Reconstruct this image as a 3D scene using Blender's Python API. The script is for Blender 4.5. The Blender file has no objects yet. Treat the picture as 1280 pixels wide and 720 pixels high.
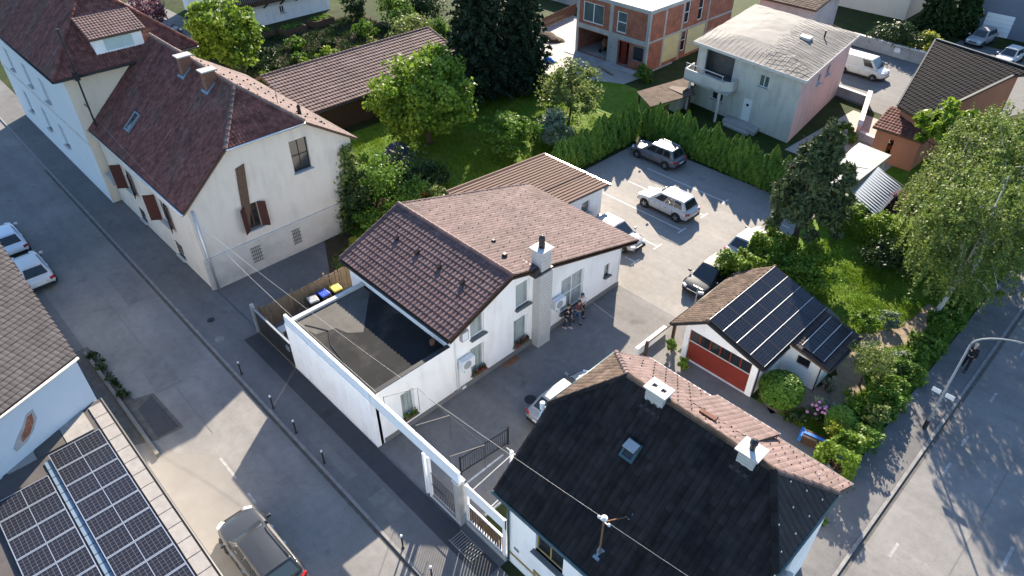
import bpy, bmesh, math, random
import numpy as np
from mathutils import Vector, Matrix

rad = math.radians
random.seed(7)
rng = np.random.default_rng(7)
scene = bpy.context.scene
COL = scene.collection

# ------------------------------------------------------------------ camera, sky, sun, exposure
cam_data = bpy.data.cameras.new("camera")
cam_data.sensor_width = 36.0
cam_data.lens = 36.0 * 870.0 / 1280.0
cam_data.clip_end = 2000.0
cam_data.clip_start = 0.5
camera = bpy.data.objects.new("camera", cam_data)
camera.location = (0, 0, 26.5)
camera.rotation_euler = (rad(90 - 38.4), 0, rad(45.8))
COL.objects.link(camera)
scene.camera = camera

SUN_EL = rad(27.3)
SUN_AZ = rad(125.7)                      # direction towards the sun, counter-clockwise from +X
sun_vec = Vector((math.cos(SUN_AZ) * math.cos(SUN_EL), math.sin(SUN_AZ) * math.cos(SUN_EL), math.sin(SUN_EL)))
world = bpy.data.worlds.new("World")
scene.world = world
world.use_nodes = True
wn = world.node_tree.nodes
wl = world.node_tree.links
sky = wn.new("ShaderNodeTexSky")
sky.sky_type = 'NISHITA'
sky.sun_disc = False
sky.sun_elevation = SUN_EL
sky.sun_rotation = rad(90) - SUN_AZ
sky.air_density = 1.0
sky.dust_density = 0.2
sky.ozone_density = 3.2
wl.new(sky.outputs[0], wn["Background"].inputs[0])
wn["Background"].inputs[1].default_value = 0.105
sun_data = bpy.data.lights.new("sun", 'SUN')
sun_data.energy = 5.0
sun_data.angle = rad(0.6)
sun_data.color = (1.0, 0.87, 0.70)
sun = bpy.data.objects.new("sun", sun_data)
sun.rotation_euler = (-sun_vec).to_track_quat('-Z', 'Y').to_euler()
sun.location = sun_vec * 200
COL.objects.link(sun)
scene.view_settings.view_transform = 'Standard'
scene.view_settings.look = 'None'
scene.view_settings.exposure = 1.7
scene.view_settings.gamma = 1.0
scene.view_settings.use_curve_mapping = False
scene.render.engine = 'CYCLES'

# ------------------------------------------------------------------ materials
MATS = {}

def node_mat(name):
    m = bpy.data.materials.new(name)
    m.use_nodes = True
    n = m.node_tree.nodes
    return m, n, m.node_tree.links, n["Principled BSDF"]

def mk(name, col, rough=0.8, var=0.18, scale=1.2, bump=0.0, bscale=30, isl=0.0, col2=None, c2amt=0.5, c2scale=0.35,
       metal=0.0, spec=0.3, obj_coords=False, coat=0.0, streak=0.0, sdir=(1.3, .14, .14)):
    """noise-mottled surface; isl = random tone per loose piece; col2 = second colour in large soft patches"""
    m, n, l, b = node_mat(name)
    if obj_coords:
        src = n.new("ShaderNodeTexCoord").outputs["Object"]
    else:
        src = n.new("ShaderNodeNewGeometry").outputs["Position"]
    nz = n.new("ShaderNodeTexNoise"); nz.inputs["Scale"].default_value = scale
    nz.inputs["Detail"].default_value = 8; nz.inputs["Roughness"].default_value = 0.65
    l.new(src, nz.inputs["Vector"])
    mr = n.new("ShaderNodeMapRange")
    mr.inputs[1].default_value = 0.25; mr.inputs[2].default_value = 0.75
    mr.inputs[3].default_value = 1 - var; mr.inputs[4].default_value = 1 + var
    l.new(nz.outputs["Fac"], mr.inputs[0])
    base = None
    if col2 is not None:
        n2 = n.new("ShaderNodeTexNoise"); n2.inputs["Scale"].default_value = c2scale
        n2.inputs["Detail"].default_value = 5; n2.inputs["Roughness"].default_value = 0.6
        l.new(src, n2.inputs["Vector"])
        r2 = n.new("ShaderNodeMapRange"); r2.inputs[1].default_value = 0.62 - 0.3 * c2amt; r2.inputs[2].default_value = 0.72 - 0.1 * c2amt
        l.new(n2.outputs["Fac"], r2.inputs[0])
        mx = n.new("ShaderNodeMix"); mx.data_type = 'RGBA'
        mx.inputs[6].default_value = (*col, 1); mx.inputs[7].default_value = (*col2, 1)
        l.new(r2.outputs[0], mx.inputs[0])
        base = mx.outputs[2]
    fac = mr.outputs[0]
    if isl > 0:
        g = n.new("ShaderNodeNewGeometry")
        ri = n.new("ShaderNodeMapRange"); ri.inputs[3].default_value = 1 - isl; ri.inputs[4].default_value = 1 + isl
        l.new(g.outputs["Random Per Island"], ri.inputs[0])
        mu = n.new("ShaderNodeMath"); mu.operation = 'MULTIPLY'
        l.new(fac, mu.inputs[0]); l.new(ri.outputs[0], mu.inputs[1]); fac = mu.outputs[0]
    if streak > 0:
        mp = n.new("ShaderNodeMapping"); mp.inputs["Scale"].default_value = sdir; l.new(src, mp.inputs[0])
        sn = n.new("ShaderNodeTexNoise"); sn.inputs["Scale"].default_value = 1.6; sn.inputs["Detail"].default_value = 5; sn.inputs["Roughness"].default_value = .7; l.new(mp.outputs[0], sn.inputs["Vector"])
        sr_ = n.new("ShaderNodeMapRange"); sr_.inputs[1].default_value = .3; sr_.inputs[2].default_value = .7; sr_.inputs[3].default_value = 1 - streak; sr_.inputs[4].default_value = 1 + streak
        l.new(sn.outputs["Fac"], sr_.inputs[0])
        m3 = n.new("ShaderNodeMath"); m3.operation = 'MULTIPLY'; l.new(fac, m3.inputs[0]); l.new(sr_.outputs[0], m3.inputs[1]); fac = m3.outputs[0]
    vm = n.new("ShaderNodeVectorMath"); vm.operation = 'SCALE'
    if base is None:
        vm.inputs[0].default_value = col
    else:
        l.new(base, vm.inputs[0])
    l.new(fac, vm.inputs["Scale"])
    l.new(vm.outputs[0], b.inputs["Base Color"])
    b.inputs["Roughness"].default_value = rough
    b.inputs["Metallic"].default_value = metal
    b.inputs["Specular IOR Level"].default_value = spec
    if coat: b.inputs["Coat Weight"].default_value = coat; b.inputs["Coat Roughness"].default_value = 0.05
    if bump > 0:
        nb = n.new("ShaderNodeTexNoise"); nb.inputs["Scale"].default_value = bscale; nb.inputs["Detail"].default_value = 4
        l.new(src, nb.inputs["Vector"])
        bp = n.new("ShaderNodeBump"); bp.inputs["Strength"].default_value = bump; bp.inputs["Distance"].default_value = 0.02
        l.new(nb.outputs["Fac"], bp.inputs["Height"]); l.new(bp.outputs[0], b.inputs["Normal"])
    MATS[name] = m
    return m

def mk_asphalt(name, col, stain=0.35, crack=0.5):
    m, n, l, b = node_mat(name)
    src = n.new("ShaderNodeNewGeometry").outputs["Position"]
    def noise(sc, det=6, ro=0.6):
        t = n.new("ShaderNodeTexNoise"); t.inputs["Scale"].default_value = sc; t.inputs["Detail"].default_value = det
        t.inputs["Roughness"].default_value = ro; l.new(src, t.inputs["Vector"]); return t.outputs["Fac"]
    def rng_(x, a, b_, c, d):
        r = n.new("ShaderNodeMapRange"); r.inputs[1].default_value = a; r.inputs[2].default_value = b_
        r.inputs[3].default_value = c; r.inputs[4].default_value = d; l.new(x, r.inputs[0]); return r.outputs[0]
    def mul(a, c):
        q = n.new("ShaderNodeMath"); q.operation = 'MULTIPLY'; l.new(a, q.inputs[0]); l.new(c, q.inputs[1]); return q.outputs[0]
    f = rng_(noise(0.28, 7), 0.3, 0.7, 1 - stain, 1 + stain * 0.6)
    f = mul(f, rng_(noise(2.5, 8, 0.7), 0.3, 0.7, 0.88, 1.12))
    f = mul(f, rng_(noise(45, 3), 0.25, 0.75, 0.82, 1.18))
    # long streaks worn by the wheels
    mp = n.new("ShaderNodeMapping"); mp.inputs["Scale"].default_value = (0.05, 0.9, 1)
    l.new(src, mp.inputs[0])
    t2 = n.new("ShaderNodeTexNoise"); t2.inputs["Scale"].default_value = 1.3; t2.inputs["Detail"].default_value = 4
    l.new(mp.outputs[0], t2.inputs["Vector"])
    f = mul(f, rng_(t2.outputs["Fac"], 0.3, 0.7, 0.92, 1.08))
    f = mul(f, rng_(noise(.75, 3, .5), .66, .74, 1.0, .78))       # oil and damp spots
    f = mul(f, rng_(noise(9, 2, .5), .68, .76, 1.0, .72))        # small grit and gum marks
    # cracks
    nd = n.new("ShaderNodeTexNoise"); nd.inputs["Scale"].default_value = 0.9; nd.inputs["Detail"].default_value = 5; l.new(src, nd.inputs["Vector"])
    vs = n.new("ShaderNodeVectorMath"); vs.operation = 'SCALE'; vs.inputs["Scale"].default_value = 1.6; l.new(nd.outputs["Color"], vs.inputs[0])
    va = n.new("ShaderNodeVectorMath"); va.operation = 'ADD'; l.new(src, va.inputs[0]); l.new(vs.outputs[0], va.inputs[1])
    vo = n.new("ShaderNodeTexVoronoi"); vo.feature = 'DISTANCE_TO_EDGE'; vo.inputs["Scale"].default_value = 0.21
    l.new(va.outputs[0], vo.inputs["Vector"])
    f = mul(f, rng_(vo.outputs["Distance"], 0.0, 0.006, 1 - crack, 1.0))
    vm = n.new("ShaderNodeVectorMath"); vm.operation = 'SCALE'; vm.inputs[0].default_value = col
    l.new(f, vm.inputs["Scale"]); l.new(vm.outputs[0], b.inputs["Base Color"])
    b.inputs["Roughness"].default_value = 0.85; b.inputs["Specular IOR Level"].default_value = 0.25
    bp = n.new("ShaderNodeBump"); bp.inputs["Strength"].default_value = 0.25; bp.inputs["Distance"].default_value = 0.01
    l.new(noise(60, 3), bp.inputs["Height"]); l.new(bp.outputs[0], b.inputs["Normal"])
    MATS[name] = m
    return m

def mk_leaf(name, c1, c2, trans=0.38, rough=0.55):
    m, n, l, b = node_mat(name)
    g = n.new("ShaderNodeNewGeometry")
    mx = n.new("ShaderNodeMix"); mx.data_type = 'RGBA'
    mx.inputs[6].default_value = (*c1, 1); mx.inputs[7].default_value = (*c2, 1)
    nz = n.new("ShaderNodeTexNoise"); nz.inputs["Scale"].default_value = 0.75; nz.inputs["Detail"].default_value = 4
    l.new(g.outputs["Position"], nz.inputs["Vector"])
    ad = n.new("ShaderNodeMath"); ad.operation = 'MULTIPLY_ADD'; ad.inputs[1].default_value = 0.6; ad.use_clamp = True
    sb = n.new("ShaderNodeMath"); sb.operation = 'MULTIPLY_ADD'; sb.inputs[1].default_value = 2.2; sb.inputs[2].default_value = -.9
    l.new(nz.outputs["Fac"], sb.inputs[0])
    l.new(g.outputs["Random Per Island"], ad.inputs[0]); l.new(sb.outputs[0], ad.inputs[2])
    l.new(ad.outputs[0], mx.inputs[0])
    l.new(mx.outputs[2], b.inputs["Base Color"])
    b.inputs["Roughness"].default_value = rough; b.inputs["Specular IOR Level"].default_value = 0.25
    tr = n.new("ShaderNodeBsdfTranslucent"); l.new(mx.outputs[2], tr.inputs[0])
    ms = n.new("ShaderNodeMixShader"); ms.inputs[0].default_value = trans
    l.new(b.outputs[0], ms.inputs[1]); l.new(tr.outputs[0], ms.inputs[2])
    l.new(ms.outputs[0], n["Material Output"].inputs[0])
    MATS[name] = m
    return m

def mk_render(name, col, dirt, amt=.5, fold=None):
    """painted wall: soft patches and run-down streaks of dirt"""
    m, n, l, b = node_mat(name)
    src = n.new("ShaderNodeNewGeometry").outputs["Position"]
    mp = n.new("ShaderNodeMapping"); mp.inputs["Scale"].default_value = (1.5, 1.5, .35) if fold is None else (fold, fold, .12); l.new(src, mp.inputs[0])
    a = n.new("ShaderNodeTexNoise"); a.inputs["Scale"].default_value = 1.5; a.inputs["Detail"].default_value = 6; l.new(mp.outputs[0], a.inputs["Vector"])
    c = n.new("ShaderNodeTexNoise"); c.inputs["Scale"].default_value = .6; c.inputs["Detail"].default_value = 6; c.inputs["Roughness"].default_value = .65; l.new(src, c.inputs["Vector"])
    mu = n.new("ShaderNodeMath"); mu.operation = 'MULTIPLY'; l.new(a.outputs["Fac"], mu.inputs[0]); l.new(c.outputs["Fac"], mu.inputs[1])
    r = n.new("ShaderNodeMapRange"); r.inputs[1].default_value = .22; r.inputs[2].default_value = .42; r.inputs[4].default_value = amt; l.new(mu.outputs[0], r.inputs[0])
    mx = n.new("ShaderNodeMix"); mx.data_type = 'RGBA'; mx.inputs[6].default_value = (*col, 1); mx.inputs[7].default_value = (*dirt, 1); l.new(r.outputs[0], mx.inputs[0])
    l.new(mx.outputs[2], b.inputs["Base Color"]); b.inputs["Roughness"].default_value = .9 if fold is None else .12; b.inputs["Specular IOR Level"].default_value = .2 if fold is None else .6
    if fold is None:
        f = n.new("ShaderNodeTexNoise"); f.inputs["Scale"].default_value = 55; l.new(src, f.inputs["Vector"])
        bp = n.new("ShaderNodeBump"); bp.inputs["Strength"].default_value = .08; bp.inputs["Distance"].default_value = .01; l.new(f.outputs["Fac"], bp.inputs["Height"]); l.new(bp.outputs[0], b.inputs["Normal"])
    MATS[name] = m
    return m

def mk_brick(name, c1, c2, mortar, scale=1.0, bw=0.28, bh=0.13, ms=0.012, swap=None):
    """brick courses in world metres; swap='x' or 'y' says which axis runs along the wall"""
    m, n, l, b = node_mat(name)
    g = n.new("ShaderNodeNewGeometry")
    sx = n.new("ShaderNodeSeparateXYZ"); l.new(g.outputs["Position"], sx.inputs[0])
    cb = n.new("ShaderNodeCombineXYZ")
    if swap == 'y':
        l.new(sx.outputs[1], cb.inputs[0])
    elif swap == 'x':
        l.new(sx.outputs[0], cb.inputs[0])
    else:
        a = n.new("ShaderNodeMath"); l.new(sx.outputs[0], a.inputs[0]); l.new(sx.outputs[1], a.inputs[1]); l.new(a.outputs[0], cb.inputs[0])
    l.new(sx.outputs[2], cb.inputs[1])
    br = n.new("ShaderNodeTexBrick"); l.new(cb.outputs[0], br.inputs["Vector"])
    br.inputs["Color1"].default_value = (*c1, 1); br.inputs["Color2"].default_value = (*c2, 1); br.inputs["Mortar"].default_value = (*mortar, 1)
    br.inputs["Scale"].default_value = scale; br.inputs["Mortar Size"].default_value = ms
    br.inputs["Brick Width"].default_value = bw; br.inputs["Row Height"].default_value = bh
    nz = n.new("ShaderNodeTexNoise"); nz.inputs["Scale"].default_value = 1.5; nz.inputs["Detail"].default_value = 7; l.new(g.outputs["Position"], nz.inputs["Vector"])
    mr = n.new("ShaderNodeMapRange"); mr.inputs[1].default_value = .25; mr.inputs[2].default_value = .75; mr.inputs[3].default_value = .7; mr.inputs[4].default_value = 1.25
    l.new(nz.outputs["Fac"], mr.inputs[0])
    vm = n.new("ShaderNodeVectorMath"); vm.operation = 'SCALE'; l.new(br.outputs["Color"], vm.inputs[0]); l.new(mr.outputs[0], vm.inputs["Scale"])
    l.new(vm.outputs[0], b.inputs["Base Color"]); b.inputs["Roughness"].default_value = .9
    bp = n.new("ShaderNodeBump"); bp.inputs["Strength"].default_value = .5; bp.inputs["Distance"].default_value = .02
    l.new(br.outputs["Fac"], bp.inputs["Height"]); bp.invert = True; l.new(bp.outputs[0], b.inputs["Normal"])
    MATS[name] = m
    return m

def mk_cells(name, line=(.5, .52, .55), cell=(.012, .016, .034), size=0.166, w=0.06):
    """solar glass: dark cells with thin pale conductors, in the panel's own coordinates"""
    m, n, l, b = node_mat(name)
    tc = n.new("ShaderNodeTexCoord")
    sx = n.new("ShaderNodeSeparateXYZ"); l.new(tc.outputs["Object"], sx.inputs[0])
    outs = []
    for i in (0, 1):
        d = n.new("ShaderNodeMath"); d.operation = 'DIVIDE'; d.inputs[1].default_value = size; l.new(sx.outputs[i], d.inputs[0])
        f = n.new("ShaderNodeMath"); f.operation = 'FRACT'; l.new(d.outputs[0], f.inputs[0])
        c = n.new("ShaderNodeMath"); c.operation = 'LESS_THAN'; c.inputs[1].default_value = w; l.new(f.outputs[0], c.inputs[0])
        outs.append(c.outputs[0])
    mxm = n.new("ShaderNodeMath"); mxm.operation = 'MAXIMUM'; l.new(outs[0], mxm.inputs[0]); l.new(outs[1], mxm.inputs[1])
    mx = n.new("ShaderNodeMix"); mx.data_type = 'RGBA'; l.new(mxm.outputs[0], mx.inputs[0])
    mx.inputs[6].default_value = (*cell, 1); mx.inputs[7].default_value = (*line, 1)
    l.new(mx.outputs[2], b.inputs["Base Color"])
    b.inputs["Roughness"].default_value = 0.22; b.inputs["Specular IOR Level"].default_value = 0.28
    MATS[name] = m
    return m

mk_asphalt('road_asphalt', (.190, .183, .176), stain=.24, crack=.15)
mk_asphalt('path_asphalt', (.135, .133, .133), stain=.2, crack=.15)
mk_asphalt('lot_asphalt', (.240, .225, .208), stain=.18, crack=.12)
mk_asphalt('new_asphalt', (.052, .053, .058), stain=.2, crack=.1)
mk_asphalt('yard_asphalt', (.165, .158, .153), stain=.28, crack=.15)
mk('apron_concrete', (.185, .174, .160), var=.15, scale=.8, bump=.15, col2=(.19, .18, .17), c2amt=.6)
mk('kerb_stone', (.20, .195, .19), var=.3, scale=3, bump=.3)
mk('line_paint', (.50, .50, .49), var=.3, scale=5)
mk('faded_paint', (.285, .28, .275), var=.4, scale=4)
mk('soil', (.060, .045, .030), spec=.04, var=.35, scale=1.5, bump=.5, bscale=12)
mk('lawn', (.080, .150, .014), spec=.06, var=.4, scale=2.2, bump=.6, bscale=25, col2=(.13, .165, .03), c2amt=.5, c2scale=.5)
mk('rough_ground', (.040, .046, .022), spec=.04, var=.35, scale=.8, bump=.5, bscale=8, col2=(.028, .046, .012), c2amt=.9, c2scale=.12)
mk('gravel', (.30, .285, .255), var=.3, scale=6, bump=.8, bscale=40)
mk('path_dirt', (.25, .20, .145), spec=.05, var=.3, scale=3, bump=.5, bscale=20)
mk_render('white_render', (.87, .855, .83), (.60, .58, .545), .45)
mk_render('cream_render', (.70, .60, .47), (.52, .45, .36), .3)
mk_render('beige_render', (.62, .55, .475), (.44, .385, .325), .5)
mk('beige_plinth', (.55, .50, .44), var=.12, scale=1.2, bump=.15, col2=(.42, .385, .34), c2amt=.5, rough=.92)
mk_render('pale_blue_render', (.56, .60, .64), (.46, .50, .53), .3)
mk_render('grey_render', (.52, .515, .475), (.30, .29, .26), .6)
mk_render('pink_render', (.56, .46, .43), (.36, .29, .26), .65)
mk('orange_render', (.43, .18, .105), var=.08, scale=.8, bump=.1, rough=.9)
mk('slate_render', (.15, .17, .21), var=.06, scale=.8, rough=.85)
mk('grey_plinth', (.17, .17, .165), var=.15, scale=2, rough=.9)
mk('concrete', (.36, .355, .34), var=.2, scale=1.5, bump=.2, col2=(.27, .265, .255), c2amt=.5)
mk('dark_concrete', (.14, .135, .125), var=.25, scale=1.5, bump=.3)
mk('pale_stone', (.52, .50, .47), var=.15, scale=2.5, bump=.1)
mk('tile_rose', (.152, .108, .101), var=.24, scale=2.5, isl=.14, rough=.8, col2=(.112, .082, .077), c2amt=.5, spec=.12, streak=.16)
mk('tile_brown', (.135, .084, .080), var=.2, scale=2.5, isl=.17, rough=.65, col2=(.102, .068, .066), c2amt=.5, spec=.15, streak=.15)
mk('tile_dark', (.132, .057, .049), var=.3, scale=1.6, isl=.26, rough=.85, col2=(.110, .070, .060), c2amt=.35, spec=.1, streak=.3)
mk('tile_red', (.142, .058, .048), var=.28, scale=1.8, isl=.3, rough=.8, col2=(.165, .078, .056), c2amt=.3, spec=.12, streak=.2)
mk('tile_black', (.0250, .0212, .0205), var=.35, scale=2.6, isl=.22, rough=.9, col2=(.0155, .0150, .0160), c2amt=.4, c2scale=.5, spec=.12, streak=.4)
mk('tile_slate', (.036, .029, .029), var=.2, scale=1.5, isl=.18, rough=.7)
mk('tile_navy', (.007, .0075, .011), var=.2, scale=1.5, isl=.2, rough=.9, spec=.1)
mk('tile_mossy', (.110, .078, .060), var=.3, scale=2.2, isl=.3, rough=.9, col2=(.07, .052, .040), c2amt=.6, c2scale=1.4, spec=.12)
mk('tile_grey', (.085, .077, .075), var=.2, scale=1.2, isl=.15, rough=.8, spec=.12)
mk('sheet_pink', (.175, .118, .094), var=.12, scale=1.5, rough=.85, spec=.1)
mk('sheet_dark', (.10, .066, .055), var=.1, scale=1.5, rough=.85, spec=.1)
mk('sheet_steel', (.27, .31, .36), var=.06, scale=1.5, rough=.7, spec=.15)
mk('sheet_felt', (.115, .112, .110), var=.35, scale=.7, bump=.5, bscale=4, col2=(.10, .098, .098), c2amt=.7, c2scale=.5)
mk('bitumen', (.016, .0165, .018), var=.35, scale=.9, bump=.3, bscale=14, col2=(.040, .038, .034), c2amt=.5, c2scale=.45, rough=.85, spec=.15)  # near-black tone also paints shade over most of the flat roof
mk('wood_fence', (.20, .155, .105), var=.3, scale=6, isl=.25, rough=.9)
mk('wood_dark', (.062, .036, .024), var=.3, scale=5, isl=.2, rough=.8)
mk('wood_brown', (.105, .062, .040), var=.3, scale=5, isl=.2, rough=.85)
mk('shutter_brown', (.070, .022, .016), var=.15, scale=5, rough=.7)
mk('red_paint', (.195, .028, .017), var=.12, scale=3, rough=.6)
mk('frame_white', (.74, .75, .76), var=.03, rough=.5)
mk('frame_brown', (.115, .065, .035), var=.1, rough=.6)
mk('trim_ochre', (.36, .25, .09), var=.12, rough=.8)
mk('metal_dark', (.030, .031, .034), var=.1, rough=.45, metal=.3)
mk('metal_grey', (.34, .36, .38), var=.08, rough=.4, metal=.6)
mk('galvanised', (.50, .52, .54), var=.1, rough=.35, metal=.7)
mk('gutter_green', (.055, .095, .105), var=.15, rough=.45, metal=.2)
mk('flashing_blue', (.16, .22, .28), var=.1, rough=.5, metal=.2)
mk('lead_grey', (.32, .33, .34), var=.15, rough=.5)
mk('chimney_block', (.47, .455, .435), var=.12, scale=5, rough=.95)
mk('brick_red', (.17, .085, .062), var=.2, scale=6, isl=.2, rough=.95)
mk_brick('brick_wall', (.36, .095, .042), (.27, .070, .032), (.24, .19, .15))
mk('insulation', (.55, .47, .25), var=.15, scale=1, col2=(.42, .38, .28), c2amt=.5)
mk('rubber', (.012, .012, .013), var=.2, rough=.8)
mk('rim_alloy', (.40, .41, .43), var=.05, rough=.3, metal=.8)
mk('chrome', (.6, .61, .63), var=.02, rough=.15, metal=1.0)
mk('car_plastic', (.02, .02, .021), var=.1, rough=.55)
mk('plate', (.7, .7, .7), var=.03, rough=.4)
mk('tail_red', (.35, .012, .012), var=.05, rough=.2, coat=.5)
mk('lamp_lens', (.62, .65, .68), var=.05, rough=.1, coat=.6)
for nm, c, mt in (('white', (.55, .55, .54), 0), ('silver', (.28, .285, .29), .5), ('grey', (.10, .11, .125), .5), ('black', (.026, .030, .037), .5), ('ink', (.022, .025, .030), .5),
                  ('pearl', (.42, .42, .42), .35), ('blue_white', (.62, .67, .72), .2)):
    mk('paint_' + nm, c, rough=.5, var=.02, metal=mt * .15, coat=.5, spec=.25)
mk('car_glass', (.016, .020, .024), rough=.06, var=.02, spec=.8)
mk('window_glass', (.085, .115, .12), rough=.07, var=.35, scale=.9, spec=.8)
mk_render('curtain_glass', (.36, .40, .385), (.10, .125, .125), 1.0, fold=5)
mk('dark_glass', (.018, .020, .022), rough=.08, var=.3, scale=1.3, spec=.7)
mk('pale_glass', (.50, .60, .57), rough=.15, var=.1, spec=.6)
mk('coping_pale', (.27, .25, .23), var=.2, scale=2.5, isl=.1)
mk('sunlit_felt_and_slab', (.080, .076, .068), var=.3, scale=1.2, bump=.2)  # paler tone: painted sunlight on the flat roof; also plain roof slabs
mk('gutter_dirt', (.085, .080, .072), var=.4, scale=2.5)
mk('patch_asphalt', (.150, .146, .142), var=.25, scale=2)
mk('lamp_grey', (.27, .28, .29), var=.08, rough=.6)
mk('frosted_panel', (.60, .67, .74), var=.05, scale=1.5, rough=.35)
mk('plastic_black', (.018, .018, .02), rough=.45)
mk('plastic_blue', (.02, .07, .42), rough=.4)
mk('plastic_yellow', (.62, .55, .10), rough=.4)
mk('plastic_grey', (.30, .31, .32), rough=.5)
mk('plastic_white', (.68, .70, .71), rough=.45)
mk('tarp_blue', (.03, .16, .50), rough=.5, var=.2)
mk('rust', (.20, .10, .055), var=.35, scale=3, rough=.9)
mk('bark', (.085, .065, .048), var=.35, scale=5, bump=.6, bscale=12, rough=.95)
mk('birch_bark', (.46, .44, .40), var=.4, scale=4, bump=.3, rough=.9)
mk('skin', (.50, .31, .23), rough=.55, var=.05)
mk('hair_dark', (.025, .017, .012), rough=.6)
mk('hair_blond', (.48, .40, .28), rough=.6)
mk('hair_brown', (.08, .045, .025), rough=.6)
mk('cloth_black', (.015, .015, .017), rough=.9)
mk('cloth_denim', (.055, .095, .17), rough=.9)
mk('cloth_navy', (.022, .032, .055), rough=.9)
mk('cloth_pale', (.58, .50, .48), rough=.9)
mk('cloth_maroon', (.14, .055, .06), rough=.9)
mk('petal_pink', (.62, .25, .42), rough=.6, isl=.2)
mk('petal_red', (.42, .04, .04), rough=.6, isl=.2)
mk('petal_white', (.66, .68, .60), rough=.6, isl=.1)
mk_leaf('leaf_bright', (.085, .165, .012), (.220, .310, .035))
mk_leaf('leaf_mid', (.065, .140, .014), (.140, .235, .028))
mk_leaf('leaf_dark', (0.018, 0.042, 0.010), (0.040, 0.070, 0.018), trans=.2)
mk_leaf('leaf_olive', (.110, .150, .035), (.200, .245, .065))
mk_leaf('leaf_silver', (0.145, 0.196, 0.123), (0.261, 0.312, 0.203))
mk_leaf('leaf_birch', (.085, .135, .028), (.170, .225, .050))
mk_leaf('leaf_yellow', (0.203, 0.246, 0.022), (0.319, 0.319, 0.043))
mk_leaf('leaf_thuja', (.050, .120, .012), (.135, .225, .024), trans=.15)
mk_leaf('needle_dark', (0.010, 0.024, 0.010), (0.024, 0.042, 0.018), trans=.08, rough=.7)
mk_leaf('needle_pine', (.045, .068, .024), (.115, .142, .055), trans=.1, rough=.7)
mk_leaf('leaf_purple', (0.145, 0.065, 0.087), (0.246, 0.123, 0.145))
mk_leaf('leaf_box', (.055, .125, .010), (.110, .200, .020), trans=.15)
mk_leaf('grass_blade', (.090, .180, .010), (.210, .300, .030), trans=.25)
mk_leaf('grass_shade', (0.058, 0.116, 0.020), (0.116, 0.174, 0.036), trans=.25)
mk_cells('solar_cells', line=(.15, .15, .16), cell=(.014, .015, .022), w=.045)
mk_cells('solar_cells_fine', line=(.040, .046, .062), cell=(.007, .009, .016), size=.17, w=.05)

# ------------------------------------------------------------------ builders
ORG = {}

def setp(o, label=None, cat=None, group=None, kind=None):
    if label: o["label"] = label
    if cat: o["category"] = cat
    if group: o["group"] = group
    if kind: o["kind"] = kind
    return o

def thing(name, label, cat, loc=(0, 0, 0), rz=0.0, group=None, local=False):
    o = bpy.data.objects.new(name, None)
    o.empty_display_size = 0.3
    COL.objects.link(o)
    o.location = loc
    o.rotation_euler = (0, 0, rz)
    ORG[o.name] = Vector((0, 0, 0)) if local else Vector(loc)
    return setp(o, label, cat, group)

def link(name, me, mat=None, parent=None, loc=None, rot=None, scale=None, kind=None, label=None):
    """an object on (shared) mesh data"""
    o = bpy.data.objects.new(name, me)
    COL.objects.link(o)
    if mat is not None and not me.materials: me.materials.append(MATS[mat])
    if parent is not None: o.parent = parent
    if loc is not None:
        org = ORG.get(parent.name, Vector((0, 0, 0))) if parent is not None else Vector((0, 0, 0))
        o.location = Vector(loc) - org
    if rot is not None: o.rotation_euler = rot
    if scale is not None: o.scale = scale
    if kind: o["kind"] = kind
    if label: o["label"] = label
    return o

def V(*a): return Vector(a)

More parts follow.
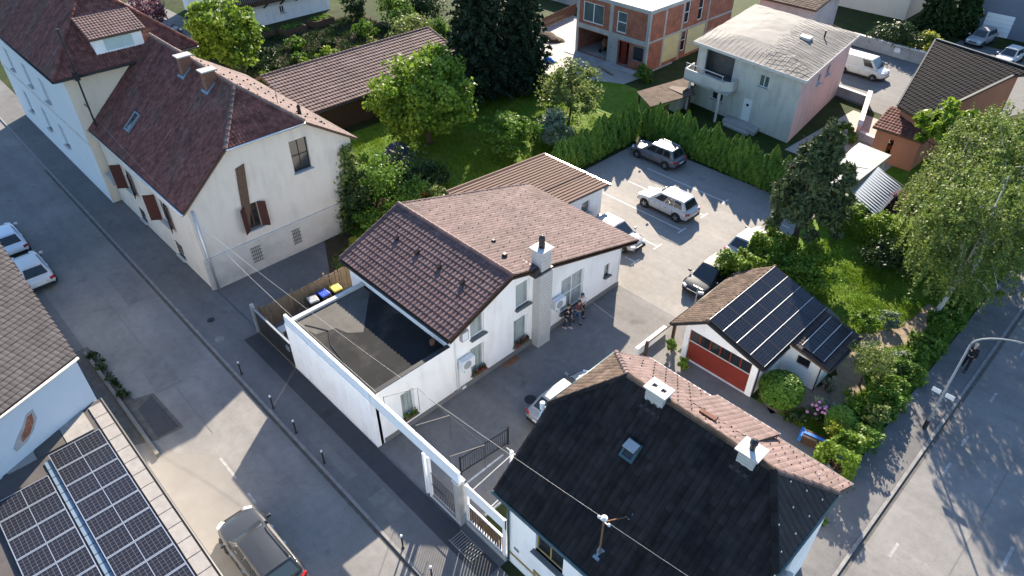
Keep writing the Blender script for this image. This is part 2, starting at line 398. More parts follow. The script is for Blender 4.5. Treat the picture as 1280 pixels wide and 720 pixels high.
class MB:
    def __init__(s):
        s.v = []; s.f = []
    def add(s, vs, fs):
        n = len(s.v)
        s.v += [tuple(v) for v in vs]
        s.f += [tuple(i + n for i in f) for f in fs]
        return s
    def box(s, x0, x1, y0, y1, z0, z1):
        return s.add([(x0, y0, z0), (x1, y0, z0), (x1, y1, z0), (x0, y1, z0), (x0, y0, z1), (x1, y0, z1), (x1, y1, z1), (x0, y1, z1)],
                     [(0, 3, 2, 1), (4, 5, 6, 7), (0, 1, 5, 4), (1, 2, 6, 5), (2, 3, 7, 6), (3, 0, 4, 7)])
    def obox(s, c, u, v, w, du, dv, dw):
        """box centred at c with unit axes u,v,w and full sizes"""
        c = Vector(c); P = []
        for k in (-.5, .5):
            for a, b in ((-.5, -.5), (.5, -.5), (.5, .5), (-.5, .5)):
                P.append(c + u * (a * du) + v * (b * dv) + w * (k * dw))
        return s.add(P, [(0, 3, 2, 1), (4, 5, 6, 7), (0, 1, 5, 4), (1, 2, 6, 5), (2, 3, 7, 6), (3, 0, 4, 7)])
    def bar(s, p0, p1, w, h, up=None):
        p0 = Vector(p0); p1 = Vector(p1); d = p1 - p0; L = d.length; d.normalize()
        up = up or (V(0, 0, 1) if abs(d.z) < .9 else V(1, 0, 0))
        sd = d.cross(up).normalized(); uu = sd.cross(d).normalized()
        return s.obox((p0 + p1) / 2, d, sd, uu, L, w, h)
    def prism(s, pts, z0, z1):
        n = len(pts)
        vs = [(p[0], p[1], z0) for p in pts] + [(p[0], p[1], z1) for p in pts]
        fs = [tuple(range(n - 1, -1, -1)), tuple(range(n, 2 * n))] + [(i, (i + 1) % n, n + (i + 1) % n, n + i) for i in range(n)]
        return s.add(vs, fs)
    def slab(s, pts, t):
        """3-D polygon thickened straight down by t"""
        n = len(pts)
        vs = [tuple(p) for p in pts] + [(p[0], p[1], p[2] - t) for p in pts]
        fs = [tuple(range(n)), tuple(range(2 * n - 1, n - 1, -1))] + [(i, n + i, n + (i + 1) % n, (i + 1) % n) for i in range(n)]
        return s.add(vs, fs)
    def poly(s, pts):
        return s.add(pts, [tuple(range(len(pts)))])
    def tube(s, pts, r, n=8, caps=True):
        pts = [Vector(p) for p in pts]
        rs = r if isinstance(r, (list, tuple)) else [r] * len(pts)
        base = len(s.v); vs = []; fs = []
        for i, p in enumerate(pts):
            d = (pts[min(i + 1, len(pts) - 1)] - pts[max(i - 1, 0)]).normalized()
            a = d.cross(V(0, 0, 1))
            if a.length < 1e-3: a = d.cross(V(1, 0, 0))
            a.normalize(); b = d.cross(a)
            for k in range(n):
                t = 2 * math.pi * k / n
                vs.append(p + (a * math.cos(t) + b * math.sin(t)) * rs[i])
        for i in range(len(pts) - 1):
            for k in range(n):
                k2 = (k + 1) % n
                fs.append((i * n + k, i * n + k2, (i + 1) * n + k2, (i + 1) * n + k))
        if caps:
            fs.append(tuple(range(n - 1, -1, -1))); fs.append(tuple((len(pts) - 1) * n + k for k in range(n)))
        return s.add(vs, fs)
    def lathe(s, prof, c=(0, 0, 0), n=14, axis='z'):
        """prof = [(radius, height)...]"""
        vs = []; fs = []
        for r, h in prof:
            for k in range(n):
                t = 2 * math.pi * k / n
                if axis == 'z': vs.append((c[0] + r * math.cos(t), c[1] + r * math.sin(t), c[2] + h))
                elif axis == 'y': vs.append((c[0] + r * math.cos(t), c[1] + h, c[2] + r * math.sin(t)))
                else: vs.append((c[0] + h, c[1] + r * math.cos(t), c[2] + r * math.sin(t)))
        for i in range(len(prof) - 1):
            for k in range(n):
                k2 = (k + 1) % n
                fs.append((i * n + k, i * n + k2, (i + 1) * n + k2, (i + 1) * n + k))
        fs.append(tuple(range(n - 1, -1, -1))); fs.append(tuple((len(prof) - 1) * n + k for k in range(n)))
        return s.add(vs, fs)
    def mesh(s, name, mat=None, smooth=False, org=None):
        me = bpy.data.meshes.new(name)
        vs = s.v if org is None else [(v[0] - org[0], v[1] - org[1], v[2] - org[2]) for v in s.v]
        me.from_pydata(vs, [], s.f)
        if mat: me.materials.append(MATS[mat])
        if smooth: me.polygons.foreach_set("use_smooth", [True] * len(me.polygons))
        me.update()
        return me
    def fix(s, me):
        bm = bmesh.new(); bm.from_mesh(me); bmesh.ops.recalc_face_normals(bm, faces=bm.faces); bm.to_mesh(me); bm.free()
    def build(s, name, mat, parent=None, smooth=False, kind=None, label=None, cat=None, group=None, fix=False, bevel=0, seg=2):
        if parent is None:
            a = np.array(s.v); org = Vector(((a[:, 0].min() + a[:, 0].max()) / 2, (a[:, 1].min() + a[:, 1].max()) / 2, a[:, 2].min()))
        else:
            org = ORG.get(parent.name, Vector((0, 0, 0)))
        me = s.mesh(name, mat, smooth, org)
        if fix: s.fix(me)
        o = bpy.data.objects.new(name, me)
        COL.objects.link(o)
        if parent is None:
            o.location = org
            ORG[o.name] = org
        else:
            o.parent = parent
            ORG[o.name] = org
        if bevel:
            bv = o.modifiers.new("bevel", 'BEVEL'); bv.width = bevel; bv.segments = seg; bv.limit_method = 'ANGLE'; bv.angle_limit = rad(35)
        return setp(o, label, cat, group, kind)

def struct(name, mb, mat, parent=None):
    return mb.build(name, mat, parent, kind='structure')

def sheet(name, pts, z, mat):
    m = MB(); m.poly([(p[0], p[1], z) for p in pts])
    return m.build(name, mat, kind='structure')

def rect(x0, x1, y0, y1): return [(x0, y0), (x1, y0), (x1, y1), (x0, y1)]

# walls with real openings --------------------------------------------------
def wall_face(mb, o, u, L, z0, z1, ops=(), depth=.16):
    """o = start point (x,y), u = unit 2-D direction; outward normal is to the right of u"""
    n = (u[1], -u[0])
    us = sorted({0, L, *[a for op in ops for a in op[:2]]}); zs = sorted({z0, z1, *[a for op in ops for a in op[2:4]]})
    def pt(a, z, d=0): return (o[0] + u[0] * a - n[0] * d, o[1] + u[1] * a - n[1] * d, z)
    for i in range(len(us) - 1):
        for j in range(len(zs) - 1):
            ca = (us[i] + us[i + 1]) / 2; cz = (zs[j] + zs[j + 1]) / 2
            if any(op[0] < ca < op[1] and op[2] < cz < op[3] for op in ops): continue
            mb.poly([pt(us[i], zs[j]), pt(us[i + 1], zs[j]), pt(us[i + 1], zs[j + 1]), pt(us[i], zs[j + 1])])
    for a, b, c, d in [op[:4] for op in ops]:
        mb.poly([pt(a, c), pt(b, c), pt(b, c, depth), pt(a, c, depth)])
        mb.poly([pt(a, d, depth), pt(b, d, depth), pt(b, d), pt(a, d)])
        mb.poly([pt(a, c, depth), pt(a, d, depth), pt(a, d), pt(a, c)])
        mb.poly([pt(b, c), pt(b, d), pt(b, d, depth), pt(b, c, depth)])

def window(parent, o, u, op, cols=2, rows=1, frame='frame_white', glass='window_glass', depth=.13, sill=True, fw=.06, name='window', sillmat=None, bars=False):
    n = V(u[1], -u[0], 0); uu = V(u[0], u[1], 0); zz = V(0, 0, 1)
    a, b, c, d = op[:4]
    def pt(x, z, dd): return V(o[0], o[1], 0) + uu * x + zz * z - n * dd
    f = MB()
    for x in (a + fw / 2, b - fw / 2): f.obox(pt(x, (c + d) / 2, depth), uu, n, zz, fw, .07, d - c)
    for z in (c + fw / 2, d - fw / 2): f.obox(pt((a + b) / 2, z, depth), uu, n, zz, b - a - 2 * fw, .066, fw)
    for i in range(1, cols): f.obox(pt(a + (b - a) * i / cols, (c + d) / 2, depth), uu, n, zz, fw * .9, .06, d - c - 2 * fw)
    for j in range(1, rows): f.obox(pt((a + b) / 2, c + (d - c) * j / rows, depth), uu, n, zz, b - a - 2 * fw, .056, fw * .8)
    w = f.build(name, frame, parent)
    for i in range(cols):
        g = MB()
        x0 = a + (b - a) * i / cols; x1 = a + (b - a) * (i + 1) / cols
        g.obox(pt((x0 + x1) / 2, (c + d) / 2, depth + .005), uu, n, zz, x1 - x0 - fw, .012, d - c - fw)
        g.build('pane', glass, w)
    if sill:
        s = MB(); s.obox(pt((a + b) / 2, c - .025, -.06), uu, n, zz, b - a + .16, .30, .05)
        s.build('sill', sillmat or 'pale_stone', w)
    if bars:
        k = MB()
        for i in range(1, 6): k.bar(pt(a + (b - a) * i / 6, c, -.03), pt(a + (b - a) * i / 6, d, -.03), .02, .02)
        for j in range(0, 5): k.bar(pt(a, c + (d - c) * j / 4, -.03), pt(b, c + (d - c) * j / 4, -.03), .022, .018)
        k.build('window_grille', 'metal_dark', w)
    return w

# tiled roof slopes ----------------------------------------------------------
def tiles(parent, o, u, v, poly, mat, tw=.25, th=.33, lip=.035, amp=.022, name='roof_tiles', seg=3, lift=.02):
    """real overlapping tiles on the plane through o with unit axes u (along the eave) and v (up the slope);
    poly = convex outline in (u,v) metres"""
    o = Vector(o); u = Vector(u).normalized(); v = Vector(v).normalized(); n = u.cross(v).normalized()
    if n.z < 0: n = -n
    def span(t):
        xs = []
        for i in range(len(poly)):
            (a, b), (c, d) = poly[i], poly[(i + 1) % len(poly)]
            if (b - t) * (d - t) <= 0 and abs(b - d) > 1e-6: xs.append(a + (c - a) * (t - b) / (d - b))
        return (min(xs), max(xs)) if len(xs) >= 2 else None
    vs = []; fs = []
    v0 = min(p[1] for p in poly); v1 = max(p[1] for p in poly)
    rows = max(1, round((v1 - v0) / th)); hh = (v1 - v0) / rows
    for r in range(rows):
        t = v0 + r * hh
        sp = span(t + hh * .45)
        if not sp: continue
        a, b = sp
        k0 = math.floor(a / tw); k1 = math.ceil(b / tw)
        for k in range(k0, k1):
            x0 = max(a, k * tw); x1 = min(b, (k + 1) * tw)
            if x1 - x0 < .03: continue
            x1 -= .008
            jz = random.uniform(-.004, .006)
            base = len(vs)
            for (tt, hgt) in ((t, 0.0), (t, lip), (t + hh * 1.04, .006)):
                for q in range(seg + 1):
                    fx = q / seg
                    w_ = amp * math.sin(math.pi * fx) if hgt > 0 else 0
                    p = o + u * (x0 + (x1 - x0) * fx) + v * tt + n * (lift + hgt + (w_ + jz if hgt > 0 else -.01))
                    vs.append(p)
            m = seg + 1
            for q in range(seg):
                fs.append((base + q, base + q + 1, base + m + q + 1, base + m + q))
                fs.append((base + m + q, base + m + q + 1, base + 2 * m + q + 1, base + 2 * m + q))
    mb = MB(); mb.v = [tuple(p) for p in vs]; mb.f = fs
    return mb.build(name, mat, parent, kind='stuff')

def ridge_caps(parent, p0, p1, mat, r=.13, step=.38, name='ridge_caps'):
    p0 = Vector(p0); p1 = Vector(p1); L = (p1 - p0).length; k = max(1, int(L / step)); d = (p1 - p0) / k
    m = MB()
    for i in range(k):
        a = p0 + d * i; b = p0 + d * (i + 1.08)
        m.tube([a + V(0, 0, .01), b + V(0, 0, -.01)], [r * 1.08, r * .92], n=8)
    return m.build(name, mat, parent, kind='stuff')

def roof_poly(parent, pts, mat_tiles, eave=(0, 1), tw=.25, th=.33, thick=.14, under='wood_brown', name='roof', parent_part=None, **kw):
    """a roof slope: solid deck under real tiles; eave = indices of the two lower corners (left, right seen from outside)"""
    pts = [Vector(p) for p in pts]
    mb = MB(); mb.slab([p - V(0, 0, .01) for p in pts], thick)
    deck = mb.build(name, under, parent, fix=True)
    o = pts[eave[0]]; u = (pts[eave[1]] - o).normalized()
    nn = None
    for p in pts:
        c = u.cross(p - o)
        if c.length > .3: nn = c.normalized(); break
    if nn.z < 0: nn = -nn
    v = nn.cross(u).normalized()
    if v.z < 0: v = -v
    pl = [((p - o).dot(u), (p - o).dot(v)) for p in pts]
    tiles(deck, o, u, v, pl, mat_tiles, tw, th, **kw)
    return deck

def gutter(parent, p0, p1, mat='metal_dark', r=.07):
    m = MB(); m.tube([p0, p1], r, n=8)
    return m.build('gutter', mat, parent, smooth=True)

def dots_on_slope(parent, o, u, v, nu, nv, du, dv, mat='metal_dark', name='snow_guards', stagger=True, size=(.06, .10, .09), skip=None):
    o = Vector(o); u = Vector(u).normalized(); v = Vector(v).normalized(); n = u.cross(v).normalized()
    if n.z < 0: n = -n
    m = MB()
    for j in range(nv):
        for i in range(nu):
            a = (i + (.5 if stagger and j % 2 else 0)) * du; b = j * dv
            if skip and skip(a, b): continue
            m.obox(o + u * a + v * b + n * .09, u, v, n, size[0], size[1], size[2])
    return m.build(name, mat, parent, kind='stuff')

# ------------------------------------------------------------------ ground, roads, pavements
KY = 7.62            # kerb of the street with the bollards
sheet('ground', [(-400, -300), (400, -300), (400, 500), (-400, 500)], -0.02, 'rough_ground')
sheet('street', [(-160, 2.55), (-1.4, 2.55), (-1.4, KY), (-160, KY)], 0.0, 'road_asphalt')
sheet('side_street', [(-1.46, -60), (8.6, -60), (8.6, 170), (-1.46, 170)], 0.004, 'road_asphalt')
def block(name, pts, z, mat): 
    m = MB(); m.prism(pts, -.02, z); return m.build(name, mat, kind='structure')
PAVE = .07
block('pavement', rect(-160, -2.7, KY + .14, 10.18), PAVE, 'path_asphalt')
sheet('asphalt_strip', rect(-31.0, -11.2, 9.25, 10.17), PAVE + .004, 'new_asphalt')
kerb = struct('kerb', MB().box(-160, -1.6, KY, KY + .13, -.02, PAVE + .015), 'kerb_stone')
block('pavement', rect(-3.35, -1.62, KY + 2.6, 170), PAVE, 'path_asphalt')
block('pavement', rect(-2.7, -1.62, KY + .14, KY + 2.6), PAVE, 'path_asphalt')
struct('kerb', MB().box(-1.61, -1.46, KY, 170, -.02, PAVE + .015), 'kerb_stone')
block('pavement', rect(8.74, 12, -60, 170), PAVE, 'path_asphalt')
struct('kerb', MB().box(8.6, 8.73, -60, 170, -.02, PAVE + .015), 'kerb_stone')
sheet('forecourt', [(-28.3, 1.0), (-8.0, 1.0), (-8.0, 4.45), (-24.6, 4.55), (-26.0, 3.2), (-28.3, 2.6)], .004, 'apron_concrete')
sheet('parking_strip', rect(-80, -31.2, -1, 2.6), .004, 'path_asphalt')
sheet('soil_bed', [(-36.6, 1.9), (-28.0, 1.7), (-27.4, 2.9), (-27.3, 4.15), (-30.6, 4.0), (-30.9, 3.1), (-36.6, 2.8)], .012, 'gutter_dirt')
sheet('dark_pit', [(-30.5, 3.85), (-30.0, 3.0), (-27.5, 2.95), (-27.5, 4.0)], .018, 'new_asphalt')
for i, (x0, x1) in enumerate(((-24.3, -22.7), (-21.6, -20.9))):
    sheet('road_marking', rect(x0, x1, 4.5, 4.62), .010, 'faded_paint')
for y in (24.6, 29.0, 33.4, 37.8, 42.0, 46.5):
    sheet('road_marking', rect(3.0, 3.14, y, y + 1.6), .010, 'faded_paint')
for y in (22.0, 27.9, 30.2, 34.2, 39.0):
    sheet('road_marking', rect(-.40, -.28, y, y + .9), .010, 'faded_paint')
for x, y, r in ((-32.0, 8.3, .26), (-16.75, 17.6, .32), (-33.9, 8.7, .22)):
    m = MB(); m.lathe([(r, 0), (r, .012)], (x, y, PAVE if y < 10 else .0), 18); m.lathe([(r * .8, .012), (r * .8, .018)], (x, y, PAVE if y < 10 else .0), 18)
    o = m.build('manhole_cover', 'kerb_stone' if r > .25 and y < 10 else 'metal_dark')
    setp(o, {-32.0: 'round pale manhole cover on the pavement before the beige house', -16.75: 'dark manhole cover in the courtyard asphalt',
             -33.9: 'small dark valve cover on the pavement by the kerb'}[x], 'manhole', 'manhole covers')
sheet('gutter_strip', rect(-60, -1.7, KY - .16, KY), .006, 'gutter_dirt')
sheet('gutter_strip', rect(-1.46, -1.28, 10, 60), .008, 'gutter_dirt')
for p, mt in (([(-33.2, 4.2), (-30.4, 4.1), (-30.3, 5.4), (-33.3, 5.5)], 'patch_asphalt'), ([(-17.6, 8.2), (-15.9, 8.2), (-15.9, 9.0), (-17.6, 9.05)], 'patch_asphalt'), ([(-17.4, 13.6), (-15.8, 13.5), (-15.7, 15.6), (-17.5, 15.8)], 'patch_asphalt'),
              ([(-42.5, 5.9), (-38.6, 5.8), (-38.6, 6.7), (-42.6, 6.8)], 'patch_asphalt'), ([(-18.3, 20.0), (-17.6, 20.0), (-16.9, 24.6), (-17.5, 24.8)], 'patch_asphalt'), ([(4.4, 29.0), (6.2, 29.0), (6.2, 33.5), (4.4, 33.6)], 'patch_asphalt'), ([(-22.5, 8.1), (-19.0, 8.15), (-19.0, 8.6), (-22.5, 8.6)], 'patch_asphalt')):
    sheet('asphalt_patch', p, (PAVE + .003) if p[0][1] > 7.7 and p[0][1] < 10 else .0115, mt)
for p in (([(1.62, 10), (1.66, 10), (1.70, 34.8), (1.66, 34.8)]), ([(-1.4, 34.78), (6.0, 34.9), (6.0, 34.95), (-1.4, 34.83)]), ([(-60, 5.02), (-26, 4.98), (-26, 5.01), (-60, 5.05)])):
    sheet('road_seam', p, .0125, 'patch_asphalt')
m = MB()
for i in range(12): m.box(-13.5 + i * .12, -13.46 + i * .12, 9.5, 10.12, PAVE + .006, PAVE + .03)
m.box(-13.56, -12.1, 9.46, 9.5, PAVE + .006, PAVE + .03); m.box(-13.56, -12.1, 10.11, 10.15, PAVE + .006, PAVE + .03)
setp(m.build('drain_grate', 'kerb_stone'), 'steel drain grating in the pavement before the wooden gate', 'drain grate')

sheet('courtyard', [(-19.7, 10.2), (-11.2, 10.2), (-11.2, 25.9), (-13.6, 25.9), (-13.6, 28.2), (-19.7, 28.2)], .004, 'yard_asphalt')
sheet('courtyard_back', [(-13.6, 18.9), (-2.9, 18.9), (-3.2, 25.7), (-13.6, 25.9)], .008, 'yard_asphalt')
sheet('parking_lot', [(-30.6, 28.2), (-14.9, 28.2), (-14.9, 44.9), (-30.6, 44.9)], .008, 'lot_asphalt')
sheet('side_yard', rect(-31.1, -26.9, 10.2, 17.0), .004, 'yard_asphalt')
sheet('house_forecourt', [(-36.5, 10.2), (-31.1, 10.2), (-31.1, 14.6), (-33.2, 16.2), (-36.5, 17.9)], .004, 'path_asphalt')
sheet('dirt_verge', [(-36.5, 17.9), (-33.2, 16.2), (-31.1, 14.6), (-31.1, 17.6), (-33.5, 19.6), (-36.5, 19.6)], .002, 'soil')
sheet('lawn', [(-36.5, 19.6), (-33.5, 19.6), (-31.1, 17.6), (-30.6, 24.4), (-31.4, 24.4), (-31.4, 46.8), (-48.8, 46.8), (-48.8, 21.2), (-36.5, 21.2)], .000, 'lawn')
sheet('lawn', [(-12.2, 31.5), (-6.4, 32.0), (-6.4, 28.3), (-8.7, 28.3), (-8.7, 25.7), (-3.4, 25.7), (-3.4, 60), (-14.8, 60), (-14.8, 36)], .000, 'lawn')
m = MB()
pth = [(-8.3, 25.9), (-7.2, 27.6), (-6.2, 28.7), (-5.9, 30.6), (-6.6, 31.6), (-7.0, 32.8), (-6.4, 34.6), (-5.2, 36.6), (-4.9, 40)]
wd = [.7, .7, .75, .75, .7, .65, .75, .8, .7]
L_, R_ = [], []
for i, p in enumerate(pth):
    a = pth[max(i - 1, 0)]; b = pth[min(i + 1, len(pth) - 1)]; d = Vector((b[0] - a[0], b[1] - a[1])).normalized()
    L_.append((p[0] - d.y * wd[i], p[1] + d.x * wd[i], .008)); R_.append((p[0] + d.y * wd[i], p[1] - d.x * wd[i], .008))
for i in range(len(pth) - 1): m.poly([L_[i], R_[i], R_[i + 1], L_[i + 1]])
m.build('garden_path', 'path_dirt', kind='structure')
sheet('gravel_yard', [(-58, 50), (-48.8, 48.5), (-39.3, 53.0), (-39.0, 56.8), (-49, 57), (-50, 64), (-58, 66)], -.004, 'gravel')
sheet('side_lawn', [(-48.5, 46.9), (-33, 46.9), (-33.5, 53), (-39.2, 53.4), (-47, 49.5)], .003, 'lawn')
sheet('back_lane', [(-27.5, 66.2), (-14.5, 63.5), (-10, 74), (-10, 90), (-21, 90), (-21, 79.5), (-31, 79.5), (-39, 92), (-39, 70)], .000, 'path_asphalt')
sheet('terrace', [(-21.5, 52), (-14.2, 52), (-14.2, 62.5), (-21.0, 63.5)], .004, 'gravel')
sheet('garden_bed', [(-76, 27), (-57.5, 27), (-57.5, 46), (-76, 48)], -.006, 'soil')
sheet('garden_verge', [(-59.8, 25), (-57.0, 25), (-57.0, 44), (-59.8, 44)], .000, 'lawn')
sheet('garden_path', [(-61.6, 26), (-59.8, 26), (-59.8, 46), (-61.6, 46)], .003, 'gravel')
sheet('paved_yard', [(-100, 20.5), (-78, 20.5), (-78, 31.5), (-100, 31.5)], .000, 'path_asphalt')
# parking bays
def line(x0, y0, x1, y1, w=.10):
    d = Vector((x1 - x0, y1 - y0)).normalized(); nx, ny = -d.y * w / 2, d.x * w / 2
    sheet('parking_line', [(x0 - nx, y0 - ny), (x1 - nx, y1 - ny), (x1 + nx, y1 + ny), (x0 + nx, y0 + ny)], .013 + random.uniform(0, .002), 'line_paint')
for y in (33.3, 36.05, 38.75, 41.4):
    line(-27.4 if y > 34 else -25.0, y, -20.45, y); line(-20.40, y - .45, -20.40, y + .45)
line(-21.2, 30.85, -20.4, 30.85); line(-20.36, 30.4, -20.36, 31.3)
for y in (33.4, 36.1, 38.9, 41.6):
    line(-16.9, y - .4, -16.9, y + .4); line(-16.84, y, -15.4, y)
for (x, y) in ((-14.3, 22.8), (-15.0, 23.2)):
    line(x, y, x + .8, y + .15, .3)
for x in (-15.2, -13.4): line(x, 11.4, x, 14.2)
sheet('doormat', [(-19.6, 18.25), (-19.2, 18.25), (-19.2, 19.35), (-19.6, 19.35)], .012, 'rust')

# ------------------------------------------------------------------ wall helper for gables
def wall_gable(mb, o, u, L, z0, top, breaks=(), ops=(), depth=.16):
    n = (u[1], -u[0])
    us = sorted({0, L, *[b for b in breaks if 0 < b < L], *[a for op in ops for a in op[:2]]})
    def pt(a, z, d=0): return (o[0] + u[0] * a - n[0] * d, o[1] + u[1] * a - n[1] * d, z)
    for i in range(len(us) - 1):
        a, b = us[i], us[i + 1]; ca = (a + b) / 2; z = z0
        for op in sorted([q for q in ops if q[0] < ca < q[1]], key=lambda q: q[2]):
            mb.poly([pt(a, z), pt(b, z), pt(b, op[2]), pt(a, op[2])]); z = op[3]
        mb.poly([pt(a, z), pt(b, z), pt(b, top(b)), pt(a, top(a))])
    for a, b, c, d in [op[:4] for op in ops]:
        mb.poly([pt(a, c), pt(b, c), pt(b, c, depth), pt(a, c, depth)])
        mb.poly([pt(a, d, depth), pt(b, d, depth), pt(b, d), pt(a, d)])
        mb.poly([pt(a, c, depth), pt(a, d, depth), pt(a, d), pt(a, c)])
        mb.poly([pt(b, c), pt(b, d), pt(b, d, depth), pt(b, c, depth)])

def dark_room(parent, x0, x1, y0, y1, z0, z1):
    pass

def flower_box(o, u, a, b, z, label, petals, leaf='leaf_mid', trough='wood_brown', n_=90):
    n = V(u[1], -u[0], 0); uu = V(u[0], u[1], 0); c0 = V(o[0], o[1], 0) + uu * ((a + b) / 2) + n * .13 + V(0, 0, z)
    t = thing('flower_box', label, 'flower box', tuple(c0), group='flower boxes on the white house')
    m = MB(); m.obox(c0 + V(0, 0, .09), uu, n, V(0, 0, 1), b - a - .06, .17, .18); m.build('trough', trough, t)
    for nm, mt, k, sz in (('foliage', leaf, n_, .07), ('blossom', petals, n_ // 2 if petals else 0, .05)):
        m = MB()
        for _ in range(k):
            p = c0 + uu * random.uniform(-(b - a) / 2 + .04, (b - a) / 2 - .04) + n * random.uniform(-.08, .12) + V(0, 0, random.uniform(.16, .36))
            q = Vector((random.gauss(0, 1), random.gauss(0, 1), random.gauss(0, 1))).normalized(); r = q.orthogonal().normalized()
            m.poly([p - q * sz, p + r * sz * .7, p + q * sz, p - r * sz * .7])
        if k: m.build(nm, mt, t, kind='stuff')
    return t

def chimney(parent, x, y, sx, sy, z0, z1, mat, cap_mat='pale_stone', over=.12, holes=0, pipe=None, capz=.09):
    m = MB(); m.box(x - sx / 2, x + sx / 2, y - sy / 2, y + sy / 2, z0, z1)
    c = m.build('chimney', mat, parent)
    m = MB()
    if not holes: m.box(x - sx / 2 - over, x + sx / 2 + over, y - sy / 2 - over, y + sy / 2 + over, z1, z1 + capz)
    else:
        X0, X1, Y0, Y1 = x - sx / 2 - over, x + sx / 2 + over, y - sy / 2 - over, y + sy / 2 + over
        xs = [X0]; w = .17
        for h in range(holes):
            cx = x + (h - (holes - 1) / 2) * .36; xs += [cx - w / 2, cx + w / 2]
        xs.append(X1)
        for i in range(len(xs) - 1):
            if i % 2 == 0: m.box(xs[i], xs[i + 1], Y0, Y1, z1, z1 + capz)
            else: m.box(xs[i], xs[i + 1], Y0, y - w / 2, z1, z1 + capz); m.box(xs[i], xs[i + 1], y + w / 2, Y1, z1, z1 + capz)
        h = MB(); h.box(X0 + .14, X1 - .14, y - w, y + w, z1 + .004, z1 + .010); h.build('flue', 'plastic_black', c)
    m.build('chimney_cap', cap_mat, c)
    if pipe:
        m = MB(); m.tube([(x, y, z1 + capz), (x, y, z1 + capz + pipe)], .09, 10); m.lathe([(.13, 0), (.13, .12), (.04, .2)], (x, y, z1 + capz + pipe), 10)
        m.build('flue_pipe', 'metal_dark', c, smooth=False)
    return c

# ------------------------------------------------------------------ main white house with the flat-roofed front
XW = -19.65
mh = thing('white_house', 'long white house with brown tiled roof and flat bitumen-roofed front on the street', 'house', (-24, 19, 0))
zl = lambda y: 4.2 + (y - 14.72) * .3995
zr = lambda y: 5.85 - (y - 18.85) * .2775
top_main = lambda a: min(zl(14.95 + a), zr(14.95 + a)) - .16
o_, u_, L_m = (XW, 14.95), (0, 1), 13.2
opsX = [(1.30, 2.22, 3.10, 4.42), (1.25, 2.15, .62, 2.45), (4.42, 5.42, 3.18, 4.75), (4.28, 5.30, .62, 2.45), (7.95, 9.85, .75, 3.15), (11.72, 12.2, 1.4, 2.25)]
m = MB()
wall_gable(m, o_, u_, L_m, 0, top_main, (3.9,), opsX)
wall_face(m, (XW, 28.15), (-1, 0), 8.55, 0, zr(28.15) - .16)
m2_ = lambda a: min(zl(28.15 - a), zr(28.15 - a)) - .16
wall_gable(m, (-28.2, 28.15), (0, -1), 13.2, 0, m2_, (9.3,))
wall_face(m, (-28.2, 14.95), (1, 0), 8.55, 0, zl(14.95) - .16)
wall_main = m.build('wall', 'white_render', mh)
m = MB(); m.box(XW - .1, XW + .035, 15.0, 28.2, 0, .33); m.box(XW - .1, XW + .034, 10.66, 15.0, 0, .3); m.build('plinth', 'grey_plinth', mh)
# inside darkness is real: floor slabs and a partition behind the panes
m = MB(); m.box(-28.0, XW - .5, 15.1, 28.0, .02, .06); m.box(-28.0, XW - .5, 15.1, 28, 2.85, 2.9); m.box(XW - 1.6, XW - 1.5, 15.1, 28, .1, 2.8); m.box(XW - 1.6, XW - 1.5, 15.1, 24, 2.9, 4.0); m.build('inner_wall', 'pale_stone', mh)
for i, op in enumerate(opsX):
    window(mh, o_, u_, op, cols=(2 if op[1] - op[0] > 1.5 else 1), rows=2 if i == 4 else 1, glass='curtain_glass', sillmat='grey_plinth', frame='frame_white' if i < 5 else 'frame_brown')
flower_box(o_, u_, 1.25, 2.15, .62, 'brown flower box with dark blossoms on the lower window by the wall unit', 'petal_red', 'leaf_dark')
flower_box(o_, u_, 4.28, 5.30, .62, 'reddish flower box on the lower window beside the chimney', 'petal_red', 'leaf_dark')
flower_box((XW, 10.6), (0, 1), 1.22, 1.98, .72, 'green planted flower box on the window of the flat-roofed front', None, 'leaf_mid')
# roof
ra, rb = -28.6, -19.35
dk = roof_poly(mh, [(ra, 14.72, 4.2), (rb, 14.72, 4.2), (rb, 18.85, 5.85), (ra, 18.85, 5.85)], 'tile_brown', (0, 1), tw=.26, th=.335, lip=.045, amp=.035)
dk2 = roof_poly(mh, [(rb, 29.3, 2.95), (ra, 29.3, 2.95), (ra, 18.85, 5.85), (rb, 18.85, 5.85)], 'tile_rose', (0, 1), tw=.25, th=.34, lip=.03, amp=.03)
ridge_caps(dk, (ra, 18.85, 5.9), (rb, 18.85, 5.9), 'tile_brown')
ridge_caps(dk, (ra + .05, 14.72, 4.26), (ra + .05, 18.85, 5.9), 'tile_brown', r=.09, name='verge_caps')
ridge_caps(dk2, (ra + .05, 29.3, 3.0), (ra + .05, 18.85, 5.9), 'tile_rose', r=.08, name='verge_caps')
dots_on_slope(dk2, (ra + .5, 27.9, zr(27.9)), (1, 0, 0), (0, -1, .2775), 14, 12, .62, .75, mat='tile_black', size=(.028, .05, .035))
m = MB()
for x in (-26.6, -24.8, -23.0, -21.2):
    m.obox((x, 17.2, zl(17.2) + .12), V(1, 0, 0), V(0, .93, .37), V(0, -.37, .93), .16, .28, .14)
m.build('vent_tiles', 'tile_black', dk, kind='stuff')
m = MB(); m.obox((-21.0, 19.9, zr(19.9) + .16), V(1, 0, 0), V(0, 1, 0), V(0, 0, 1), .2, .2, .22); m.obox((-22.6, 20.6, zr(20.6) + .12), V(1, 0, 0), V(0, 1, 0), V(0, 0, 1), .16, .16, .16); m.build('roof_vents', 'metal_dark', dk2)
gutter(mh, (ra, 14.64, 4.10), (rb, 14.64, 4.10)); gutter(mh, (ra, 29.38, 2.86), (rb, 29.38, 2.86), 'sheet_dark')
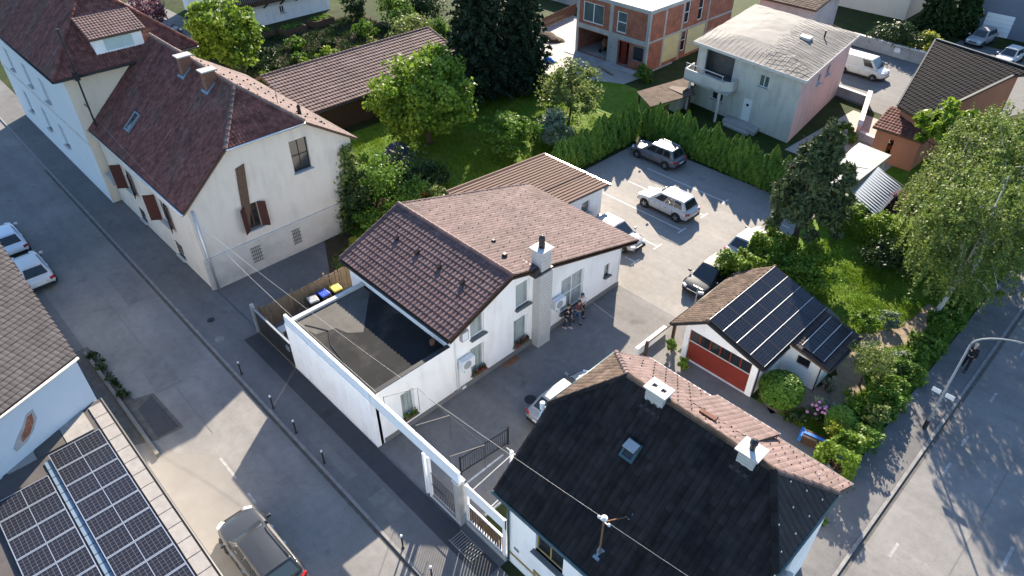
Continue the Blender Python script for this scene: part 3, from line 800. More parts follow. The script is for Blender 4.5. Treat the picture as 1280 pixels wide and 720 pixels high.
m = MB(); m.bar((rb - .02, 14.72, 4.02), (rb - .02, 18.85, 5.68), .04, .2); m.bar((rb - .02, 18.85, 5.68), (rb - .02, 29.3, 2.8), .04, .2); m.build('verge_board', 'wood_dark', mh)
# chimney on the gable side, standing on the ground
m = MB(); m.box(XW, XW + .52, 20.62, 21.55, 0, 4.95); m.build('chimney_breast', 'chimney_block', mh)
m = MB(); m.box(XW - .24, XW + .46, 20.74, 21.44, 4.95, 6.3); cst = m.build('chimney', 'chimney_block', mh)
m = MB()
for k in range(22): m.box(XW + .519, XW + .524, 20.62, 21.55, .3 + k * .21, .312 + k * .21)
for k in range(5): m.box(XW + .459, XW + .463, 20.74, 21.44, 5.1 + k * .21, 5.112 + k * .21)
m.build('block_joints', 'grey_plinth', cst, kind='stuff')
m = MB(); m.box(XW - .34, XW + .56, 20.62, 21.56, 6.3, 6.36); m.build('chimney_cap', 'pale_stone', cst)
m = MB(); m.lathe([(.17, 0), (.17, .25), (.13, .32), (.17, .4), (.15, .62), (.05, .7)], (XW + .1, 21.1, 6.36), 12); m.build('chimney_pot', 'metal_dark', cst, smooth=True)
m = MB(); m.box(XW - .4, XW + .5, 20.56, 21.6, 5.0, 5.12); m.box(XW - .7, XW + .47, 20.3, 20.62, 4.95, 5.42); m.build('flashing', 'metal_dark', cst)
# downpipe, meter box
for (y, z_, r_) in ((15.2, 4.0, .03), (28.02, 3.0, .035)):
    m = MB(); m.tube([(XW + .06, y, z_), (XW + .06, y, .35)], r_, 8); m.build('downpipe', 'plastic_white', mh)
m = MB(); m.box(XW + .035, XW + .06, 15.5, 15.75, .1, .26); m.build('vent_cover', 'plastic_white', mh)
# flat part ------------------------------------------------------------
m = MB()
wall_face(m, (XW, 10.6), (0, 1), 4.35, 0, 3.42, [(1.22, 1.98, .72, 2.4)])
m.box(-26.98, XW - .3, 10.52, 14.93, 3.05, 3.16)
wall_face(m, (-26.98, 14.95), (0, -1), 4.3, 0, 3.1)
m.build('wall', 'white_render', mh)
window(mh, (XW, 10.6), (0, 1), (1.22, 1.98, .72, 2.4), cols=1, glass='curtain_glass', sillmat='grey_plinth')
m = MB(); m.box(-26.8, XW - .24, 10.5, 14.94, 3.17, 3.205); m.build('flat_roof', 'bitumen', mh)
m = MB(); m.box(XW - .24, XW, 10.6, 14.94, 3.43, 3.46); m.box(XW - .24, XW - .02, 10.6, 14.94, 3.2, 3.428); m.build('parapet', 'metal_dark', mh)
m = MB(); m.box(-27.02, -26.78, 10.42, 14.92, 3.1, 3.34); m.build('parapet_coping', 'pale_stone', mh)
m = MB(); m.box(-27.3, -26.98, 11.0, 14.9, 0, 3.1); m.build('end_wall', 'dark_concrete', mh)
m = MB(); m.prism([(-27.05, 10.22), (XW, 10.22), (XW, 10.46), (-27.05, 10.46)], 0, 3.22); m.build('street_wall', 'white_render', mh)
for k in range(4):
    m = MB(); m.box(-27.05 + k * 1.85, -25.21 + k * 1.85, 10.26, 10.42, 3.223, 3.72); m.build('screen_panel', 'frosted_panel', mh)
for k in range(3):
    m = MB(); m.box(XW + .004 + k * 2.005, XW + 2.0 + k * 2.005, 10.28, 10.40, 3.02, 3.66); m.build('screen_panel', 'frosted_panel', mh)
m = MB(); m.box(-27.05, -13.62, 10.27, 10.41, 3.722, 3.735); m.build('wall_coping', 'frame_white', mh)
m = MB(); m.tube([(-20.6, 14.6, 3.2), (-20.6, 14.6, 3.5)], .12, 10); m.build('vent_pipe', 'rust', mh)
m = MB(); m.poly([(-26.76, 10.6, 3.209), (-25.2, 10.9, 3.209), (-24.9, 11.9, 3.209), (-24.2, 12.1, 3.209), (-23.7, 12.7, 3.209), (-26.1, 14.75, 3.209), (-26.76, 14.8, 3.209)]); m.build('painted_sun_patch', 'sunlit_felt_and_slab', mh)  # paler sheet in the outline of a sunlit area: sunlight painted as colour
m = MB(); m.tube([(-26.2, 10.9, 3.23), (-25.0, 11.5, 3.23), (-24.0, 11.0, 3.23), (-22.4, 10.8, 3.23)], .018, 6); m.build('roof_cable', 'metal_dark', mh)
# wall units of the air conditioning
def ac_unit(y, z, label, pipe_to=.3):
    t = thing('air_conditioner', label, 'air conditioner', (XW + .2, y, z), group='wall air conditioners of the white house')
    m = MB(); m.box(XW + .08, XW + .42, y - .42, y + .42, z, z + .62); m.build('casing', 'plastic_white', t, bevel=.02)
    m = MB(); m.lathe([(.24, 0), (.24, .012), (.2, .02)], (XW + .42, y - .08, z + .31), 18, 'x'); m.build('fan_grille', 'plastic_grey', t)
    m = MB(); m.box(XW, XW + .44, y - .34, y - .3, z - .06, z); m.box(XW, XW + .44, y + .3, y + .34, z - .06, z); m.build('bracket', 'metal_grey', t)
    m = MB(); m.tube([(XW + .05, y - .38, z), (XW + .05, y - .38, pipe_to)], .025, 6); m.build('pipe', 'plastic_white', t)
ac_unit(15.72, 1.75, 'white wall air conditioner beside the lower window near the flat roof')
ac_unit(22.45, 1.75, 'pale wall air conditioner above the waiting people')
t = thing('wall_cabinet', 'small grey cabinet high on the white wall beside the upper window', 'cabinet', (XW + .1, 15.8, 3.5))
m = MB(); m.box(XW, XW + .2, 15.55, 16.0, 3.45, 4.02); m.build('casing', 'plastic_grey', t); m = MB(); m.box(XW + .2, XW + .21, 15.6, 15.95, 3.5, 3.97); m.build('door', 'plastic_white', t)
# metal-roofed annex
ax = thing('annex', 'low white annex with ribbed pink sheet roof behind the white house', 'outbuilding', (-28.2, 31, 0))
za = lambda y: 3.25 - (y - 24.4) * .068
m = MB(); wall_face(m, (-25.4, 28.3), (0, 1), 5.0, 0, za(33.3) - .1, [(2.9, 3.8, 1.0, 2.0)]); wall_face(m, (-25.4, 33.3), (-1, 0), 5.5, 0, za(33.3) - .1); wall_face(m, (-30.9, 33.3), (0, -1), 8.6, 0, za(33.3) - .1); wall_face(m, (-30.9, 24.7), (1, 0), 2.6, 0, za(33.3) - .1)
m.build('wall', 'white_render', ax)
window(ax, (-25.4, 28.3), (0, 1), (2.9, 3.8, 1.0, 2.0), cols=1)
m = MB(); m.slab([(-31.2, 28.4, za(28.4)), (-25.1, 28.4, za(28.4)), (-25.1, 33.7, za(33.7)), (-31.2, 33.7, za(33.7))], .1)
m.slab([(-31.2, 24.4, za(24.4)), (-28.72, 24.4, za(24.4)), (-28.72, 28.4, za(28.4)), (-31.2, 28.4, za(28.4))], .1)
rf = m.build('roof', 'sheet_pink', ax, fix=True)
rib = MB(); rib.obox((0, 0, 0), V(1, 0, 0), V(0, 1, 0), V(0, 0, 1), .05, 1, .045); rib_me = rib.mesh('rib', 'sheet_dark')
rib2 = MB(); rib2.obox((0, 0, 0), V(1, 0, 0), V(0, 1, 0), V(0, 0, 1), .10, 1, .10); rib2_me = rib2.mesh('rib_dark', 'sheet_dark')
tilt = -math.atan(.068)
for k in range(21):
    x = -31.12 + k * .298
    y0 = 24.4 if x < -28.75 else 28.4
    yc = (y0 + 33.7) / 2
    link('rib', rib2_me if k in (13,) else rib_me, None, rf, (x, yc, za(yc) + .02), (tilt, 0, 0), (1, 33.7 - y0, 1))
m = MB(); m.box(-31.25, -25.05, 33.68, 33.8, za(33.7) - .16, za(33.7) + .02); m.build('gutter', 'galvanised', ax)
m = MB(); m.bar((-31.24, 24.4, za(24.4) + .0), (-31.24, 33.7, za(33.7) + .0), .12, .16); m.build('verge_trim', 'sheet_pink', ax)

# ------------------------------------------------------------------ left house with half-hipped red roof
lh = thing('beige_house', 'beige house with dark red half-hipped roof standing on the street edge', 'house', (-43.7, 15.5, 0))
zf = lambda y: 5.75 + (y - 9.8) * .868
def zb(y): return 10.7 - (y - 15.5) * .846 if y <= 18.04 else 8.551 - (y - 18.04) * .66
HH = 8.55; yhf = 9.8 + (HH - 5.75) / .868; yhb = 18.04
topA = lambda a: min(zf(10.1 + a), zb(10.1 + a), HH + .02) - .17
XA = -36.45
opsA = [(6.75, 7.95, 5.45, 7.55), (3.15, 3.95, 2.95, 4.65), (2.75, 3.5, .72, 1.75), (5.6, 6.25, .72, 1.75)]
m = MB(); wall_gable(m, (XA, 10.1), (0, 1), 10.9, 0, topA, (yhf - 10.1, yhb - 10.1, 9.6), opsA, depth=.2)
opsR = [(51.0 - 47.6, 51 - 46.4, 2.55, 4.3), (51 - 42.0, 51 - 40.6, 2.6, 4.4), (51 - 46.9, 51 - 46.0, .45, 1.35), (51 - 41.0, 51 - 40.0, .45, 1.5)]
wall_face(m, (-51.0, 10.1), (1, 0), 14.55, 0, 5.85, opsR, depth=.2)
wall_face(m, (XA, 21.0), (-1, 0), 14.55, 0, 6.4)
m.build('wall', 'beige_render', lh)
m = MB(); m.box(XA - .1, XA + .05, 10.04, 21.03, 0, 2.2); m.build('plinth', 'beige_plinth', lh)
m = MB(); m.box(XA - .02, XA + .10, 10.04, 21.05, 2.2, 2.27); m.build('plinth_band', 'pale_stone', lh)
m = MB(); m.box(-51, XA - .8, 10.6, 20.6, .1, .14); m.box(-51, XA - .7, 11.5, 11.6, .1, 5.0); m.box(XA - 1.4, XA - 1.3, 11.6, 20, .1, 7.5); m.build('inner_wall', 'dark_concrete', lh)
for i, op in enumerate(opsA):
    window(lh, (XA + (.055 if i >= 2 else 0), 10.1), (0, 1), op, cols=2 if i != 1 else 2, rows=2 if i == 0 else 1, frame='metal_dark' if i < 1 else 'frame_brown' if i < 2 else 'frame_white', glass='dark_glass', bars=i >= 2, sill=i < 2, depth=.17 if i < 2 else .14)
for i, op in enumerate(opsR):
    window(lh, (-51.0, 10.1), (1, 0), op, cols=2, frame='frame_white', glass='dark_glass', bars=i >= 2, depth=.15)
def shutter(o, u, a, b, c, d, ang, parent):
    """leaf hinged at a, opened by ang from the wall"""
    n = V(u[1], -u[0], 0); uu = V(u[0], u[1], 0)
    hp = V(o[0], o[1], 0) + uu * a + n * .03
    d_ = (uu * math.cos(ang) + n * math.sin(ang)) * (1 if b > a else -1) if b > a else (-uu * math.cos(ang) + n * math.sin(ang))
    w = abs(b - a); m = MB()
    nn = d_.cross(V(0, 0, 1))
    m.obox(hp + d_ * (w / 2) + V(0, 0, (c + d) / 2), d_, nn, V(0, 0, 1), w, .04, d - c)
    s = m.build('shutter', 'shutter_brown', parent)
    m = MB(); k = 9
    for i in range(k): m.obox(hp + d_ * (w / 2) + V(0, 0, c + (d - c) * (i + .5) / k) , d_, nn, V(0, 0, 1), w * .78, .06, (d - c) / k * .55)
    m.build('louvres', 'shutter_brown', s, kind='stuff')
for op in opsR[:2]:
    shutter((-51.0, 10.1), (1, 0), op[0], op[0] - .68, op[2], op[3], rad(55), lh); shutter((-51.0, 10.1), (1, 0), op[1], op[1] + .68, op[2], op[3], rad(20), lh)
shutter((XA, 10.1), (0, 1), 3.15, 2.62, 2.95, 4.65, rad(40), lh); shutter((XA, 10.1), (0, 1), 3.95, 4.45, 2.95, 4.65, rad(35), lh)
m = MB(); m.box(-50.4, -49.0, 9.55, 10.1, 2.3, 2.75); m.build('planter_ledge', 'concrete', lh)
m = MB(); pr_ = [(12.95, 2.95), (13.22, 2.95), (13.62, 4.6), (13.9, 7.25), (13.35, 7.1), (13.2, 5.6)]; n_ = len(pr_)
m.add([(XA + .002, y, z) for y, z in pr_] + [(XA + .07, y, z) for y, z in pr_], [tuple(range(n_, 2 * n_)), tuple(range(n_ - 1, -1, -1))] + [(i, (i + 1) % n_, n_ + (i + 1) % n_, n_ + i) for i in range(n_)]); m.build('timber_panel', 'wood_brown', lh, fix=True)
xe, xr, xh = -36.2, -51.0, -38.9
d1 = roof_poly(lh, [(xr, 9.8, 5.75), (xe, 9.8, 5.75), (xe, yhf, HH), (xh, 15.5, 10.7), (xr, 15.5, 10.7)], 'tile_dark', (0, 1), tw=.2, th=.24, lip=.02, amp=.012)
d2 = roof_poly(lh, [(xe, yhf, HH), (xe, yhb, HH), (xh, 15.5, 10.7)], 'tile_red', (0, 1), tw=.2, th=.24, lip=.025, amp=.02)
d3 = roof_poly(lh, [(xe, yhb, HH), (xr, yhb, HH), (xr, 15.5, 10.7), (xh, 15.5, 10.7)], 'tile_rose', (0, 1), tw=.2, th=.24, lip=.02, amp=.012)
d4 = roof_poly(lh, [(xe, 21.4, 8.551 - 3.36 * .66), (xr, 21.4, 8.551 - 3.36 * .66), (xr, yhb, HH - .004), (xe, yhb, HH - .004)], 'tile_rose', (0, 1), tw=.2, th=.24, lip=.02, amp=.012)
ridge_caps(d1, (xr, 15.5, 10.75), (xh, 15.5, 10.75), 'tile_rose'); ridge_caps(d2, (xe, yhf, HH + .05), (xh, 15.5, 10.75), 'tile_rose'); ridge_caps(d2, (xe, yhb, HH + .05), (xh, 15.5, 10.75), 'tile_rose')
gutter(lh, (xr, 9.72, 5.66), (xe, 9.72, 5.66), 'galvanised'); gutter(lh, (xe + .06, yhf, HH - .06), (xe + .06, yhb, HH - .06), 'galvanised')
m = MB(); m.tube([(XA + .06, 10.35, 5.6), (XA + .06, 10.35, 2.4), (XA + .14, 10.35, 2.2), (XA + .14, 10.35, .1)], .06, 8); m.build('downpipe', 'galvanised', lh, smooth=True)
dots_on_slope(d3, (-48, 16.2, zb(16.2)), (1, 0, 0), (0, 1, -.846), 9, 2, 1.1, 1.1); dots_on_slope(d4, (-48, 19.0, zb(19.0)), (1, 0, 0), (0, 1, -.66), 11, 2, 1.0, 1.1)
for cx in (-44.4, -41.1):
    c = chimney(d1, cx, 15.0, .5, .72, 9.6, 11.15, 'brick_red', 'concrete', over=.12, capz=.07)
    m = MB(); m.obox((cx, 14.54, zf(14.54) + .09), V(1, 0, 0), V(0, .755, .656), V(0, -.656, .755), .85, .16, .05)
    m.obox((cx + .33, 14.85, zf(14.85) + .09), V(1, 0, 0), V(0, .755, .656), V(0, -.656, .755), .13, .8, .05); m.build('flashing', 'flashing_blue', c)
vA = V(0, .755, .656); nA = V(0, -.656, .755)
def skylight(parent, x, y, z, w, h, v, n, frame='flashing_blue', glass='dark_glass', open_=0):
    m = MB(); c = V(x, y, z) + n * .1
    for s in (-1, 1): m.obox(c + V(1, 0, 0) * (s * w / 2), V(1, 0, 0), v, n, .09, h + .09, .12); m.obox(c + v * (s * h / 2), V(1, 0, 0), v, n, w - .09, .09, .118)
    f = m.build('skylight', frame, parent)
    m = MB(); m.obox(c - n * .01, V(1, 0, 0), v, n, w - .08, h - .08, .03); m.build('pane', glass, f)
    if open_:
        v2 = (v * math.cos(open_) + n * math.sin(open_)).normalized() * -1; top = c + v * (h / 2) + n * .07
        n2 = V(1, 0, 0).cross(v2); m = MB(); m.obox(top + v2 * (h / 2) * 1.0 * -1 + (v * -h if False else V(0, 0, 0)), V(1, 0, 0), v2, n2, w, h, .05); m.build('sash', 'pale_glass', f)
    return f
skylight(d1, -46.4, 11.5, zf(11.5), .62, 1.25, vA, nA)
m = MB(); m.tube([(-40.5, 18.6, 8.1), (-40.5, 18.6, 9.6)], .025, 6); m.bar((-40.5, 18.2, 9.4), (-40.5, 19.0, 9.4), .02, .02); m.build('aerial', 'metal_grey', d4)
m = MB(); m.lathe([(.12, 0), (.1, .5), (.14, .55), (.05, .7)], (-38.6, 19.0, 7.9), 10); m.build('vent_pipe', 'metal_dark', d4)

# ------------------------------------------------------------------ tall cream house beyond it
bh = thing('cream_house', 'tall cream and white house with hipped dark red roof and dormer', 'house', (-61, 13.5, 0))
XB = -51.1
opsB = [(a, a + 1.05, z, z + 1.75) for z in (5.45, 1.9) for a in (4.2, 8.9, 13.0)]
m = MB(); wall_face(m, (-72.0, 9.5), (1, 0), 20.9, 0, 9.45, opsB, depth=.22); m.build('street_wall', 'pale_blue_render', bh)
m = MB(); wall_face(m, (XB, 9.5), (0, 1), 8.2, 0, 9.45); wall_face(m, (XB, 17.7), (-1, 0), 20.9, 0, 9.45); m.build('wall', 'cream_render', bh)
m = MB(); m.box(-72, XB - .6, 11, 11.1, .1, 9); m.build('inner_wall', 'dark_concrete', bh)
m = MB(); m.box(-72, XB + .02, 9.46, 9.5, 4.55, 4.75); m.build('string_course', 'pale_stone', bh)
for op in opsB: window(bh, (-72.0, 9.5), (1, 0), op, cols=2, rows=2, glass='dark_glass', depth=.17)
xb, yb0, yb1, ze = XB + .65, 8.85, 18.3, 9.5; ym = (yb0 + yb1) / 2; hwB = ym - yb0; zt = ze + hwB * .86; xa = xb - hwB
e1 = roof_poly(bh, [(-74, yb0, ze), (xb, yb0, ze), (xa, ym, zt), (-74, ym, zt)], 'tile_dark', (0, 1), tw=.2, th=.26, lip=.02, amp=.012)
e2 = roof_poly(bh, [(xb, yb0, ze), (xb, yb1, ze), (xa, ym, zt)], 'tile_red', (0, 1), tw=.2, th=.26, lip=.025, amp=.02)
e3 = roof_poly(bh, [(xb, yb1, ze), (-74, yb1, ze), (-74, ym, zt), (xa, ym, zt)], 'tile_red', (0, 1), tw=.2, th=.26, lip=.02, amp=.015)
for p in ((xb, yb0, ze + .05), (xb, yb1, ze + .05)): ridge_caps(e2, p, (xa, ym, zt + .05), 'tile_red')
ridge_caps(e1, (-74, ym, zt + .05), (xa, ym, zt + .05), 'tile_red')
gutter(bh, (-74, yb0 - .06, ze - .1), (xb, yb0 - .06, ze - .1)); gutter(bh, (xb + .06, yb0, ze - .1), (xb + .06, yb1, ze - .1))
# dormer on the hip facing the other house
dx0 = xb - .75; dzs = lambda x: ze + (xb - x) * .86
m = MB()
for s, y in ((1, 12.0), (-1, 15.1)):
    m.add([(dx0, y, dzs(dx0)), (dx0, y, dzs(dx0) + 1.15), (dx0 - 1.9, y, dzs(dx0) + 1.75), (dx0 - 2.0, y, dzs(dx0) + 1.72)], [(0, 1, 2, 3)])
wall_face(m, (dx0, 12.0), (0, 1), 3.1, dzs(dx0) - .05, dzs(dx0) + 1.15, [(.6, 2.5, dzs(dx0) + .1, dzs(dx0) + 1.05)], depth=.05)
dm = m.build('dormer', 'white_render', bh)
window(dm, (dx0, 12.0), (0, 1), (.6, 2.5, dzs(dx0) + .1, dzs(dx0) + 1.05), cols=1, glass='pale_glass', depth=.03, sill=False)
drf = roof_poly(dm, [(dx0 + .35, 11.75, dzs(dx0) + 1.12), (dx0 + .35, 15.35, dzs(dx0) + 1.12), (dx0 - 2.2, 15.35, dzs(dx0) + 1.95), (dx0 - 2.2, 11.75, dzs(dx0) + 1.95)], 'tile_brown', (0, 1), tw=.2, th=.26, thick=.1, name='dormer_roof')
drf["label"] = 'shallow tiled roof of the dormer'
m = MB(); m.tube([(-50.2, 10.15, 5.6), (-50.2, 10.15, 12.4)], .06, 8); m.lathe([(.09, 0), (.09, .12)], (-50.2, 10.15, 12.4), 8)
m.bar((-50.2, 10.15, 9.9), (-51.1, 10.15, 9.2), .05, .05); m.bar((-50.2, 10.15, 7.4), (-51.1, 10.15, 7.4), .05, .05); m.box(-50.35, -50.05, 10.0, 10.3, 9.3, 9.75)
m.build('service_mast', 'metal_dark', bh)

# ------------------------------------------------------------------ dark roofed corner house
ch = thing('corner_house', 'white corner house with black weathered half-hipped tiled roof', 'house', (-7, 14.8, 0))
yr = 14.85; zr_ = 9.0; sf, sb = .86, .787; hz = 7.4
yf0, yb_ = 10.2, 19.3; zf0 = zr_ - (yr - yf0) * sf; zb0 = zr_ - (yb_ - yr) * sb
y1f = yr - (zr_ - hz) / sf; y1b = yr + (zr_ - hz) / sb
xl, xrr, al, ar = -11.45, -2.35, -9.46, -3.88
cfz = lambda y: min(zr_ - (yr - y) * sf if y < yr else 99, zr_ - (y - yr) * sb if y >= yr else 99, hz)
X0, X1, Y0, Y1 = -11.18, -2.65, 10.72, 18.95
opsC = [(1.42, 2.8, 2.45, 3.95), (1.45, 2.3, -.2, .78), (5.4, 6.8, 2.45, 3.95)]
m = MB(); wall_face(m, (X0, Y0), (1, 0), X1 - X0, 0, cfz(Y0) - .2, [opsC[0], opsC[2], (1.5, 2.3, .1, .85)], depth=.18)
tC = lambda a: cfz(Y0 + a) - .18
wall_gable(m, (X1, Y0), (0, 1), Y1 - Y0, 0, tC, (y1f - Y0, y1b - Y0), [(2.0, 3.1, 2.6, 4.0), (4.8, 5.9, 2.6, 4.0)])
wall_gable(m, (X0, Y1), (0, -1), Y1 - Y0, 0, lambda a: cfz(Y1 - a) - .18, (Y1 - y1b, Y1 - y1f)); wall_face(m, (X1, Y1), (-1, 0), X1 - X0, 0, cfz(Y1) - .2)
m.build('wall', 'white_render', ch)
m = MB(); m.box(X0 + 1, X1 - 1.2, Y0 + 1.0, Y0 + 1.1, .1, 5); m.box(X1 - 1.2, X1 - 1.1, Y0 + 1.0, Y1 - 1, .1, 5); m.build('inner_wall', 'dark_concrete', ch)
for op in (opsC[0], opsC[2]): window(ch, (X0, Y0), (1, 0), op, cols=2, frame='trim_ochre', glass='dark_glass', sillmat='grey_plinth')
window(ch, (X0, Y0), (1, 0), (1.5, 2.3, .1, .85), cols=1, frame='trim_ochre', glass='dark_glass', sill=False)
for op in ((2.0, 3.1, 2.6, 4.0), (4.8, 5.9, 2.6, 4.0)): window(ch, (X1, Y0), (0, 1), op, cols=2, frame='frame_brown', glass='dark_glass')
m = MB(); m.box(X0 - .03, X1 + .03, Y0 - .035, Y0 + .02, .0, .55); m.build('plinth', 'white_render', ch)
m = MB(); m.box(X0 - .03, X0 + 1.38, Y0 - .045, Y0 - .002, .62, .70); m.box(X0 + 1.38, X0 + 1.48, Y0 - .045, Y0 - .002, .1, .98); m.box(X0 + 1.38, X0 + 2.42, Y0 - .046, Y0 - .002, .88, .98); m.box(X0 + 2.32, X0 + 2.42, Y0 - .045, Y0 - .002, .1, .88); m.box(X0 + 2.42, X1, Y0 - .045, Y0 - .002, .62, .70); m.build('ochre_band', 'trim_ochre', ch)
m = MB(); m.box(X0 + .28, X0 + .55, Y0 - .012, Y0, 1.12, 1.30); m.build('vent_grille', 'metal_grey', ch)
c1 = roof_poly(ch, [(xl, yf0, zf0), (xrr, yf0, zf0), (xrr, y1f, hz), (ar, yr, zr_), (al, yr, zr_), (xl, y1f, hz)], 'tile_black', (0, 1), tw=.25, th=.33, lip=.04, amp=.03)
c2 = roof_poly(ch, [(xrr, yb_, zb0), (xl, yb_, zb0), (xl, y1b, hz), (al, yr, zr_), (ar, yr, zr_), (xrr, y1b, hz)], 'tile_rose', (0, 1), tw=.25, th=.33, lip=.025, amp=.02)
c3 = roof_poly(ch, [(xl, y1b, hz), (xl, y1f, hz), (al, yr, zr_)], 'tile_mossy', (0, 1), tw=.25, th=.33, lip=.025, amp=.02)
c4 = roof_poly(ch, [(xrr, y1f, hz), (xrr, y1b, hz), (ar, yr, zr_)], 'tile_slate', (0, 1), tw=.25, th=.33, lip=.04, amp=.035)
ridge_caps(c2, (al, yr, zr_ + .04), (ar, yr, zr_ + .04), 'tile_mossy', r=.11); ridge_caps(c2, (al, yr, zr_ + .04), (xl, y1b, hz + .04), 'tile_rose', r=.10); ridge_caps(c4, (ar, yr, zr_ + .04), (xrr, y1b, hz + .04), 'tile_rose', r=.10)
ridge_caps(c1, (al, yr, zr_ + .04), (xl, y1f, hz + .04), 'tile_black', r=.10); ridge_caps(c1, (ar, yr, zr_ + .04), (xrr, y1f, hz + .04), 'tile_black', r=.12)
gutter(ch, (xl, yf0 - .07, zf0 - .08), (xrr, yf0 - .07, zf0 - .08), 'gutter_green', .08); gutter(ch, (xrr + .07, y1f, hz - .06), (xrr + .07, y1b, hz - .06), 'gutter_green'); gutter(ch, (xl - .07, y1f, hz - .06), (xl - .07, y1b + .1, hz - .06), 'gutter_green'); gutter(ch, (xl, yb_ + .07, zb0 - .08), (xrr, yb_ + .07, zb0 - .08), 'galvanised')
m = MB(); m.lathe([(.09, 0), (.1, .32), (.06, .34)], (xl - .07, y1f - .25, hz - .1), 10); m.tube([(xl - .07, y1f - .1, hz - .1), (xl - .07, y1f - .45, hz - .55)], .055, 8); m.build('gutter_outlet', 'plastic_white', ch)
m = MB(); m.tube([(X0 + .02, Y0 - .07, zf0 - .2), (X0 + .02, Y0 - .07, .1)], .05, 8); m.build('downpipe', 'gutter_green', ch)
vb = V(0, -1, sb).normalized()
dots_on_slope(c2, (xl + .6, 18.9, zr_ - (18.9 - yr) * sb), (1, 0, 0), vb, 16, 8, .56, .62, mat='tile_black', size=(.03, .06, .045), skip=lambda a, b: (b > 2.6 and (a < .7 + (b - 2.6) or a > 8.0 - (b - 2.6))))
v4 = (V(ar, yr, zr_) - V(xrr, yr, hz)).normalized()
dots_on_slope(c4, (xrr - .25, y1f + .5, hz + .26), (0, 1, 0), v4, 4, 3, .85, .62, mat='galvanised', size=(.055, .05, .05), skip=lambda a, b: b > .7 and (a < .5 * b or a > 2.9 - .6 * b))
k1 = chimney(c1, -8.15, 14.8, .72, .46, 8.3, 9.36, 'chimney_block', 'pale_stone', over=.08, holes=2, capz=.06); k2 = chimney(c1, -4.65, 14.78, .58, .48, 8.3, 9.34, 'chimney_block', 'pale_stone', over=.11, pipe=.26, capz=.05)
for kc, cx, w_, yf_ in ((k1, -8.15, .36, 14.8 - .23), (k2, -4.65, .29, 14.78 - .24)):
    m = MB()
    for j in range(5):
        z = 8.78 + j * .14
        m.box(cx - w_, cx + w_, yf_ - .005, yf_ - .001, z, z + .010)
    m.build('block_joints', 'grey_plinth', kc, kind='stuff')
    m = MB(); m.obox((cx, 14.35, zr_ - (yr - 14.35) * sf + .08), V(1, 0, 0), V(0, .758, .652), V(0, -.652, .758), 2 * w_ + .16, .12, .03); m.build('flashing', 'tile_slate', kc)
vC = V(0, 1, sf).normalized(); nC = V(0, -sf, 1).normalized()
skylight(c1, -7.9, 13.3, zr_ - (yr - 13.3) * sf, .46, .62, vC, nC, frame='gutter_green', glass='dark_glass', open_=0)
m = MB(); m.obox(V(-7.9, 13.42, zr_ - (yr - 13.42) * sf) + nC * .32, V(1, 0, 0), V(0, .97, .22).normalized(), V(0, -.22, .97).normalized(), .46, .36, .05); m.build('skylight_sash', 'lead_grey', c1)
m = MB(); z_ = zr_ - (15.9 - yr) * sb; m.obox((-6.75, 15.9, z_ + .12), V(1, 0, 0), V(0, 1, 0), V(0, 0, 1), .62, .16, .2); m.build('vent_block', 'brick_red', c2)
# shallow dormer on the sunny slope
dy0, dy1 = 16.5, 19.0; dz0 = zr_ - (dy0 - yr) * sb + .03; dz1 = 6.05; dxa, dxb = -7.95, -5.2
drc = roof_poly(c2, [(dxb, dy1, dz1), (dxa, dy1, dz1), (dxa, dy0, dz0), (dxb, dy0, dz0)], 'tile_rose', (0, 1), tw=.25, th=.33, lip=.025, amp=.02, thick=.08, name='dormer_roof')
m = MB()
for x in (dxa + .1, dxb - .1): m.poly([(x, 18.9, zr_ - (18.9 - yr) * sb - .1), (x, 18.9, dz1 + .1), (x, dy0 + .1, dz0 - .1)])
m.poly([(dxa + .1, 18.9, 5.7), (dxb - .1, 18.9, 5.7), (dxb - .1, 18.9, dz1 + .08), (dxa + .1, 18.9, dz1 + .08)]); m.build('dormer_wall', 'white_render', drc)
m = MB(); m.tube([(dxa, dy1 + .06, dz1 - .06), (dxb, dy1 + .06, dz1 - .06)], .06, 8); m.build('gutter', 'galvanised', drc)
# roof mast with insulators
m = MB(); m.tube([(-6.95, 10.75, 5.45), (-6.95, 10.75, 7.45)], .035, 8); m.tube([(-6.95, 10.75, 7.3), (-6.8, 11.95, 6.5)], .022, 8); sm_ = m.build('service_mast', 'rust', c1)
for p_, w_, h_ in (((-6.95, 10.72, 5.52), .24, .42), ((-6.8, 11.95, 6.56), .18, .24)):
    m = MB(); m.obox(p_, V(1, 0, 0), vC, nC, w_, h_, .03); m.build('mast_flashing', 'flashing_blue', sm_)
m = MB(); m.lathe([(.03, 0), (.11, .03), (.11, .08), (.04, .12)], (-6.95, 10.75, 7.45), 12); m.lathe([(.02, 0), (.05, .02), (.05, .07), (.02, .1)], (-6.75, 10.75, 7.32), 10); m.lathe([(.02, 0), (.05, .02), (.05, .07), (.02, .1)], (-7.15, 10.75, 7.32), 10); m.bar((-7.2, 10.75, 7.32), (-6.7, 10.75, 7.32), .03, .03); m.build('insulator', 'plastic_white', c1, smooth=False)

# ------------------------------------------------------------------ solar panels
def panel_meshes(w, h, cells, frame='galvanised'):
    m = MB(); t = .03
    for s in (0, 1):
        m.box(s * (w - t), s * (w - t) + t, 0, h, 0, .045); m.box(t, w - t, s * (h - t), s * (h - t) + t, 0, .044)
    m.box(t, w - t, h / 2 - .012, h / 2 + .012, .03, .040)
    f = m.mesh('panel_frame', frame)
    g = MB(); g.box(t, w - t, t, h - t, .012, .032)
    return f, g.mesh('panel_cells', cells)

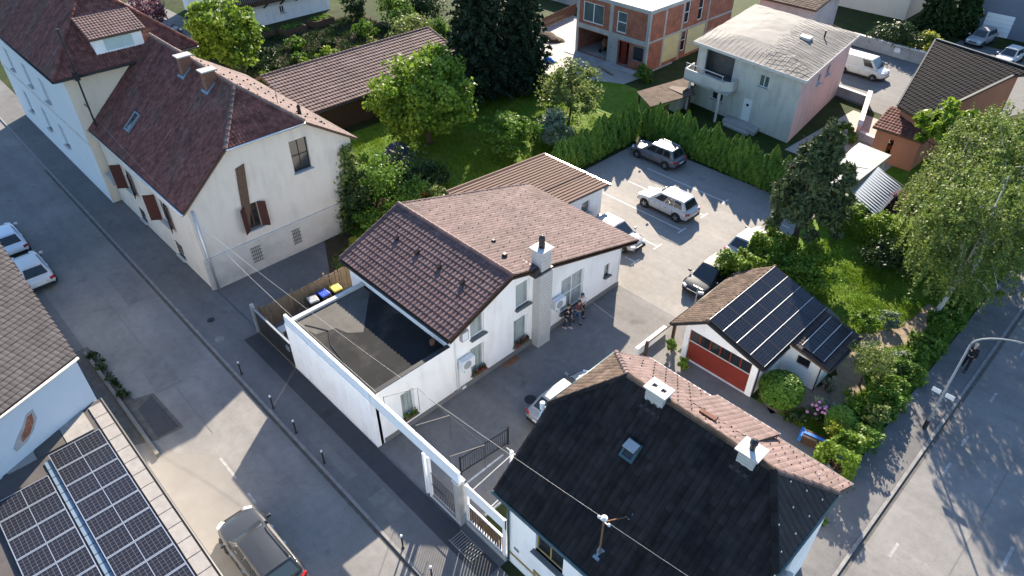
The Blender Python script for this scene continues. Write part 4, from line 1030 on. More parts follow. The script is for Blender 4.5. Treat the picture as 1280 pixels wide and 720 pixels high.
def solar_array(label, base, spots, w, h, rot, cells='solar_cells', frame='galvanised'):
    arr = thing('solar_array', label, 'solar panels', base)
    fm, gm = panel_meshes(w, h, cells, frame)
    for p in spots:
        o = link('solar_panel', fm, None, arr, p, rot)
        c = bpy.data.objects.new('cells', gm); COL.objects.link(c); c.parent = o
    return arr

# ------------------------------------------------------------------ garage with red door
gh = thing('garage', 'small white garage with wide red door and brown tiled roof', 'garage', (-11.2, 28.8, 0))
gx, gz = -12.1, 3.35; sl, sr = .692, .2985
zg = lambda x: gz - (gx - x) * sl if x < gx else gz - (x - gx) * sr
GY = 25.75; gx0, gx1 = -13.3, -9.05
m = MB(); wall_gable(m, (gx0, GY), (1, 0), gx1 - gx0, 0, lambda a: zg(gx0 + a) - .12, (gx - gx0,), [(.28, 3.92, .02, 2.12)], depth=.12)
wall_face(m, (gx1, GY), (0, 1), 5.9, 0, zg(gx1) - .12); wall_face(m, (gx0, GY + 5.9), (0, -1), 5.9, 0, zg(gx0) - .12)
wall_gable(m, (gx1, GY + 5.9), (-1, 0), gx1 - gx0, 0, lambda a: zg(gx1 - a) - .12, (gx1 - gx,)); m.build('wall', 'white_render', gh)
m = MB(); m.box(gx0 + .3, gx1 - .15, GY + .10, GY + .14, .03, 1.28); m.box(gx0 + .28, gx1 - .33, GY + .09, GY + .15, 2.06, 2.12)
for k in range(7): x = gx0 + .28 + k * (3.64 - .07) / 6; m.box(x, x + .07, GY + .085, GY + .15, 1.27, 2.07)
for k in range(1, 6): x = gx0 + .28 + k * 3.64 / 6; m.box(x - .012, x + .012, GY + .094, GY + .10, .04, 1.36)
gd = m.build('garage_door', 'red_paint', gh)
for k in range(6):
    x = gx0 + .35 + k * (3.57) / 6; m = MB(); m.box(x, x + .525, GY + .11, GY + .12, 1.33, 2.06); m.build('pane', 'dark_glass', gd)
m = MB(); m.box(gx0 + .3, gx1 - .35, GY + .08, GY + .13, 1.28, 1.335); m.build('door_sill', 'pale_stone', gd)
r1 = roof_poly(gh, [(-14.05, 25.5, zg(-14.05)), (-14.05, 32.2, zg(-14.05)), (gx, 32.2, gz), (gx, 25.5, gz)][::-1], 'tile_mossy', (2, 3), tw=.25, th=.3, lip=.03, amp=.03)
r2 = roof_poly(gh, [(-8.72, 25.5, zg(-8.72)), (-8.72, 32.2, zg(-8.72)), (gx, 32.2, gz), (gx, 25.5, gz)], 'tile_slate', (0, 1), tw=.25, th=.33, lip=.03, amp=.025)
ridge_caps(r1, (gx, 25.5, gz + .05), (gx, 32.2, gz + .05), 'tile_mossy', r=.1)
m = MB(); m.bar((-14.05, 25.52, zg(-14.05) - .06), (gx, 25.52, gz - .06), .05, .16); m.bar((gx, 25.52, gz - .06), (-8.72, 25.52, zg(-8.72) - .06), .05, .16); m.build('verge_board', 'metal_dark', gh)
gutter(gh, (-14.12, 25.5, zg(-14.05) - .05), (-14.12, 32.2, zg(-14.05) - .05)); gutter(gh, (-8.66, 25.5, zg(-8.72) - .06), (-8.66, 28.0, zg(-8.72) - .06))
m = MB(); m.tube([(gx1 + .05, GY + .1, 2.2), (gx1 + .05, GY + .1, .05)], .04, 8); m.build('downpipe', 'metal_dark', gh)
# lean-to beside it
ze_ = lambda x: zg(-8.72) - .04 - (x + 8.72) * .22
m = MB(); wall_gable(m, (-9.04, 28.5), (1, 0), 2.0, 0, lambda a: min(ze_(-9.04 + a), 2.3) - .1, (), [(.75, 1.45, 1.1, 1.7)]); wall_face(m, (-7.04, 28.5), (0, 1), 2.95, 0, ze_(-7.04) - .1); wall_face(m, (-7.04, 31.45), (-1, 0), 2.0, 0, ze_(-7.04) - .1); m.build('lean_to_wall', 'white_render', gh)
window(gh, (-9.04, 28.5), (1, 0), (.75, 1.45, 1.1, 1.7), cols=1, frame='frame_brown', glass='dark_glass', sill=False)
r3 = roof_poly(gh, [(-6.6, 28.3, ze_(-6.6)), (-6.6, 31.95, ze_(-6.6)), (-8.72, 31.95, ze_(-8.72)), (-8.72, 28.3, ze_(-8.72))], 'tile_slate', (0, 1), tw=.25, th=.33, lip=.03, amp=.025)
gutter(gh, (-6.54, 28.3, ze_(-6.6) - .06), (-6.54, 31.95, ze_(-6.6) - .06)); m = MB(); m.tube([(-7.0, 28.42, 1.7), (-7.0, 28.42, .05)], .035, 8); m.build('downpipe', 'wood_dark', gh)
ry = math.atan(sr)
arr1 = solar_array('large block of blue-black solar panels on the garage roof', (-10.4, 28.7, 3), [(-12.02 + i * .86 * math.cos(ry), 25.58 + j * 1.62, zg(-12.02 + i * .86 * math.cos(ry)) + .12) for i in range(4) for j in range(4)], .85, 1.61, (0, ry, 0), 'solar_cells_fine', 'metal_dark')
for i in range(5):
    x = -12.03 + i * .86 * math.cos(ry); m = MB(); m.bar((x, 25.58, zg(x) + .172), (x, 32.0, zg(x) + .172), .022 if i in (1, 2, 3) else .014, .02); m.build('mounting_rail', 'galvanised', arr1)
ry2 = math.atan(.22)
arr2 = solar_array('small block of solar panels on the lean-to roof', (-7.6, 30, 2.1), [(-8.25 + i * .62, 28.5 + j * 1.05, ze_(-8.25 + i * .62) + .12) for i in range(2) for j in range(3)], .61, 1.04, (0, ry2, 0), 'solar_cells_fine', 'metal_dark')
for i in range(3):
    x = -8.26 + i * .62; m = MB(); m.bar((x, 28.49, ze_(x) + .172), (x, 31.65, ze_(x) + .172), .02, .02); m.build('mounting_rail', 'galvanised', arr2)

# ------------------------------------------------------------------ flat-roofed building with the two panel rows
jb = thing('flat_roof_building', 'low building with flat pale roof carrying two rows of solar panels', 'building', (-20, -3, 0))
JZ = 3.15
m = MB(); m.box(-28.3, -10.0, -9.5, 1.55, 0, JZ - .05); m.build('wall', 'white_render', jb)
m = MB(); m.box(-28.3, -9.9, -9.6, 1.62, JZ - .05, JZ); jr = m.build('roof', 'tile_grey', jb)
tile_me = MB().box(-.40, .40, -.26, .26, 0, .05).mesh('coping', 'coping_pale')
for k in range(21):
    link('coping_slab', tile_me, None, jr, (-27.6 + k * .84, 1.34, JZ + .0), (0, 0, random.uniform(-.01, .01)))
tile2_me = MB().box(-.24, .24, -.11, .11, 0, .06).mesh('roof_slab', 'flashing_blue')
for k in range(22):
    link('roof_slab', tile2_me, None, jr, (-25.9 + k * .52, -1.16, JZ), (0, 0, 0))
for k in range(4):
    m = MB(); m.box(-28.2 + 0, -26.6, -3.6 + k * 1.12, -2.52 + k * 1.12, JZ + .002, JZ + .05 + .004 * k); m.build('roof_slab', 'coping_pale' if k % 2 else 'sunlit_felt_and_slab', jr)
m = MB(); m.tube([(-28.3, 1.68, JZ - .04), (-10, 1.68, JZ - .04)], .07, 8); m.build('gutter', 'metal_dark', jb)
spots = [(-26.35 + k * 1.075, -1.02, JZ + .10) for k in range(12)]
solar_array('nearer-road row of framed solar panels on the flat roof', (-20, 0, JZ), spots, 1.05, 2.02, (0, 0, 0))
spots = [(-25.3 + k * 1.075, -3.36, JZ + .10) for k in range(11)]
solar_array('row of framed solar panels at the lower left edge of the flat roof', (-20, -2, JZ), spots, 1.05, 2.02, (0, 0, 0))
# ------------------------------------------------------------------ pale house beside it
kh = thing('pale_house', 'pale blue rendered house with grey-brown tiled roof beside the flat-roofed building', 'house', (-28.4, 1.55, 0), rz=rad(23), local=True)
m = MB(); wall_face(m, (0, -9), (0, 1), 9, 0, 5.75); wall_face(m, (0, 0), (-1, 0), 3, 0, 5.75); wk = m.build('wall', 'pale_blue_render', kh)
def ragged(pts, x0, x1, mat, name):
    n_ = len(pts); m = MB(); m.add([(x0, y, z) for y, z in pts] + [(x1, y, z) for y, z in pts], [tuple(range(n_, 2 * n_)), tuple(range(n_ - 1, -1, -1))] + [(i, (i + 1) % n_, n_ + (i + 1) % n_, n_ + i) for i in range(n_)]); m.build(name, mat, wk, fix=True)
ragged([(-3.7, 3.72), (-3.2, 3.78), (-2.75, 4.05), (-2.42, 4.45), (-2.38, 4.95), (-2.7, 4.92), (-3.0, 4.6), (-3.45, 4.25), (-3.75, 3.95)], -.02, .008, 'concrete', 'bare_render')
ragged([(-3.35, 3.92), (-2.95, 4.02), (-2.6, 4.4), (-2.5, 4.8), (-2.72, 4.78), (-3.0, 4.42), (-3.3, 4.15)], .008, .014, 'brick_wall', 'bare_brick')
c_, s_ = math.cos(rad(23)), math.sin(rad(23))
def Kw(x, y, z): return (x * c_ + y * s_ - 0, -x * s_ + y * c_, z)     # a street-aligned offset in the turned house's own axes
rk = roof_poly(kh, [(.12, -9.5, 5.8), (.12, .05, 5.8), Kw(-14, .0, 8.0), Kw(-16, -9.5, 8.2)], 'tile_grey', (0, 1), tw=.24, th=.32, lip=.03, amp=.012)
m = MB(); m.slab([Kw(-14, -.1, 7.8), (0, -.1, 5.72), Kw(-.0, -.1, 0.05), Kw(-14, -.1, .05)], .001) if False else None
m = MB(); a_, b_ = Kw(-.2, -.02, 0), Kw(-14, -.02, 0); m.poly([(a_[0], a_[1], 0), (b_[0], b_[1], 0), (b_[0], b_[1], 7.75), (a_[0], a_[1], 5.7)][::-1]); m.build('side_wall', 'pale_blue_render', kh)
gutter(kh, (.18, -9.5, 5.72), (.18, .05, 5.72), 'pale_stone', .06)
struct('retaining_kerb', MB().box(-36.0, -26.4, 2.45, 2.62, 0, .22), 'dark_concrete')

# ------------------------------------------------------------------ long tiled shed in the back garden
sh = thing('long_shed', 'long garden shed with ribbed rose-brown tiled roof', 'shed', (-52.5, 33.5, 0))
m = MB(); m.box(-55.0, -50.0, 24.8, 42.0, 0, 2.3); m.build('wall', 'wood_dark', sh)
s1_ = roof_poly(sh, [(-49.3, 24.4, 2.55), (-49.3, 42.4, 2.55), (-55.3, 42.4, 4.15), (-55.3, 24.4, 4.15)], 'tile_rose', (0, 1), tw=.3, th=.42, lip=.07, amp=.03)
s2_ = roof_poly(sh, [(-57.6, 42.4, 3.1), (-57.6, 24.4, 3.1), (-55.3, 24.4, 4.15), (-55.3, 42.4, 4.15)], 'tile_rose', (0, 1), tw=.3, th=.42)
ridge_caps(s1_, (-55.3, 24.4, 4.2), (-55.3, 42.4, 4.2), 'tile_rose'); ridge_caps(s1_, (-49.3, 42.35, 2.6), (-55.3, 42.35, 4.2), 'tile_brown', r=.1)
gutter(sh, (-49.2, 24.4, 2.45), (-49.2, 42.4, 2.45))

# ------------------------------------------------------------------ half-built brick house
eh = thing('brick_house', 'unfinished red brick house with grey concrete frame and flat roof', 'house', (-44, 63, 0))
ex0, ex1, ey, eyb = -48.7, -39.5, 56.85, 72.0
opsE0 = [(.35, 4.3, .06, 2.55), (5.65, 7.05, .06, 2.5), (7.45, 8.8, .95, 2.45)]; opsE1 = [(.75, 3.5, 3.35, 5.35), (5.2, 6.45, 3.25, 5.3)]
m = MB(); wall_face(m, (ex0, ey), (1, 0), ex1 - ex0, 0, 5.9, opsE0 + opsE1, depth=.28)
opsS = [(5.9, 6.75, .75, 3.0), (5.9, 6.75, 3.6, 5.75), (8.3, 9.2, 3.4, 5.75)]
wall_face(m, (ex1, ey), (0, 1), eyb - ey, 0, 5.9, opsS, depth=.2); wall_face(m, (ex1, eyb), (-1, 0), ex1 - ex0, 0, 5.9); wall_face(m, (ex0, eyb), (0, -1), eyb - ey, 0, 5.9)
m.box(ex0 + .1, ex1 - .3, ey + 4.5, ey + 4.7, 0, 5.8); m.box(ex0 + 4.4, ex0 + 4.6, ey + .3, ey + 4.5, 0, 2.8); m.build('wall', 'brick_wall', eh)
m = MB(); m.box(ex0 + .1, ex1 - .1, ey + .3, eyb - .3, 2.75, 2.95); m.box(ex0 - .6, ex1 + .2, ey - 1.1, ey + 4.5, .0, .05); m.build('floor_slab', 'concrete', eh)
def cbox(*a):
    q = MB(); q.box(*a); q.build('concrete_member', 'concrete', eh)
e_ = .02
cbox(ex0 - e_, ex1 + e_, ey - e_, ey + .05, 2.62, 3.1); cbox(ex1 - .05, ex1 + e_, ey + .05, eyb, 2.9, 3.1); cbox(ex0 - .05, ex1 + .05, ey - .05, ey + .25, 5.75, 6.05); cbox(ex1 - .25, ex1 + .05, ey + .25, eyb, 5.75, 6.05)
for a in ((ex0 - e_ - .004, ex0 + .3), (ex0 + 4.3, ex0 + 4.75), (ex1 - .28, ex1 + e_ + .004)): cbox(a[0], a[1], ey - e_ - .004, ey + .25, 0, 5.75)
for y in (59.35, 62.3, 67): cbox(ex1 - .05, ex1 + e_ + .004, y, y + .25, 0, 5.75)
m = MB(); m.box(ex0 + 4.76, ex0 + 5.6, ey - .012, ey + .1, .05, 2.6); m.build('plaster_panel', 'concrete', eh)
m = MB(); m.box(ex1 - .02, ex1 + .014, 59.62, 62.28, .4, 2.88); m.box(ex1 - .02, ex1 + .014, 63.7, 66.9, .3, 2.85); m.build('insulation_panel', 'insulation', eh)
m = MB(); m.box(ex0 - .05, ex1 + .05, ey - .05, eyb, 6.052, 6.12); m.build('roof', 'pale_stone', eh)
for i, op in enumerate(opsE1): window(eh, (ex0, ey), (1, 0), op, cols=2 if i == 0 else 1, rows=2 if i else 1, glass='window_glass', fw=.1, sill=False)
window(eh, (ex0, ey), (1, 0), opsE0[2], cols=1, frame='metal_grey', glass='dark_glass', fw=.08, sill=False)
for op in opsS: window(eh, (ex1, ey), (0, 1), op, cols=1, rows=2, glass='dark_glass', fw=.08, sill=False)
m = MB(); m.box(ex0 + 5.7, ex0 + 6.4, ey + .5, ey + .55, .06, 2.3); m.build('door', 'red_paint', eh)
t = thing('concrete_mixer', 'cluttered orange and grey concrete mixer inside the open bay of the brick house', 'mixer', (-46.0, 58.6, .05))
m = MB(); m.lathe([(.18, 0), (.42, .25), (.45, .55), (.25, .9), (.2, .92)], (-46.0, 58.6, .65), 14); m.build('drum', 'rust', t, smooth=True)
m = MB(); m.bar((-46.4, 58.6, .05), (-46.2, 58.6, 1.0), .08, .08); m.bar((-45.6, 58.6, .05), (-45.8, 58.6, 1.0), .08, .08); m.bar((-46.4, 58.3, .1), (-45.6, 58.9, .1), .08, .08); m.build('stand', 'metal_grey', t)
for yy in (-.35, .35):
    m = MB(); m.lathe([(.2, -.04), (.2, .04)], (-46.4, 58.6 + yy, .25), 12, 'y'); m.build('wheel', 'rubber', t)
def heap(name, label, cat, x, y, rx, ry, h, mat, n=22):
    m = MB(); vs = []; fs = []
    for i in range(6):
        r = 1 - i / 6
        for k in range(n):
            t_ = 2 * math.pi * k / n; q = 1 + .16 * math.sin(3 * t_ + i) + random.uniform(-.06, .06)
            vs.append((x + rx * r * q * math.cos(t_), y + ry * r * q * math.sin(t_), h * (1 - r ** 1.6) + random.uniform(-.03, .03) * (i > 0) - .02 * (i == 0)))
    for i in range(5):
        for k in range(n): fs.append((i * n + k, i * n + (k + 1) % n, (i + 1) * n + (k + 1) % n, (i + 1) * n + k))
    fs.append(tuple(5 * n + k for k in range(n)))
    m.add(vs, fs); return setp(m.build(name, mat), label, cat)
heap('earth_heap', 'flat heap of grey-brown earth beside the brick house', 'heap', -53.6, 57.4, 2.2, 1.6, .7, 'soil')
heap('tarpaulin', 'crumpled blue tarpaulin on the building site', 'tarpaulin', -48.6, 52.6, .9, .6, .5, 'tarp_blue', 14)
for i, (x, y, a) in enumerate(((-45.6, 53.6, .5), (-45.2, 53.9, .62), (-42.6, 54.6, -.3))):
    m = MB(); d = V(math.cos(a), math.sin(a), 0); m.bar(V(x, y, .05 + .04 * i) - d * 1.3, V(x, y, .05 + .04 * i) + d * 1.3, .2, .04)
    setp(m.build('plank', 'wood_fence'), ('long loose plank on the site near the open bay', 'plank lying across another on the site', 'single plank near the corner column of the brick house')[i], 'plank', 'loose planks on the building site')
t = thing('site_fence', 'brown board fence beside the building site', 'fence', (-56.5, 61, 0))
pk = MB().box(-.012, .012, -.09, .09, 0, 1.3).mesh('board', 'wood_brown')
for k in range(42):
    link('board', pk, None, t, (-55.6 - k * .035, 57.2 + k * .22, random.uniform(-.04, .02)), (0, 0, .16))
m = MB(); m.bar((-55.6, 57.2, .9), (-57.05, 66.3, .9), .04, .08); m.bar((-55.6, 57.2, .3), (-57.05, 66.3, .3), .04, .08); m.build('rail', 'wood_brown', t)

# ------------------------------------------------------------------ grey house with felt roof and balcony
fh = thing('grey_house', 'grey and pink rendered house with rough pale felt roof and corner balcony', 'house', (-21.95, 53.2, 0), local=True)
fw_, fd = 10.4, 12.6
opsF = [(5.5, 6.4, .35, 2.35), (6.55, 7.5, 3.7, 4.7), (2.2, 3.4, 1.1, 2.1), (.9, 3.9, 2.95, 5.2)]
m = MB(); wall_face(m, (-fw_, 0), (1, 0), fw_, 0, 5.6, opsF, depth=.3); wall_face(m, (0, fd), (-1, 0), fw_, 0, 5.6); wall_face(m, (-fw_, fd), (0, -1), fd, 0, 5.6); m.build('wall', 'grey_render', fh)
m = MB(); wall_face(m, (0, 0), (0, 1), fd, 0, 5.6, [(4.2, 5.0, 3.6, 4.5), (6.5, 7.3, 3.7, 4.6)], depth=.12); m.build('side_wall', 'pink_render', fh)
for op in ((4.2, 5.0, 3.6, 4.5), (6.5, 7.3, 3.7, 4.6)): window(fh, (0, 0), (0, 1), op, cols=1, glass='window_glass', depth=.08)
m = MB(); m.box(-fw_ + .2, -.4, 1.6, 1.7, .1, 5.5); m.box(-fw_ + .2, -5.8, .31, 1.6, 2.85, 2.9); m.build('inner_wall', 'dark_concrete', fh)
window(fh, (-fw_, 0), (1, 0), opsF[1], cols=2, glass='window_glass'); window(fh, (-fw_, 0), (1, 0), opsF[2], cols=2, glass='dark_glass')
m = MB(); m.box(-fw_ + 5.5, -fw_ + 6.4, .1, .15, .36, 2.34); dr = m.build('door', 'frame_white', fh)
m = MB(); m.lathe([(.13, -.02), (.13, .02)], (-fw_ + 5.95, .09, 1.75), 12, 'y'); m.build('door_light', 'dark_glass', dr)
m = MB(); m.box(-fw_ + 4.3, -fw_ + 7.6, -1.2, -.02, 0, .34); m.box(-fw_ + 4.6, -fw_ + 7.2, -1.6, -1.2, 0, .17); m.build('steps', 'concrete', fh)
# low pitched, uneven felt roof
nx_, ny_ = 14, 16; vs, fs = [], []
for j in range(ny_ + 1):
    for i in range(nx_ + 1):
        x = -fw_ - .45 + (fw_ + .9) * i / nx_; y = -.55 + (fd + 1.0) * j / ny_
        ed = min(i / nx_, 1 - i / nx_, (j / ny_) * 1.1, (1 - j / ny_) * 1.1)
        vs.append((x, y, 5.62 + .62 * min(ed * 3.0, .9) + random.uniform(-.03, .03)))
for j in range(ny_):
    for i in range(nx_): a = j * (nx_ + 1) + i; fs.append((a, a + 1, a + nx_ + 2, a + nx_ + 1))
m = MB(); m.add(vs, fs); fr = m.build('roof', 'sheet_felt', fh)
m = MB()
for k in range(26): y = -.5 + k * .5; m.obox((-2.0 + random.uniform(-.3, .3), y, 6.08), V(1, 0, -.14).normalized(), V(0, 1, 0), V(.17, 0, 1).normalized(), 4.6, .03, .025)
for k in range(22): x = -10.4 + k * .48; m.obox((x, 1.0, 6.0), V(1, 0, 0), V(0, 1, .17).normalized(), V(0, -.2, 1).normalized(), .03, 2.6, .025)
m.build('felt_laps', 'sheet_felt', fr, kind='stuff')
m = MB(); m.box(-fw_ - .46, .46, -.57, -.53, 5.42, 5.66); m.box(.43, .47, -.53, fd + .5, 5.42, 5.66); m.build('fascia', 'pale_stone', fh)
m = MB(); m.box(-3.2, -2.2, 6.2, 7.0, 6.1, 6.32); m.build('roof_hatch', 'pale_stone', fr); m = MB(); m.tube([(-1.6, 8.5, 6.0), (-1.6, 8.5, 6.6)], .08, 8); m.build('vent_pipe', 'metal_dark', fr)
# balcony
bx0, bx1, by = -fw_ - .3, -fw_ + 4.6, -1.7
m = MB(); m.box(bx0, bx1, by, 0, 2.62, 2.82); bal = m.build('balcony', 'concrete', fh)
m = MB(); m.box(bx0, bx1 - .8, by, by + .14, 2.82, 3.62); m.box(bx0, bx0 + .14, by + .14, -.01, 2.82, 3.62); m.prism([(bx1 - .8, by), (bx1, by + .8), (bx1, -.01), (bx1 - .14, -.01), (bx1 - .14, by + .86), (bx1 - .86, by + .14), (bx1 - .8, by + .14)], 2.82, 3.61); m.build('parapet', 'grey_render', bal)
m = MB()
for x in (bx0 + .1, -8.6, bx1 - .9): m.tube([(x, by + .07, 3.6), (x, by + .07, 4.1)], .03, 6)
m.tube([(bx0, by + .07, 4.1), (bx1 - .8, by + .07, 4.1)], .04, 8); m.build('railing', 'pale_stone', bal)
for x in (bx0 + .7, bx1 - .9):
    m = MB(); m.tube([(x, by + .12, 0), (x, by + .12, 2.62)], .13, 10); m.build('post', 'pale_stone', fh)
for i, (x, y) in enumerate(((-9.7, -1.0), (-8.2, -.8), (-7.0, -1.1))):
    p = fh.matrix_basis @ V(x, y, 2.82) if False else None
m = MB(); m.box(-11.2, -10.3, -2.9, .6, 0, 1.9); m.build('side_store', 'grey_render', fh); m = MB(); m.box(-11.5, -9.9, -3.1, .7, 1.9, 2.0); m.build('store_roof', 'wood_dark', fh)
for ob_ in [c_ for c_ in fh.children_recursive if c_.type == 'MESH']:     # the house is not quite square on plan
    for v_ in ob_.data.vertices: x_, y_ = v_.co.x, v_.co.y; v_.co.x = x_ - .14 * y_; v_.co.y = y_ - .12 * x_
t = thing('lean_to_canopy', 'flat brown canopy on posts behind the conifer hedge', 'canopy', (-33, 50.5, 0))
m = MB(); m.slab([(-34.6, 49.0, 1.9), (-32.0, 47.6, 1.75), (-30.6, 52.2, 1.95), (-33.2, 54.4, 2.1)], .08); m.build('roof', 'tile_mossy', t, fix=True)
for x, y in ((-34.3, 49.1), (-32.1, 48.0), (-31.0, 52.0), (-33.1, 53.9)):
    m = MB(); m.box(x - .06, x + .06, y - .06, y + .06, 0, 1.75); m.build('post', 'wood_dark', t)

# ------------------------------------------------------------------ orange house with navy roof
oh = thing('orange_house', 'orange rendered house with steep navy tiled roof', 'house', (-13.5, 60, 0))
def seg_wall(m, p, q, z0, z1):
    d = Vector((q[0] - p[0], q[1] - p[1])); L = d.length; d /= L
    wall_gable(m, p, (d.x, d.y), L, 0, lambda a: z0 + (z1 - z0) * a / L)
m = MB(); seg_wall(m, (-15.5, 57.3), (-13.6, 56.5), 3.85, 3.85); seg_wall(m, (-13.6, 56.5), (-10.2, 64.4), 3.85, 6.2); seg_wall(m, (-17.1, 66.4), (-15.5, 57.3), 6.1, 3.85); m.build('wall', 'orange_render', oh)
m = MB(); wall_face(m, (-16.2, 55.6), (1, 0), 3.3, 0, 2.7, [(1.1, 1.5, 0.4, 2.0)]); wall_face(m, (-12.9, 55.6), (0, 1), 2.3, 0, 2.7); wall_face(m, (-16.2, 57.9), (0, -1), 2.3, 0, 2.7); m.build('porch_wall', 'orange_render', oh)
roof_poly(oh, [(-16.5, 55.3, 2.65), (-12.6, 55.3, 2.65), (-12.6, 58.0, 3.5), (-16.5, 58.0, 3.5)], 'tile_red', (0, 1), tw=.25, th=.3, name='porch_roof')
og = roof_poly(oh, [(-15.75, 57.01, 4.02), (-13.62, 55.98, 3.92), (-10.47, 63.57, 6.13), (-8.97, 64.49, 6.49), (-17.39, 66.85, 6.40)], 'tile_navy', (0, 1), tw=.28, th=.4, lip=.035, amp=.02)
m = MB(); m.bar((-13.56, 55.95, 3.96), (-10.41, 63.54, 6.17), .2, .16); m.bar((-17.39, 66.85, 6.5), (-8.97, 64.49, 6.58), .2, .12); m.bar((-15.80, 57.01, 4.08), (-17.44, 66.85, 6.46), .12, .1); m.build('verge_trim', 'metal_dark', oh)
roof_poly(oh, [(-7.0, 71.5, 3.9), (-15.4, 73.9, 3.8), (-17.39, 66.85, 6.40), (-8.97, 64.49, 6.49)], 'tile_navy', (0, 1), tw=.28, th=.4, name='back_roof')
t = thing('steel_shelter', 'low shelter with blue-grey ribbed steel roof beside the clipped hedge', 'shelter', (-12.4, 47.3, 0))
m = MB(); zs_ = lambda y: 1.75 + (y - 44.3) * .07
m.slab([(-13.5, 45.6, zs_(45.6)), (-11.1, 44.3, zs_(44.3)), (-11.3, 48.6, zs_(48.6)), (-13.7, 50.2, zs_(50.2))], .06); rf = m.build('roof', 'sheet_steel', t, fix=True)
rb_ = MB().obox((0, 0, 0), V(1, 0, 0), V(0, 1, 0), V(0, 0, 1), 2.72, .05, .05).mesh('rib', 'metal_dark')
for k in range(15): link('rib', rb_, None, rf, (-12.3 - .008 * k, 45.15 + k * .30, zs_(45.15 + k * .3) + .02), (0, 0, rad(-29)))
for x, y in ((-13.4, 45.8), (-11.2, 44.6), (-11.4, 48.4), (-13.6, 49.9)):
    m = MB(); m.box(x - .05, x + .05, y - .05, y + .05, 0, zs_(y) - .06); m.build('post', 'metal_dark', t)
t = thing('grey_flat_roof', 'pale grey flat-roofed outbuilding behind the pine tree', 'outbuilding', (-15, 49, 0))
m = MB(); m.box(-16.0, -13.9, 45.8, 52.4, 0, 2.1); m.build('wall', 'grey_render', t); m = MB(); m.prism([(-16.2, 45.5), (-13.75, 45.3), (-13.75, 52.5), (-16.3, 52.8)], 2.1, 2.22); m.build('roof', 'concrete', t)

# ------------------------------------------------------------------ retaining walls and the houses far behind
for i, (p, q, h, w_, mt, lb) in enumerate((((-20.9, 66.0), (-18.4, 58.3), 1.1, .3, 'pink_render', 'pinkish garden wall beside the gravel terrace'), ((-27.3, 66.3), (-20.6, 65.4), .8, .3, 'concrete', 'low concrete wall along the back lane'),
        ((-29, 80.0), (-20.5, 79.4), 1.2, .3, 'concrete', 'concrete wall across the lane from the white van'), ((-18.2, 58.3), (-14.5, 57.6), .6, .3, 'pale_stone', 'low pale wall at the foot of the terrace'))):
    m = MB(); m.bar((p[0], p[1], h / 2), (q[0], q[1], h / 2), w_, h, V(0, 0, 1)); t = m.build('garden_wall', mt); setp(t, lb, 'wall', 'garden walls in the back lane')
    m = MB(); m.bar((p[0], p[1], h + .03), (q[0], q[1], h + .03), w_ + .1, .06, V(0, 0, 1)); m.build('coping', 'pale_stone', t)
m = MB(); m.bar((-24.2, 79.5, .75), (-23.6, 79.46, .75), .02, .45, V(0, 0, 1)); setp(m.build('notice_board', 'frame_white'), 'small white notice board on the concrete wall by the van', 'sign')
def simple_house(name, label, x0, x1, y0, y1, h, wall, roof, wins, hip=.6, rz=0, pitch=.5, wood=False):
    t = thing(name, label, 'house', ((x0 + x1) / 2, (y0 + y1) / 2, 0))
    m = MB(); wall_face(m, (x0, y0), (1, 0), x1 - x0, 0, h, wins.get('y', [])); wall_face(m, (x1, y0), (0, 1), y1 - y0, 0, h, wins.get('x', [])); wall_face(m, (x1, y1), (-1, 0), x1 - x0, 0, h); wall_face(m, (x0, y1), (0, -1), y1 - y0, 0, h)
    m.box(x0 + .8, x1 - .8, y0 + .8, y1 - .8, .1, h - .1); m.build('wall', wall, t)
    for op in wins.get('y', []): window(t, (x0, y0), (1, 0), op, cols=2, glass='dark_glass')
    for op in wins.get('x', []): window(t, (x1, y0), (0, 1), op, cols=2, glass='dark_glass')
    yc = (y0 + y1) / 2; zz = h + (yc - y0) * pitch
    roof_poly(t, [(x0 - .4, y0 - .5, h - .1), (x1 + .4, y0 - .5, h - .1), (x1 + .4, yc, zz), (x0 - .4, yc, zz)], roof, (0, 1), tw=.4, th=.4)
    roof_poly(t, [(x1 + .4, y1 + .5, h - .1), (x0 - .4, y1 + .5, h - .1), (x0 - .4, yc, zz), (x1 + .4, yc, zz)], roof, (0, 1), tw=.4, th=.4)
    m = MB(); m.poly([(x1, y0, h), (x1, y1, h), (x1, yc, zz - .1)]); m.poly([(x0, y1, h), (x0, y0, h), (x0, yc, zz - .1)]); m.build('gable', wall, t)
    return t
wh = simple_house('far_white_house', 'white house with brown timber balcony at the top edge beyond the shed', -92, -79.6, 33.0, 46.0, 5.6, 'white_render', 'tile_dark', {'x': [(6.3, 6.9, .9, 1.7)]})
m = MB(); m.box(-79.6, -78.3, 32.6, 46.2, 2.6, 2.75); bl = m.build('balcony', 'wood_dark', wh)
bd = MB().box(-.02, .02, -.09, .09, 0, .95).mesh('baluster', 'wood_dark')
for k in range(58): link('baluster', bd, None, bl, (-78.33, 32.8 + k * .232, 2.75))
m = MB(); m.box(-78.4, -78.26, 32.6, 46.2, 3.7, 3.78); m.build('handrail', 'wood_dark', bl)
for k in range(7):
    m = MB(); m.bar((-79.6, 33.2 + k * 2.1, 1.9), (-78.4, 33.2 + k * 2.1, 2.6), .14, .14); m.build('bracket', 'wood_dark', bl)
simple_house('far_cream_house', 'cream house at the top edge behind the lane', -44, -28.2, 92.5, 103, 6.0, 'cream_render', 'tile_rose', {'y': [(4, 5.2, 3.4, 4.8), (10, 11.2, 3.4, 4.8)], 'x': [(3, 4, 3.4, 4.8)]})
